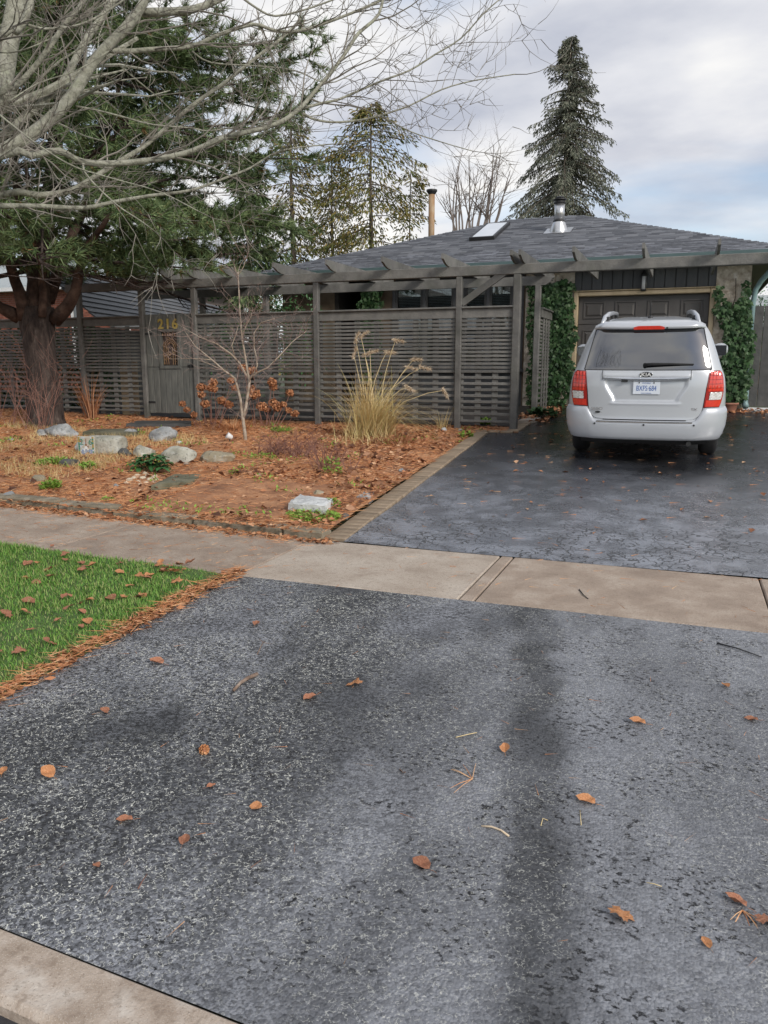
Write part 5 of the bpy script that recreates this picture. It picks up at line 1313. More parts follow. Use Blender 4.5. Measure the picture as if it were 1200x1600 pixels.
# --- spruce behind the house
def base_pt(px, d, z=.6): p = pix(px, HOR, d); return Vector((p[0], p[1], z))
def conifer(name, label, px, d, ytop, hw_px, ybase, mat_n, nb, droop, shape, per, lsz, wsz, r_tr, bare=.0, gap=.0, seed=1, m_tr='bark2', clump=.35, group=None):
    Rr = random.Random(seed); b = base_pt(px, d); rt = ray(px, ytop); topz = HC + rt[2] * math.hypot(b.x, b.y) / math.hypot(rt[0], rt[1]); H = topz - b.z; Rm = hw_px * d / F
    t_ = thing(name, tuple(b), label, 'tree', group)
    tk = MB(); tk.tube([b - Vector((0, 0, .3)), b + Vector((.02, 0, H * .4)), b + Vector((-.03, 0, H * .75)), b + Vector((0, 0, H))], [r_tr, r_tr * .7, r_tr * .35, .015], 10); part('trunk', tk, M[m_tr], t_, True)
    bm2 = MB(); PP = []; DD = []; NN = []; rt = ray(px, ybase); zb = HC + rt[2] * math.hypot(b.x, b.y) / math.hypot(rt[0], rt[1]) - b.z
    for i in range(nb):
        t = (i + Rr.random()) / nb; z = max(.3, zb * .55) + (H - max(.3, zb * .55)) * t; tt = (z - zb) / (H - zb)
        L = Rm * shape(max(0, tt)) * Rr.uniform(.65, 1.1)
        if Rr.random() < gap: continue
        a = Rr.uniform(0, 6.283); dr = Vector((math.cos(a), math.sin(a), Rr.uniform(.02, .25) * (1 if tt > .7 else .5) - droop * (1 - tt) * .3)).normalized()
        p = b + Vector((0, 0, z)); n_ = max(5, int(L / .2)); pts = [p]
        for j in range(n_):
            dr = (dr + Vector((0, 0, -droop * .12 + (.16 * droop if j > n_ * .6 else 0))) + rvec(Rr) * .08).normalized(); p = p + dr * (L / n_); pts.append(p)
            u = (j + 1) / n_
            if u < bare: continue
            sd_ = dr.cross(Vector((0, 0, 1))).normalized()
            wd = clump * (1.1 - .7 * u)
            for k in range(per):
                s = Rr.uniform(-1, 1); q = p - dr * (Rr.random() * L / n_) + sd_ * s * wd * (.6 + .6 * L / max(Rm, .1)) + Vector((0, 0, -abs(Rr.gauss(0, .13)) - .22 * s * s * droop * wd + .04))
                PP.append(q); DD.append(dr * Rr.uniform(.3, 1) + sd_ * s * .9 + Vector((0, 0, -Rr.uniform(.15, 1.0) * (.5 + droop)))); NN.append(Vector((Rr.uniform(-1, 1), Rr.uniform(-1, 1), Rr.uniform(.2, 1))))
        bm2.tube(pts, [max(.008, r_tr * .16 * (1 - j / (n_ + 1))) for j in range(n_ + 1)], 4, False)
    part('branches', bm2, M[m_tr], t_, kind='stuff')
    A = lambda l: np.array([tuple(q) for q in l])
    v, f = cards(A(PP) - np.array(b), A(DD), A(NN), lsz * nr.uniform(.6, 1.3, len(PP)), wsz * nr.uniform(.7, 1.2, len(PP)))
    o = link('crown', np_mesh('crown', v, f, M[mat_n]), t_); o['kind'] = 'stuff'
    return t_
conifer('spruce_tree', 'tall grey-green spruce rising behind the flue', 872, 36, 60, 168, 345, 'sneedle', 330, .7, lambda t: ((1 - t) ** .8 * .97 + .045) * (.80 + .28 * mn.noise((t * 26, 4, 0))), 16, .16, .046, .26, .06, .24, 3, clump=.40)
conifer('cedar_tree', 'thin yellow-green cedar behind the roof with a long bare trunk', 581, 27, 162, 105, 330, 'cneedle', 135, .55, lambda t: (.95 if t < .62 else .95 * (1 - t) / .38 * .9 + .12), 10, .17, .05, .13, .2, .3, 9, clump=.6)
conifer('cedar_tree', 'thin rusty cedar close behind the pine, left of the bare-trunked one', 462, 27, 170, 72, 330, 'cneedle', 84, .5, lambda t: .9 * (1 - t * .7), 11, .17, .05, .15, .1, .25, 12, clump=.6)
conifer('cedar_tree', 'yellowing cedar between the bare-trunked cedar and the rusty one', 522, 30, 235, 62, 350, 'cneedle', 80, .5, lambda t: .95 * (1 - t * .55), 10, .17, .05, .12, .12, .25, 33, clump=.6)
conifer('cedar_tree', 'small sparse cedar just left of the rusty pipe', 640, 29, 268, 52, 370, 'cneedle', 46, .4, lambda t: .95 * (1 - t * .6), 10, .16, .045, .07, .2, .15, 15, clump=.38)
conifer('spruce_tree', 'dark conifer behind the pine, low over the pergola', 395, 24, 240, 70, 420, 'pneedle', 90, .5, lambda t: .95 * (1 - t * .7), 14, .24, .04, .14, .1, .1, 18, clump=.4)
# bare shrubby tree behind the ridge
bt_ = base_pt(742, 32); b2 = thing('bare_tree', tuple(bt_), 'pale leafless tree with upright stems between the pipe and the spruce', 'tree')
bm3 = MB(); R5 = random.Random(6)
for i in range(17):
    px = 690 + i * 6.8 + R5.uniform(-4, 4); tp = Vector(pix(px + R5.uniform(-14, 14), R5.uniform(225, 285), 32)); q0 = bt_ + Vector((R5.uniform(-.5, .5), R5.uniform(-.4, .4), -.2)); q1 = Vector(pix(715 + (px - 745) * .6 + 25, 360, 32)); 
    d = tp - q1; bm3.tube([q0, q1], [.10, .05], 6, False); twig(bm3, q1, d, d.length, .042, 2, R5, .1, 7, (4, 6), .09, None, .42)
part('stems', bm3, M['bare2'], b2, kind='stuff')
ac = thing('bare_tree', (-9.5, -13.5, .0), 'tall leafless tree across the street, mirrored in the rear window of the van', 'tree')
xm = MB(); R8 = random.Random(31); q0 = Vector((-9.5, -13.5, -.1)); q1 = q0 + Vector((.1, .2, 5.5)); xm.tube([q0, q0 + Vector((0, .1, 2)), q1], [.42, .33, .28], 12); part('trunk', xm, M['bark2'], ac, True)
xm = MB()
for i in range(8):
    a = i * .8; twig(xm, q1, Vector((math.cos(a) * .55, math.sin(a) * .55, 1)), R8.uniform(8, 12), .17, 3, R8, .12, 7, (4, 5), .16, None, .55)
part('limbs', xm, M['bark2'], ac, kind='stuff')
# shrub peeping over the side gate
sh = base_pt(1196, 24); s_ = thing('shrub', tuple(sh), 'green shrub peeping over the side gate', 'shrub')
m_ = MB()
for i in range(7): m_.tube([sh, sh + Vector((rnd.uniform(-.6, .6), rnd.uniform(-.6, .6), rnd.uniform(1.8, 2.9)))], [.03, .008], 5, False)
part('stem', m_, M['bark2'], s_, kind='stuff')
n_ = 1400; Pq = nr.normal(size=(n_, 3)) * (.45, .45, .55) + (0, 0, 2.2); v, f = cards(Pq, nr.normal(size=(n_, 3)), nr.normal(size=(n_, 3)), nr.uniform(.06, .12, n_), .05); o = link('crown', np_mesh('crown', v, f, M['hell']), s_); o['kind'] = 'stuff'
# shrub on the patio, right of centre behind the fence
for px, h_, lab in ((425, 2.9, 'green shrub behind the fence by the left pergola post'), (468, 2.75, 'dark potted shrub behind the fence near the tan wall'), (345, 2.7, 'small leafy shrub behind the fence beside the patio roof')):
    q = onY(px, 480, 16.0); sh = Vector((q[0], 16.0, drive_z(16))); s_ = thing('shrub', tuple(sh), lab, 'shrub'); m_ = MB()
    for i in range(6): m_.tube([sh, sh + Vector((rnd.uniform(-.3, .3), rnd.uniform(-.25, .25), rnd.uniform(1.2, h_ - sh.z)))], [.02, .006], 4, False)
    part('stem', m_, M['bark2'], s_, kind='stuff'); n_ = 520; Pq = nr.normal(size=(n_, 3)) * (.27, .2, .5) + (0, 0, h_ - sh.z - .55); v, f = cards(Pq, nr.normal(size=(n_, 3)), nr.normal(size=(n_, 3)), nr.uniform(.06, .12, n_), .05); o = link('crown', np_mesh('crown', v, f, M['hell']), s_); o['kind'] = 'stuff'
hx = MB(); hq = Vector((-14.4, 14.9, drive_z(14.9))); hg_ = thing('hedge', tuple(hq), 'dark hedge behind the slats at the far left', 'hedge')
for i in range(12): hx.tube([hq + Vector((-1.9 + i * .32, 0, 0)), hq + Vector((-1.9 + i * .32 + rnd.uniform(-.1, .1), 0, 1.5))], [.02, .008], 4, False)
part('stem', hx, M['bark2'], hg_, kind='stuff')
n_ = 5200; Pq = np.stack([nr.uniform(-2.2, 2.0, n_), nr.normal(0, .22, n_), nr.uniform(.05, 1.85, n_)], 1); v, f = cards(Pq, nr.normal(size=(n_, 3)), nr.normal(size=(n_, 3)), nr.uniform(.07, .13, n_), .06); o = link('crown', np_mesh('crown', v, f, M['ivy']), hg_); o['kind'] = 'stuff'
# far row of trees that closes the horizon
tl_ = MB(); n_ = 42000; ang = nr.uniform(-math.pi, math.pi, n_); rr_ = nr.uniform(75, 95, n_)
hh = np.array([3.0 + 1.6 * mn.noise((a * 9, 0, 0)) + 1.0 * mn.noise((a * 31, 2, 0)) for a in ang]); Pq = np.stack([np.sin(ang) * rr_, np.cos(ang) * rr_, .6 + hh * nr.uniform(0, 1, n_) ** .7], 1)
v, f = cards(Pq, nr.normal(size=(n_, 3)), nr.normal(size=(n_, 3)), nr.uniform(.4, .9, n_), .45); o = link('far_trees', np_mesh('far_trees', v, f, M['cneedle'])); tag(o, 'distant band of low trees along the horizon', 'trees', None, 'stuff')
for o_ in ():
    pass

# ================================================================== IVY
def ivy(name, label, lst, base, vine):
    t_ = thing(name, base, label, 'ivy'); PP = []; 
    for (x, z, rx, rz, n_) in lst:
        for i in range(int(n_ * 1.9)):
            a = rnd.uniform(0, 6.283); r_ = math.sqrt(rnd.random()); PP.append((x + rx * r_ * math.cos(a), YG - .13 - abs(rnd.gauss(0, .08)) - .05, z + rz * r_ * math.sin(a)))
    PP = np.array(PP); n_ = len(PP)
    N_ = np.stack([nr.normal(0, .45, n_), -np.ones(n_), nr.normal(.25, .4, n_)], 1); D_ = np.stack([nr.normal(0, .7, n_), nr.normal(-.1, .15, n_), -np.ones(n_) * .9], 1)
    # lobed leaves: three overlapping leaflets in one island
    S_ = nr.uniform(.055, .105, n_); D_ = unit(D_); Sd = unit(np.cross(N_, D_)); U = np.cross(D_, Sd)
    k = [(-.10, 0), (.02, .42), (.30, .50), (.38, .22), (1.0, 0), (.38, -.22), (.30, -.50), (.02, -.42)]
    V = np.stack([PP + D_ * (S_ * a)[:, None] + Sd * (S_ * b_)[:, None] - U * (S_ * .5 * abs(b_))[:, None] * .5 for a, b_ in k], 1).reshape(-1, 3) - np.array(base)
    i = np.arange(n_)[:, None] * 8; Fq = np.concatenate([i + np.array([0, 1, 2, 3]), i + np.array([0, 3, 4, 5]), i + np.array([0, 5, 6, 7])], 0)
    o = link('leaves', np_mesh('leaves', V, Fq, M['ivy']), t_); o['kind'] = 'stuff'
    vm = MB()
    for (x0, z0, x1, z1) in vine:
        pts = [Vector((x0 + (x1 - x0) * q, YG - .12 + .0, z0 + (z1 - z0) * q)) + Vector((rnd.uniform(-.08, .08), -.02, 0)) for q in np.linspace(0, 1, 8)]; vm.tube(pts, [.02 - .014 * q for q in np.linspace(0, 1, 8)], 5, False)
    part('vine', vm, M['bark2'], t_, kind='stuff')
def W(px, py): q = onY(px, py, YG - .15); return q[0], q[2]
def wl_(lst):
    o = []
    for px, py, rx, ry, n_ in lst:
        x, z = W(px, py); s = 15.9 / F; o.append((x, z, rx * s, ry * s, n_))
    return o
b0 = W(1145, 632)
ivy('ivy', 'dark green ivy climbing the stone pier right of the garage', wl_([(1124, 458, 7, 12, 20), (1166, 452, 6, 12, 16), (1128, 482, 11, 14, 46), (1160, 480, 12, 14, 56), (1150, 500, 22, 20, 120), (1155, 525, 22, 20, 120), (1152, 550, 23, 22, 130), (1148, 575, 24, 24, 150), (1145, 600, 24, 22, 140), (1142, 620, 20, 10, 60)]), (b0[0], YG - .2, b0[1]), [(b0[0], b0[1], b0[0] - .2, 3.2), (b0[0], b0[1], b0[0] + .2, 3.2), (b0[0], b0[1], b0[0] + .05, 2.6)])
b0 = W(872, 650)
ivy('ivy', 'thick ivy on the wall between the garage and the side fence panel', wl_([(858, 455, 18, 14, 70), (880, 450, 18, 12, 70), (875, 475, 24, 18, 130), (868, 500, 30, 22, 170), (878, 525, 26, 24, 170), (866, 550, 30, 24, 170), (876, 580, 24, 24, 150), (865, 610, 28, 24, 150), (862, 635, 26, 14, 80), (838, 500, 14, 60, 120), (836, 600, 12, 50, 110), (836, 450, 10, 20, 40)]), (b0[0], YG - .2, b0[1]), [(b0[0], b0[1], b0[0] - .3, 3.2), (b0[0], b0[1], b0[0] + .1, 3.2), (b0[0] - .2, b0[1], b0[0] - .5, 2.8)])
b0 = W(582, 640)
ivy('ivy', 'green ivy on the house wall between the porch and the window', wl_([(582, 455, 20, 14, 90), (580, 475, 22, 16, 110), (582, 500, 22, 22, 120), (580, 540, 22, 26, 110), (582, 580, 20, 26, 90)]), (b0[0], YG - .2, b0[1]), [(b0[0], b0[1], b0[0], 3.2), (b0[0], b0[1], b0[0] + .2, 3.0)])
# ivy leaves at the foot of the side panel

# ================================================================== GARDEN
def pxm(p): return float((np.array(p) - CV) @ FV) / F          # metres per pixel at a point
def rock(px, py, w_, h_, mname, label, name='rock', seed=0, flat=.75, sharp=.25, group=None, rz=None, cat='rock'):
    """px,py: middle of the foot; w_,h_ size in photo pixels"""
    c = at(px, py); s = pxm(c); Rr = random.Random(seed + int(px * 7))
    import bmesh
    bm = bmesh.new(); bmesh.ops.create_icosphere(bm, subdivisions=4, radius=1)
    a, b_, d = w_ * s / 2, w_ * s / 2 * flat, h_ * s * .62; o3 = Vector((Rr.uniform(0, 50), Rr.uniform(0, 50), 0))
    cuts = [(rvec(Rr), Rr.uniform(.62, .85)) for _ in range(7)]
    for v_ in bm.verts:
        p = v_.co.copy()
        for nrm, lim in cuts:                     # facets
            e_ = p.dot(nrm) - lim
            if e_ > 0: p -= nrm * e_ * (1 - sharp * .4)
        p *= 1 + .16 * mn.noise(p * 1.4 + o3) + .06 * mn.noise(p * 4 + o3) + .02 * mn.noise(p * 11 + o3)
        v_.co = Vector((p.x * a, p.y * b_, p.z * d + d * .55))
    me = bpy.data.meshes.new(name); bm.to_mesh(me); bm.free(); me.materials.append(M[mname])
    me.polygons.foreach_set('use_smooth', [True] * len(me.polygons))
    c2 = c + Vector((0, b_ * .8, 0)); c2.z = gz(c2.x, c2.y) - .02
    return tag(link(name, me, None, c2, (0, 0, Rr.uniform(0, 6.28) if rz is None else rz)), label, cat, group)
rock(86, 684, 56, 25, 'rockg', 'large grey boulder at the foot of the pine trunk', flat=.6, rz=.1)
rock(64, 682, 24, 14, 'rockg', 'low grey stone tucked left of the boulder by the pine', flat=.7)
rock(122, 704, 20, 17, 'rockg', 'small grey stone leaning on the left of the painted block')
rock(200, 682, 26, 13, 'rockg', 'flat pale grey stone in front of the gate step', flat=.6)
rock(249, 691, 47, 26, 'rockg', 'light grey boulder standing before the gate', flat=.65, rz=.2)
rock(191, 713, 30, 15, 'rockd', 'low dark mossy stone right of the painted block', flat=.7)
rock(220, 716, 36, 24, 'rockp', 'rounded pale stone behind the left of the green plant')
rock(272, 726, 58, 30, 'rockp', 'broad pale stone behind the right of the green plant', flat=.6, rz=.3)
rock(330, 724, 64, 21, 'rocky', 'flat tan stone near the foot of the sapling', flat=.6, rz=.15)
rock(103, 729, 30, 17, 'rockd', 'dark pointed stone in front of the painted block')
rock(52, 754, 36, 14, 'rocky', 'flat buff stone among the bright green weeds', flat=.7)
rock(8, 778, 22, 13, 'rockg', 'flat grey stone at the left end of the stone edging', flat=.8)
rock(125, 775, 14, 8, 'rockg', 'small grey pebble stone near the edging below the weeds')
rock(180, 762, 10, 9, 'rockg', 'little round grey stone left of the pale pebble heap')
rock(404, 744, 11, 7, 'rocky', 'small tan stone lying alone on the bare needle patch')
rock(693, 674, 14, 8, 'slabw', 'white stone lying under the long fence')
rock(718, 674, 9, 6, 'rockp', 'small pale stone at the foot of the third fence post')
rock(627, 737, 14, 7, 'rockg', 'grey stone lying in leaves beside the drive edging', flat=.8)
rock(538, 808, 13, 9, 'rockd', 'dark stone right of the white block by the drive')
rock(494, 772, 22, 8, 'rocky', 'flat brownish stone just behind the white block', flat=.8)
rock(15, 689, 13, 6, 'rockg', 'small grey stone in yellow grass at the far left')
rock(278, 693, 12, 6, 'slabw', 'small white stone chip right of the light boulder')
# pale pebbles heaped by the plant: countable, alike
g_ = None
for i, (px, py) in enumerate(((200, 752), (207, 749), (214, 753), (221, 748), (226, 755), (232, 750), (238, 754), (243, 750), (218, 757), (229, 745), (236, 747), (212, 745), (196, 756), (241, 745), (225, 741))):
    rock(px, py, rnd.uniform(8, 13), rnd.uniform(5, 8), 'shellw', 'pale yellowish pebble in the heap below the green plant', 'pebble', i, cat='pebble', group='pale pebbles below the green plant')
# painted number block
c = at(150, 711); s = pxm(c); c.z = gz(c.x, c.y)
pbk = thing('painted_stone', tuple(c), 'squared stone with a painted mosaic number panel on its front', 'stone', None, RAD(16))
import bmesh
bm = bmesh.new(); bmesh.ops.create_cube(bm, size=1); bmesh.ops.subdivide_edges(bm, edges=bm.edges[:], cuts=9, use_grid_fill=True)
for v_ in bm.verts:
    p = v_.co; r_ = (abs(p.x * 2) ** 5 + abs(p.y * 2) ** 5 + abs(p.z * 2) ** 5) ** .2; q = p / max(r_, .4)
    q *= 1 + .12 * mn.noise(p * 3 + Vector((4, 2, 1))) + .05 * mn.noise(p * 8); v_.co = Vector((q.x * 62 * s, q.y * 40 * s, q.z * 30 * s + 13 * s))
me = bpy.data.meshes.new('stone'); bm.to_mesh(me); bm.free(); me.materials.append(M['rockp']); me.polygons.foreach_set('use_smooth', [True] * len(me.polygons)); link('stone', me, pbk, (6 * s, 20 * s, 0))
def mk(n, c_, r_=.35): return mat(n, [tuple(x * .75 for x in c_), c_], scale=40, rough=r_)
tm_ = {'tile_cream': (.62, .58, .48), 'tile_green': (.08, .28, .20), 'tile_blue': (.28, .40, .62), 'tile_pale': (.62, .70, .74), 'tile_rust': (.36, .18, .10), 'tile_ochre': (.45, .32, .07)}
for k_, c_ in tm_.items(): M[k_] = mk(k_, c_)
pw, phh = 25 * s, 29 * s
e = MB(); e.box(-pw - 2 * s, 0, -3 * s, 1 * s, .5 * s, phh, .004); pan = part('mosaic_panel', e, M['tile_cream'], pbk, world=False)
Rt = random.Random(5); nx, nz = 9, 10; tmesh = {}
for i in range(nx):
    for j in range(nz):
        col = 'tile_blue' if j < 3 else ('tile_pale' if Rt.random() < .3 else ('tile_rust' if Rt.random() < .15 else 'tile_cream'))
        if i in (0, nx - 1): col = 'tile_green' if Rt.random() < .6 else 'tile_ochre'
        if j < 3 and Rt.random() < .35: col = 'tile_pale'
        if col not in tmesh:
            q = MB(); q.box(-.5 * pw / nx * .86, .5 * pw / nx * .86, -.004, 0, -.5 * phh / nz * .86, .5 * phh / nz * .86, .001); tmesh[col] = q.mesh('tile', M[col])
        link('tile', tmesh[col], pan, (-pw - s + (i + .5) * pw / nx, -3 * s - .0005, .5 * s + (j + .5) * (phh - s) / nz), (0, Rt.uniform(-.1, .1), 0))
for i, ch in enumerate('216'):
    link('painted_number', text_mesh('painted_number', ch, 13 * s, M['tile_green'] if i != 1 else M['tile_rust'], .002), pan, (-pw - s + pw * (.22 + .29 * i), -3 * s - .007, phh * .70), (math.pi / 2, 0, 0))
for (x_, z_, w__, h__) in ((-.5, .40, .18, .16), (-.62, .3, .1, .12), (-.38, .3, .1, .1)):
    e = MB(); e.lathe([(0.001, 0), (w__ * pw * .6, 0), (w__ * pw * .6, .003), (.001, .003)], 9); e.v = [(a + x_ * pw - s, -3 * s - .005 - z, b_ * h__ / w__ + z_ * phh) for a, b_, z in e.v]; part('painted_flower', e, M['white'], pan, world=False)
# squared white block, slate slab, slate piece, gate step, wooden sill
def block(name, corners, h, m, label, cat, rough=.012, dz=0):
    P_ = [at(*q) for q in corners]; c = sum(P_, Vector()) / 4; z = c.z + dz; o = MB(); n_ = 10; v = []; f = []
    for lvl in (0, 1):
        for j in range(n_ + 1):
            for i in range(n_ + 1):
                u, t = i / n_, j / n_; p = P_[0].lerp(P_[1], u).lerp(P_[3].lerp(P_[2], u), t)
                zz = z + (h if lvl else -.06) + (rough * mn.noise(Vector((p.x * 8, p.y * 8, 3))) if lvl else 0)
                q = Vector((p.x, p.y, zz))
                if i in (0, n_) or j in (0, n_): q += Vector((mn.noise(q * 11), mn.noise(q * 11 + Vector((9, 0, 0))), 0)) * rough + ((c - q) * .03 if lvl else Vector()); q.z -= .006 if lvl else 0
                v.append(q)
    k = (n_ + 1) ** 2
    for j in range(n_):
        for i in range(n_): a = j * (n_ + 1) + i; f += [(k + a, k + a + 1, k + a + n_ + 2, k + a + n_ + 1), (a + n_ + 1, a + n_ + 2, a + 1, a)]
    for i in range(n_):
        for A_, B_ in ((i, i + 1), ((n_ + 1) * n_ + i + 1, (n_ + 1) * n_ + i), ((i + 1) * (n_ + 1), i * (n_ + 1)), (i * (n_ + 1) + n_, (i + 1) * (n_ + 1) + n_)): f.append((A_, B_, k + B_, k + A_))
    o.raw(v, f); return solo(name, o, M[m], tuple(Vector((c.x, c.y, c.z))), label, cat)
block('stone_block', [(449, 799), (510, 806), (522, 789), (468, 782)], .085, 'slabw', 'squared whitish stone block in green ground cover at the corner of the bed', 'stone', .016)
block('slate_slab', [(236, 768), (300, 757), (318, 743), (272, 744)], .045, 'slate', 'flat mossy slate slab lying in the needles', 'slab')
block('slate_slab', [(557, 778), (577, 781), (589, 769), (571, 767)], .02, 'rockg', 'thin grey slate piece beside the drive edging', 'slab', .004)
block('gate_step', [(128, 682), (214, 683), (224, 672), (140, 673)], .06, 'slate', 'long low mossy stone step left of the gate', 'step')
block('timber_sill', [(196, 668), (300, 668), (300, 660), (214, 660)], .06, 'woodd', 'weathered timber threshold in front of the gate', 'threshold', .004)
c = at(815, 662)
block('corner_board', [(808, 664), (838, 660), (846, 654), (818, 656)], .05, 'concrete', 'pale flat board lying in the opening beside the corner post', 'board', .003)
# plywood sheet and stick behind the slats
q = onY(202, 600, 13.9); e = MB(); e.box(q[0] - .22, q[0] + .22, 13.9, 13.93, .5, onY(202, 562, 13.9)[2]); solo('plywood_sheet', e, M['trim'], (q[0], 13.9, .5), 'tan plywood strip standing behind the slats left of the gate', 'board')
# garden spotlight
c = at(359, 690); s = pxm(c); t_ = thing('garden_spotlight', tuple(c), 'small white garden spotlight on a dark spike', 'garden light')
e = MB(); e.tube([(0, 0, -.02), (0, 0, 6 * s)], .008, 8); part('spike', e, M['dark'], t_, world=False)
e = MB(); T = Matrix.Translation((0, 0, 8 * s)) @ Matrix.Rotation(RAD(-55), 4, 'Y') @ Matrix.Rotation(RAD(35), 4, 'X'); e.lathe([(.02, -5 * s), (.035, -4 * s), (.05, 2 * s), (.052, 4.5 * s), (.04, 4.5 * s), (.03, 2 * s)], 16); e.v = [tuple(T @ Vector(p)) for p in e.v]; part('lamp_head', e, M['white'], t_, True, world=False)
# terracotta pot
c = Vector(onY(1137, 640, YG - .35)); c.z = drive_z(c.y); s = pxm(c); t_ = thing('flower_pot', tuple(c), 'terracotta flower pot under the ivy beside the van', 'flower pot')
e = MB(); e.lathe([(10 * s, 0), (12 * s, 3 * s), (14 * s, 11 * s), (15.5 * s, 11.5 * s), (15.5 * s, 14 * s), (13.5 * s, 14 * s), (13 * s, 11 * s), (.01, 10.5 * s)], 24); part('pot', e, M['terra'], t_, True, world=False)
e = MB(); e.lathe([(.01, 10.6 * s), (12.8 * s, 10.8 * s), (12.8 * s, 11.0 * s), (.01, 11.3 * s)], 20); part('soil', e, M['soil'], t_, world=False)

# --- sapling
SB = at(384, 691); sd0 = pxm(SB) * F
sap = thing('sapling', tuple(SB), 'slender bare sapling with pale forked stem before the fence', 'tree')
def S(px, py, dd=0): return Vector(pix(px, py, sd0 + dd))
stm = MB(); R6 = random.Random(9); stw = MB()
for pts, r0, r1 in (
    ([(384, 694), (383, 679), (379, 650), (376, 625), (372, 609), (367, 591), (349, 578), (331, 562), (305, 541), (289, 518)], .031, .006),
    ([(380, 652), (384, 637), (388, 611), (390, 595), (387, 581), (382, 550), (378, 527), (375, 492), (373, 450), (372, 425)], .027, .007),
    ([(387, 590), (374, 567), (361, 553), (338, 537), (312, 527), (277, 506)], .018, .004),
    ([(389, 595), (393, 588), (402, 582), (419, 574), (433, 560), (457, 534), (478, 518)], .018, .004),
    ([(395, 588), (402, 571), (400, 556), (397, 543), (397, 520), (408, 504), (429, 498)], .015, .004),
    ([(366, 553), (362, 540), (368, 525), (372, 510)], .010, .004), ([(378, 527), (384, 510), (392, 495), (395, 480)], .010, .003),
    ([(372, 430), (366, 415)], .008, .004), ([(372, 430), (381, 416), (384, 404)], .008, .003), ([(331, 562), (300, 560), (265, 561)], .008, .003), ([(349, 578), (320, 566), (300, 560)], .007, .003)):
    pp_ = [S(px, py, .10 * math.sin(px * .07)) for px, py in pts]; n_ = len(pp_); rr = [r0 + (r1 - r0) * i / (n_ - 1) for i in range(n_)]
    stm.tube(pp_, rr, 9)
    for i in range(2, n_):
        for k in range(3):
            q = pp_[i].lerp(pp_[i - 1], R6.random()); dd = (pp_[i] - pp_[i - 1]).normalized(); ax = dd.cross(rvec(R6)).normalized()
            twig(stw, q, Matrix.Rotation(R6.uniform(.5, 1.0), 3, ax) @ dd, R6.uniform(.25, .6), .006, 2, R6, .12, 4, (2, 3), .24)
part('stem', stm, M['bbark'], sap, True, kind='stuff'); part('twigs', stw, M['btwig'], sap, kind='stuff')
# --- dried flower heads (hydrangea like)
def hyd(label, lst, bx):
    b = at(bx, 668); t_ = thing('dried_flower_bush', tuple(b), label, 'bush')
    for px, py, rp in lst:
        d_ = pxm(b) * F + rnd.uniform(-.25, .2); h_ = Vector(pix(px, py, d_)); s = d_ / F; foot = Vector((b.x + (h_.x - b.x) * .55 + rnd.uniform(-.08, .08), b.y + rnd.uniform(-.2, .2), 0)); foot.z = gz(foot.x, foot.y) - .03
        e = MB(); e.tube([foot, foot.lerp(h_, .5) + Vector((rnd.uniform(-.04, .04), 0, .03)), h_], [.008, .006, .004], 5, False); st = part('stem', e, M['rtwig'], t_)
        n_ = 190; D_ = unit(nr.normal(size=(n_, 3))); r_ = rp * s * 1.08; Pp = D_ * r_ * nr.uniform(.55, 1, (n_, 1)) * (1, 1, .8); v, f = cards(Pp - D_ * r_ * .2, np.cross(D_, nr.normal(size=(n_, 3))) + D_ * .3, D_ + nr.normal(size=(n_, 3)) * .6, r_ * .42, r_ * .40)
        o = link('flower_head', np_mesh('flower_head', v, f, M['hyd']), st, h_ - wloc(st))
hyd('dried bush with round brown flower heads left of the sapling', [(285, 631, 6), (292, 640, 6), (303, 648, 6), (314, 605, 8), (333, 598, 8), (334, 608, 7), (315, 617, 7), (320, 631, 8), (346, 626, 8), (357, 632, 8), (361, 595, 7), (366, 606, 6), (326, 606, 6)], 325)
hyd('dried bush with round brown flower heads right of the sapling', [(380, 574, 8), (394, 579, 8), (398, 616, 10), (392, 606, 7), (425, 597, 8), (427, 605, 7), (409, 635, 9), (427, 630, 9), (434, 637, 8), (453, 614, 7), (443, 632, 6), (451, 641, 6), (461, 646, 7), (418, 640, 6)], 420)
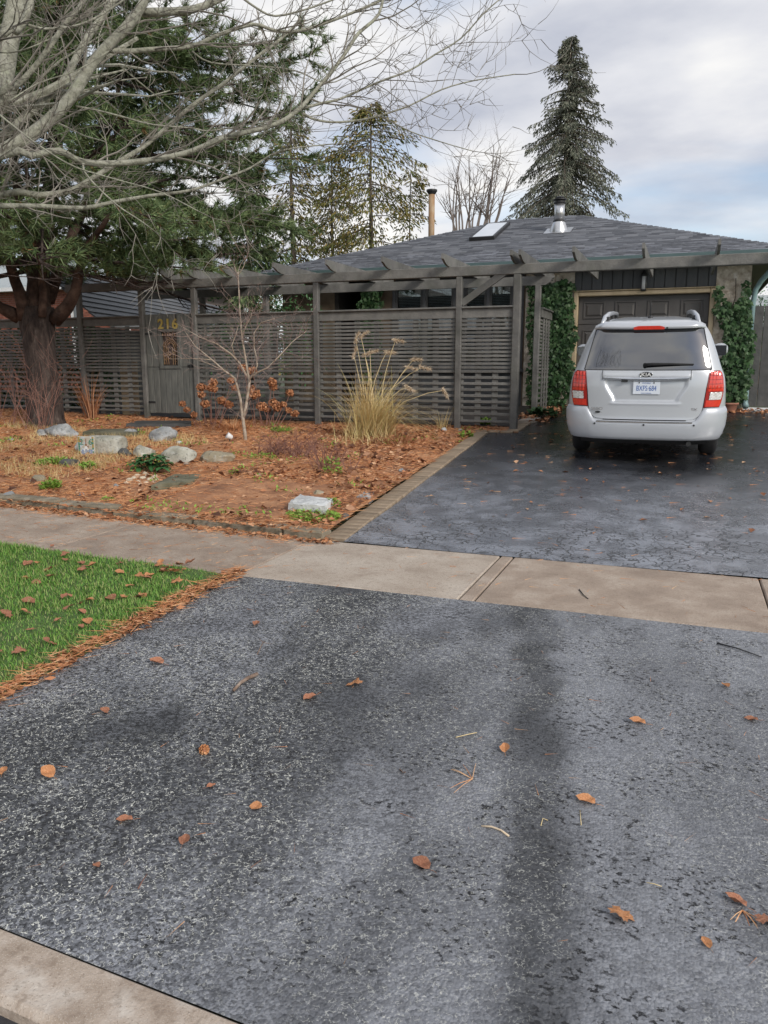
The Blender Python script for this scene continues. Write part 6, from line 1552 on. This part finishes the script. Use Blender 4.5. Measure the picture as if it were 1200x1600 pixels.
# dried fern mound under the heads
# --- ornamental grass
GB = at(580, 684); gs_ = pxm(GB); t_ = thing('ornamental_grass', tuple(GB), 'tall golden ornamental grass with feathery plumes before the fence', 'grass clump')
e = MB()
for i in range(820):
    a = rnd.uniform(0, 6.283); r_ = abs(rnd.gauss(0, .17)); lean = rnd.gauss(.22, .27); p = GB + Vector((math.cos(a) * r_ * 1.1, math.sin(a) * r_ * .7, -.02))
    L = rnd.uniform(.5, 1.35); e.ribbon(p, Vector((math.cos(a) * .22 + lean, math.sin(a) * .25, 1)), L, rnd.uniform(.007, .015), rnd.uniform(.6, 1.4) * L * 1.5, 8)
part('blades', e, M['straw'], t_, kind='stuff')
for px, py, ang in ((556, 532, 1.2), (564, 526, .6), (618, 532, -.1), (604, 550, -.1), (578, 551, .2), (570, 555, .4), (659, 574, -.2), (646, 562, 0), (693, 610, -1.0), (638, 574, -.2), (636, 605, -.5), (553, 556, 1.3)):
    h_ = Vector(pix(px, py, gs_ * F + rnd.uniform(-.15, .15))); f0 = GB + Vector((rnd.uniform(-.1, .12), rnd.uniform(-.08, .08), 0)); mid = f0.lerp(h_, .55) + Vector((-.12 * (h_.x - f0.x), 0, .16 if ang < 0 else .06)); d_ = Vector((math.cos(ang) if ang < 1.5 else 0, 0, math.sin(ang)))
    c_ = MB(); c_.tube([f0, f0.lerp(mid, .5) + Vector((0, 0, .05)), mid, mid.lerp(h_, .6) + Vector((0, 0, .03)), h_], [.005, .005, .004, .004, .003], 4, False); st = part('flower_stalk', c_, M['straw'], t_)
    n_ = 130; u = nr.uniform(0, 1, n_); Pp = np.outer(u * .19, d_) + nr.normal(size=(n_, 3)) * .012 * (1.2 - u)[:, None]; v, f = slivers(Pp - np.array(d_) * .06, np.array(d_)[None] + nr.normal(size=(n_, 3)) * .45, nr.uniform(.05, .09, n_), .008)
    link('plume', np_mesh('plume', v, f, M['plume']), st, h_ - wloc(st))
e = MB()
for i in range(260):
    px, py = 560 + abs(rnd.gauss(0, 34)) * rnd.choice((-.5, 1)), 690 + rnd.uniform(-14, 8); p = at(px, py); e.ribbon(p, Vector((rnd.uniform(-.7, .9), rnd.uniform(-.5, .3), 1)), rnd.uniform(.2, .5), .008, rnd.uniform(.8, 2.4), 5)
part('old_blades', e, M['straw'], t_, kind='stuff')
# --- dried bunches, twiggy shrubs
def clump(label, px, py, n_, h0, h1, mname, spread=.3, w_=.02, name='dried_plant', cat='dried plant', droop=1.2, lean=0.0):
    b = at(px, py); t_ = MB()
    for i in range(n_):
        a = rnd.uniform(0, 6.283); r_ = abs(rnd.gauss(0, spread * .3)); t_.ribbon(b + Vector((math.cos(a) * r_, math.sin(a) * r_ * .6, -.02)), Vector((math.cos(a) * spread + lean, math.sin(a) * spread, 1)), rnd.uniform(h0, h1), w_ * rnd.uniform(.6, 1.3), rnd.uniform(.2, 1) * droop, 6)
    return solo(name, t_, M[mname], tuple(b), label, cat)
clump('bunch of dry brown stalks leaning on the fence post left of the gate', 143, 655, 120, .4, 1.2, 'leaf', .24, .016, droop=2.2)
clump('tuft of dry rusty stems under the dried flower heads', 365, 672, 240, .2, .55, 'needle', .8, .010, droop=2)
clump('low brown dry clump right of the ornamental grass', 628, 694, 160, .15, .42, 'leaf', .8, .010, droop=1.5)
def twigbush(label, px, py, n_, h, mname, spread, seed, wide=.1, name='bare_shrub'):
    b = at(px, py); Rr = random.Random(seed); m_ = MB()
    for i in range(n_):
        a = Rr.uniform(0, 6.283); d = Vector((math.cos(a) * spread, math.sin(a) * spread * .6, 1)); twig(m_, b + Vector((Rr.uniform(-wide, wide), Rr.uniform(-wide, wide) * .5, -.02)), d, h * Rr.uniform(.6, 1.1), .008, 2, Rr, .1, 5, (2, 3), .13)
    return solo(name, m_, M[mname], tuple(b), label, 'shrub')
twigbush('bare reddish shrub with arching stems left of the pine trunk', 58, 672, 11, 1.25, 'rtwig', .55, 3, .25)
twigbush('thin bare stems standing in front of the pine trunk', 72, 676, 6, 1.2, 'rtwig', .22, 5, .22)
twigbush('leafless twiggy shrub at the left edge by the fence', 10, 664, 10, 1.2, 'rtwig', .4, 8, .3)
twigbush('low heathery red-brown shrub in front of the sapling', 452, 712, 60, .34, 'rtwig', 1.1, 7, .45)
twigbush('small wiry shrub near the ornamental grass', 520, 735, 26, .42, 'rtwig', .8, 12, .25)
# --- green plants
def leafy(name, label, px, py, n_, rx, hz, L, Wd, mname, cat='plant', up=.5, seed=1):
    b = at(px, py); s = pxm(b); Rr = np.random.RandomState(seed); a = Rr.uniform(0, 6.283, n_); r_ = np.sqrt(Rr.uniform(0, 1, n_)) * rx * s; zz = Rr.uniform(.1, 1, n_) * 1.9 * hz * s * (1 - .5 * (r_ / (rx * s)) ** 2)
    Pp = np.stack([np.cos(a) * r_, np.sin(a) * r_ * .7 + rx * s * .5, zz * .6], 1); Pp[:, 2] += [gz(b.x + q[0], b.y + q[1]) - b.z for q in Pp]
    D_ = np.stack([np.cos(a), np.sin(a), Rr.uniform(-.1, 1, n_) * up], 1) + Rr.normal(size=(n_, 3)) * .35; N_ = Rr.normal(size=(n_, 3)) * .4 + (0, 0, 1)
    v, f = cards(Pp, D_, N_, L * s * Rr.uniform(.7, 1.25, n_), Wd * s, -.12); o = link(name, np_mesh(name, v, f, M[mname]), None, tuple(b)); return tag(o, label, cat)
# broad-leaved plant: whorls of leaves
b = at(236, 738); s = pxm(b); hel = thing('broad_leaved_plant', tuple(b), 'dark green broad-leaved plant among the pale stones', 'plant')
for i, (ox, oz) in enumerate(((-24, 10), (-14, 18), (-4, 22), (6, 16), (14, 22), (24, 12), (-18, 4), (0, 8), (16, 5), (28, 6), (-8, 12), (10, 10), (20, 20), (-20, 14))):
    hub = Vector((ox * s, (-.5 + .5 * (i % 3)) * 14 * s, oz * s + .03)); e = MB(); e.tube([(hub.x * .3, hub.y * .3 + .03, 0), hub], .006, 5, False); st = part('stem', e, M['hell'], hel, world=False)
    for k in range(8):
        a = k * .785 + rnd.uniform(-.2, .2); D_ = Vector((math.cos(a), math.sin(a), rnd.uniform(-.15, .45))).normalized(); L = 16 * s * rnd.uniform(.8, 1.2); sd_ = D_.cross(Vector((0, 0, 1))).normalized(); lf = MB()
        prof = [(0, .12), (.25, .5), (.55, .62), (.8, .4), (1, .03)]; v = []
        for t, wv_ in prof:
            c_ = hub + D_ * L * t + Vector((0, 0, -.35 * L * t * t)); v += [c_ - sd_ * wv_ * L * .36 + Vector((0, 0, .03 * L)), c_ + Vector((0, 0, -.02 * L)), c_ + sd_ * wv_ * L * .36 + Vector((0, 0, .03 * L))]
        f = []
        for q in range(4):
            for w__ in range(2): f.append((q * 3 + w__, q * 3 + w__ + 1, q * 3 + w__ + 4, q * 3 + w__ + 3))
        lf.raw(v, f); link('leaf', lf.mesh('leaf', M['hell'], True), st)
leafy('green_weed', 'patch of bright green weeds left of the dark pointed stone', 75, 728, 420, 34, 9, 6, 3.5, 'weed', seed=2)
leafy('green_weed', 'bright green tuft in front of the painted block', 134, 735, 160, 11, 12, 6, 3.5, 'weed', seed=3)
leafy('green_weed', 'bright green clump beside the flat buff stone', 74, 766, 300, 15, 16, 6, 3.5, 'weed', seed=4)
leafy('ground_cover', 'yellow-green ground cover round the white block', 480, 815, 900, 44, 8, 5, 3, 'weed', seed=5)
leafy('ground_cover', 'yellow-green sprig behind the right end of the white block', 516, 792, 140, 12, 12, 5, 3, 'weed', seed=6)
leafy('green_weed', 'green patch on the needles right of the sapling', 436, 676, 180, 16, 8, 5, 3, 'weed', seed=7)
leafy('green_weed', 'green sprigs in the low shrub in front of the grass clump', 517, 742, 120, 14, 26, 6, 3, 'weed', seed=8)
leafy('green_weed', 'little green plant at the foot of the third fence post', 727, 684, 90, 9, 9, 5, 3.5, 'weed', seed=9)
leafy('green_weed', 'small green plant poking under the corner fence panel', 758, 664, 90, 6, 10, 8, 5, 'weed', seed=10)
leafy('green_weed', 'pale green tuft right of the flat tan stone', 364, 742, 60, 5, 8, 5, 3, 'weed', seed=11)
leafy('green_weed', 'small green tuft below the slate slab near the edging', 165, 783, 70, 10, 5, 4, 2.5, 'weed', seed=12)
leafy('green_weed', 'straggling green stems by the sapling foot', 400, 718, 140, 26, 8, 5, 2.5, 'weed', seed=13)
leafy('ivy_ground', 'ivy spreading at the foot of the side fence panel', 845, 653, 120, 20, 12, 9, 8, 'ivy', 'ivy', seed=14)
clump('yellowed grass tuft left of the painted block', 30, 700, 500, .08, .2, 'straw', 1.3, .006, 'dry_grass', 'grass', 1.2); 
clump('dry grass tuft standing in front of the painted block', 156, 730, 60, .12, .32, 'straw', .4, .006, 'dry_grass', 'grass', 1.0)
clump('dry grass stems left of the third fence post', 690, 672, 60, .2, .5, 'straw', .3, .006, 'dry_grass', 'grass', .9)

# ================================================================== LITTER, LAWN GRASS
def scatter_pts(n_, x0, x1, y0, y1, keep=None):
    X = nr.uniform(x0, x1, n_); Y = nr.uniform(y0, y1, n_)
    ok = np.array([(keep is None or keep(x, y)) for x, y in zip(X, Y)]); return X[ok], Y[ok]
def lay_needles(name, label, X, Y, L, Wn, m, dz=.008, tilt=.18):
    n_ = len(X); Z = np.array([gz(x, y) for x, y in zip(X, Y)]) + nr.uniform(0, dz, n_); a = nr.uniform(0, 6.283, n_)
    D_ = np.stack([np.cos(a), np.sin(a), nr.normal(0, tilt, n_)], 1); D_[:, 2] = np.abs(D_[:, 2]); v, f = slivers(np.stack([X, Y, Z + .002], 1), D_, nr.uniform(.6, 1.2, n_) * L, Wn)
    return tag(link(name, np_mesh(name, v, f, M[m])), label, 'litter', None, 'stuff')
def lay_leaves(name, label, X, Y, L, m, dz=.015, tilt=.5, wr=(.45, .8)):
    n_ = len(X); Z = np.array([gz(x, y) for x, y in zip(X, Y)]) + nr.uniform(.001, dz, n_); a = nr.uniform(0, 6.283, n_)
    D_ = np.stack([np.cos(a), np.sin(a), np.abs(nr.normal(0, .18, n_))], 1); N_ = nr.normal(0, tilt, (n_, 3)) + (0, 0, 1); Ls = L * nr.uniform(.6, 1.3, n_)
    v, f = cards(np.stack([X, Y, Z], 1), D_, N_, Ls, Ls * nr.uniform(wr[0], wr[1], n_), .16)
    return tag(link(name, np_mesh(name, v, f, M[m])), label, 'litter', None, 'stuff')
inbed = lambda x, y: x < dr_left(y) - .2 and y > 6.35
dens = lambda x, y: mn.noise((x * .8, y * .8, 6)) + .5 * mn.noise((x * 2.1, y * 2.1, 2))
bare = lambda x, y: not (-5.2 < x < -3.6 and 6.5 < y < 8.2 and rnd.random() < .85)
X, Y = scatter_pts(80000, -15, -2.9, 6.3, 13.6, lambda x, y: inbed(x, y) and (dens(x, y) > -.35 or rnd.random() < .4) and bare(x, y)); lay_needles('pine_needle_litter', 'rusty pine needles carpeting the garden bed', X, Y, .12, .006, 'needle', .02)
# leaves gather to the right, near the drive
X, Y = scatter_pts(15000, -12, -2.95, 6.35, 13.6, lambda x, y: inbed(x, y) and rnd.random() < (.85 if x > -4.6 - (y - 6.3) * .25 else .22) and bare(x, y) and dens(x + 3, y) > -.3); lay_leaves('leaf_litter', 'brown fallen leaves thick on the right of the bed', X, Y, .062, 'leaf', .035)
X, Y = scatter_pts(3600, -11, -2.95, 6.35, 13.6, lambda x, y: inbed(x, y) and rnd.random() < (.8 if x > -4.8 - (y - 6.3) * .25 else .2) and bare(x, y) and dens(x * 1.7 + 5, y * 1.7) > -.1); lay_leaves('leaf_litter', 'larger curled leaves among the litter near the drive', X, Y, .10, 'leafd', .04, .9)
X, Y = scatter_pts(9000, -12, -2.9, 5.95, 6.32, lambda x, y: rnd.random() < max(0, (y - 5.95) / .3) * (.9 if dens(x * 3, 1) > -.2 else .3)); lay_needles('pine_needle_litter', 'pine needles swept along the foot of the stone edging', X, Y, .10, .005, 'needle', .012)
X, Y = scatter_pts(900, -9, -2.85, 6.1, 6.32); lay_leaves('leaf_litter', 'dead leaves along the foot of the stone edging', X, Y, .06, 'leaf', .012)
# band of leaves and needles between lawn and apron
wob = lambda y: .06 * mn.noise((y * 2.2, 0, 0))
X, Y = scatter_pts(5600, -3.42, -2.92, 1.55, 5.0, lambda x, y: abs(x + 3.12 + wob(y) + .05 * mn.noise((x * 6, y * 6, 1))) < abs(rnd.gauss(0, .038)) + .012); lay_leaves('leaf_litter', 'brown leaf drift between the lawn and the apron', X, Y, .055, 'leaf', .022, .6, (.2, .5))
X, Y = scatter_pts(7000, -3.45, -2.9, 1.55, 5.05, lambda x, y: abs(x + 3.11 + wob(y)) < abs(rnd.gauss(0, .055)) + .012); lay_needles('pine_needle_litter', 'pine needle drift between the lawn and the apron', X, Y, .12, .004, 'needle', .04)
# thin strays on pavement, drive and by the house
X, Y = scatter_pts(1500, -9, 1.2, 4.95, 6.25, lambda x, y: rnd.random() < (.9 if x < -3 else .16)); lay_needles('stray_needles', 'stray pine needles on the sidewalk', X, Y, .10, .0035, 'needle', .002, .02)
X, Y = scatter_pts(420, -2.7, 2.2, 6.4, 16.8); lay_needles('stray_needles', 'stray pine needles on the upper drive', X, Y, .11, .006, 'needle', .004, .03)
X, Y = scatter_pts(190, -2.9, 2.2, 1.7, 4.9); lay_needles('stray_needles', 'stray pine needles on the apron', X, Y, .07, .002, 'needle', .003, .03)
X, Y = scatter_pts(110, -2.6, 2.0, 7.5, 16.9); lay_leaves('stray_leaves', 'scattered small leaves on the upper drive', X, Y, .07, 'leaf', .006, .2)
X, Y = scatter_pts(420, -3.0, -1.9, 14.2, 16.9, lambda x, y: x < -2.25 - (16.9 - y) * .05 or y > 16.5); lay_leaves('leaf_litter', 'orange leaves heaped against the ivy wall left of the van', X, Y, .10, 'leaf', .05)
X, Y = scatter_pts(110, .75, 1.7, 16.3, 16.9); lay_leaves('leaf_litter', 'orange leaves gathered by the downspout and side gate', X, Y, .09, 'leaf', .03)
# grass of the lawn
X, Y = scatter_pts(135000, -9.5, -3.12, 1.56, 4.93, lambda x, y: (x < -3.2 + wob(y) - .05 or rnd.random() < .35) and (y > 2.0 or x > -5) and rnd.random() < (1 if x > -7 else .5))
n_ = len(X); Z = np.array([gz(x, y) for x, y in zip(X, Y)]); cl = np.array([mn.noise((x * 2.6, y * 2.6, 0)) for x, y in zip(X, Y)])
hg = (.031 + .022 * cl) * nr.uniform(.6, 1.4, n_); hg = np.maximum(hg, .014); a = nr.uniform(0, 6.283, n_); le = nr.uniform(.2, .9, n_)
Pb = np.stack([X, Y, Z - .003], 1); D1 = np.stack([np.cos(a) * le, np.sin(a) * le, np.ones(n_)], 1); D1 = unit(D1); Sd = np.stack([-np.sin(a), np.cos(a), np.zeros(n_)], 1) * .0023
mid = Pb + D1 * hg[:, None] * .6; D2 = unit(D1 + np.stack([np.cos(a), np.sin(a), -.4 * np.ones(n_)], 1) * .5); tip = mid + D2 * hg[:, None] * .55
V = np.stack([Pb - Sd, Pb + Sd, mid + Sd * .8, mid - Sd * .8, tip], 1).reshape(-1, 3); i = np.arange(n_)[:, None] * 5
Fq = np.concatenate([i + np.array([0, 1, 2]), i + np.array([0, 2, 3]), i + np.array([3, 2, 4])], 0)
tag(link('lawn_grass', np_mesh('lawn_grass', V, Fq, M['grass'])), 'short bright green lawn grass beside the apron', 'grass', None, 'stuff')
# sparse grass and moss in the bed on the left
X, Y = scatter_pts(14000, -14, -7.0, 7.3, 11.5, lambda x, y: inbed(x, y) and dens(x, y + 4) > -.02); n_ = len(X); Pb = np.stack([X, Y, [gz(x, y) for x, y in zip(X, Y)]], 1)
v, f = slivers(Pb, nr.normal(size=(n_, 3)) * .4 + (0, 0, 1), nr.uniform(.05, .14, n_), .007); tag(link('thin_grass', np_mesh('thin_grass', v, f, M['straw'])), 'thin yellowed grass growing through the needles', 'grass', None, 'stuff')

X, Y = scatter_pts(16000, -13, -2.95, 6.4, 13.4, lambda x, y: inbed(x, y) and mn.noise((x * 1.3 + 40, y * 1.3, 9)) + .6 * mn.noise((x * 3.1, y * 3.1, 4)) > .42); n_ = len(X); Pb = np.stack([X, Y, np.array([gz(x, y) for x, y in zip(X, Y)]) + nr.uniform(.0, .05, n_)], 1)
v, f = cards(Pb, nr.normal(size=(n_, 3)) + (0, 0, .5), nr.normal(size=(n_, 3)) * .5 + (0, 0, 1), nr.uniform(.025, .06, n_), .022); tag(link('weed_sprigs', np_mesh('weed_sprigs', v, f, M['weed'])), 'small green sprigs coming up through the needle bed', 'weeds', None, 'stuff')

# ================================================================== SINGLE LEAVES, TWIGS, CONE
def leaf_mesh(kind, m):
    if kind == 'maple':
        half = [(0, -.05), (.10, -.10), (.34, -.16), (.30, -.02), (.52, .06), (.40, .18), (.46, .36), (.26, .30), (.20, .42), (.16, .62), (.06, .58), (0, .82)]
        out = half + [(-x, y) for x, y in reversed(half[1:-1])]
        cv = lambda x, y: .14 * math.sin(x * 4 + 1) + .22 * abs(x) + .18 * y * y + .04 * math.sin(x * 13)
    else:
        half = [(0, 0), (.20, .08), (.34, .28), (.38, .48), (.28, .72), (.12, .92), (0, 1.0)]
        out = half + [(-x, y) for x, y in reversed(half[1:-1])]
        cv = lambda x, y: .5 * abs(x) + .3 * (y - .5) ** 2 * (1 if y > .5 else .3) + .05 * math.sin(y * 9 + x * 6)
    c = (0, .3 if kind == 'maple' else .5); v = [(c[0], c[1], cv(*c))] + [(x, y, cv(x, y)) for x, y in out] + [((x + c[0]) / 2, (y + c[1]) / 2, cv((x + c[0]) / 2, (y + c[1]) / 2)) for x, y in out]
    n_ = len(out); f = []
    for i in range(n_):
        j = (i + 1) % n_; f += [(0, n_ + 1 + i, n_ + 1 + j), (n_ + 1 + i, 1 + i, 1 + j, n_ + 1 + j)]
    mb = MB(); mb.raw(v, f); mb.tube([(0, -.05, 0), (.02, -.25, .03), (.0, -.42, .02)], [.014, .012, .010], 4)
    return mb.mesh('fallen_leaf', m, False)
LM = {(k, m): leaf_mesh(k, M[m]) for k in ('maple', 'oval') for m in ('leafo', 'leafb')}
def leaf(px, py, wpx, kind, m, label, group=None, rz=None, tilt=.1, dz=.006):
    p = at(px, py); s = pxm(p) * wpx * (1.18 if kind == 'oval' else 1.0)
    o = link('fallen_leaf', LM[kind, m], None, p + Vector((0, 0, dz)), (rnd.uniform(-tilt, tilt), rnd.uniform(-tilt, tilt), rnd.uniform(0, 6.28) if rz is None else rz), (s, s, s)); return tag(o, label, 'leaf', group)
leaf(970, 1430, 42, 'maple', 'leafo', 'orange maple leaf lying flat on the right of the apron', rz=3.3)
leaf(1166, 1422, 30, 'oval', 'leafb', 'curled brown leaf in the little heap at the right edge of the apron', rz=1.2, tilt=.4)
leaf(1190, 1440, 40, 'maple', 'leafb', 'dull brown maple leaf in the little heap at the right edge of the apron', rz=4)
leaf(1109, 1486, 19, 'oval', 'leafo', 'small orange leaf below the little heap at the right edge')
leaf(930, 1259, 27, 'oval', 'leafo', 'orange leaf in the middle of the dark wet track on the apron', rz=1.4)
leaf(1009, 1133, 22, 'oval', 'leafo', 'orange leaf on the pale right part of the apron, nearest the sidewalk', rz=1.6)
leaf(671, 1363, 29, 'oval', 'leafb', 'brown pointed leaf left of the dark wet track', rz=1.2)
leaf(553, 1073, 28, 'maple', 'leafo', 'flattened red-orange leaf right of the thick stick')
leaf(494, 1088, 22, 'oval', 'leafb', 'brown leaf on a pale stain right of the thick stick')
leaf(84, 1217, 24, 'oval', 'leafo', 'tan curled leaf near the left edge of the apron', tilt=.4, rz=1.3)
leaf(3, 1213, 18, 'oval', 'leafo', 'tan leaf cut by the left edge of the picture', tilt=.3)
leaf(285, 1323, 20, 'oval', 'leafb', 'reddish oval leaf low on the left of the apron', rz=.3)
leaf(410, 1264, 18, 'oval', 'leafo', 'small tan leaf below the pine cone', rz=1.8, tilt=.4)
leaf(323, 1233, 13, 'oval', 'leafb', 'tiny red-brown leaf just under the pine cone')
leaf(255, 1039, 22, 'oval', 'leafb', 'flat brown leaf between the leaf drift and the thick stick')
leaf(398, 979, 13, 'oval', 'leafb', 'small red-brown leaf above the forked twig')
leaf(168, 1116, 16, 'oval', 'leafb', 'faded brown leaf near the lawn drift')
leaf(148, 1353, 13, 'oval', 'leafb', 'small dark brown leaf at the lower left of the apron')
leaf(208, 1283, 22, 'oval', 'leafb', 'narrow brown leaf left of the reddish oval leaf', rz=2.2)
leaf(789, 1180, 18, 'oval', 'leafo', 'curled orange leaf on edge beside the dark wet track', tilt=.7, rz=.2)
leaf(629, 1209, 16, 'oval', 'leafo', 'folded tan leaf left of the needle bundle', tilt=.7, rz=.1)
leaf(1130, 1070, 14, 'oval', 'leafo', 'small orange leaf near the sidewalk at the right')
leaf(1185, 1128, 18, 'oval', 'leafb', 'thin brown leaf at the right edge of the apron', rz=1.6)
for i in range(58):                                          # leaves lying on the lawn
    px = rnd.uniform(0, 330); top = 845 + px * .14; bot = 1050 - px * .48
    if bot - top < 8: continue
    py = rnd.uniform(top, bot); o = leaf(px, py, rnd.uniform(9, 25) * (.6 + .5 * (py - 840) / 200), rnd.choice(('oval', 'maple')), rnd.choice(('leafo', 'leafb', 'leafb')), 'brown fallen leaf lying on the green lawn', 'fallen leaves on the lawn', tilt=.35, dz=rnd.uniform(.01, .035))
def stick(pts, r0, r1, label, name='twig', m='stick', n=7):
    P_ = [at(px, py) + Vector((0, 0, r0 + dz)) for px, py, dz in pts]; mb = MB(); k = len(P_); mb.tube(P_, [r0 + (r1 - r0) * i / (k - 1) for i in range(k)], n); return solo(name, mb, M[m], tuple(P_[0] - Vector((0, 0, r0))), label, 'twig', None, True)
stick([(365, 1081, 0), (376, 1071, .004), (388, 1062, .002), (402, 1056, .0)], .008, .011, 'thick broken stick on the left half of the apron', 'stick')
e = stick([(402, 1024, 0), (408, 1012, .004), (413, 1003, 0)], .003, .002, 'small forked twig above the thick stick')
stick([(752, 1294, 0), (768, 1295, .003), (783, 1301, .002), (795, 1309, 0)], .0035, .004, 'pale bent twig left of the dark wet track', m='plume')
stick([(712, 1153, 0), (730, 1150, .002), (745, 1146, 0)], .002, .0015, 'thin straw-coloured needle on the middle of the apron', m='straw')
stick([(845, 1293, 0), (848, 1282, .002), (856, 1284, 0)], .0015, .001, 'short V-shaped needle in the dark wet track', m='straw')
stick([(908, 1292, 0), (907, 1280, .002), (906, 1268, 0)], .0015, .001, 'single thin needle right of the V-shaped one', m='straw')
stick([(216, 1390, 0), (222, 1380, .002), (230, 1368, 0)], .0022, .0015, 'thin reddish twig at the lower left of the apron', m='rtwig')
stick([(1010, 1382, 0), (1022, 1383, .002), (1034, 1386, 0)], .0015, .001, 'pale needle above the orange maple leaf', m='straw')
stick([(905, 922, 0), (912, 932, .003), (919, 937, 0)], .004, .003, 'short dark twig on the right paving slab', m='dark')
stick([(1120, 1007, 0), (1150, 1015, .003), (1190, 1028, 0)], .005, .003, 'dark twig on the apron near the right edge', m='dark')
def bundle(px, py, k, L, label, a0=0, sp=6.28):
    p = at(px, py); mb = MB()
    for i in range(k):
        a = a0 + rnd.uniform(-.5, .5) * sp; d = Vector((math.cos(a), math.sin(a), .03)); mb.tube([Vector((0, 0, .004)), d * L * .5 + Vector((0, 0, .008)), d * L * rnd.uniform(.8, 1.1) + Vector((0, 0, .003))], [.0016, .0014, .0008], 4)
    return tag(link('needle_bundle', mb.mesh('needle_bundle', M['needle']), None, p), label, 'pine needles')
bundle(738, 1220, 6, .13, 'small bundle of pine needles on the middle of the apron')
bundle(1160, 1424, 8, .075, 'pine needles tangled in the leaf heap at the right edge', -1.4, 1.6)
# pine cone
p = at(319, 1177); pc_ = thing('pine_cone', tuple(p), 'small brown pine cone on the left of the apron', 'pine cone')
e = MB(); T = Matrix.Translation((0, 0, .016)) @ Matrix.Rotation(RAD(50), 4, 'Z') @ Matrix.Rotation(RAD(80), 4, 'X'); e.lathe([(.003, -.025), (.012, -.018), (.014, 0), (.009, .016), (.002, .022)], 10)
e.v = [tuple(T @ Vector(q)) for q in e.v]; part('core', e, M['leafb'], pc_, world=False)
for k in range(30):
    a = k * 2.4; z = -.022 + .042 * k / 29; r_ = .014 * math.sin(math.pi * (.12 + .8 * k / 29)); e = MB(); e.box(-.005, .005, 0, .011, -.0015, .0015, .001, T @ Matrix.Translation((r_ * math.cos(a), r_ * math.sin(a), z)) @ Matrix.Rotation(a - 1.57, 4, 'Z') @ Matrix.Rotation(.6, 4, 'X')); part('scale', e, M['leafo'], pc_, world=False)
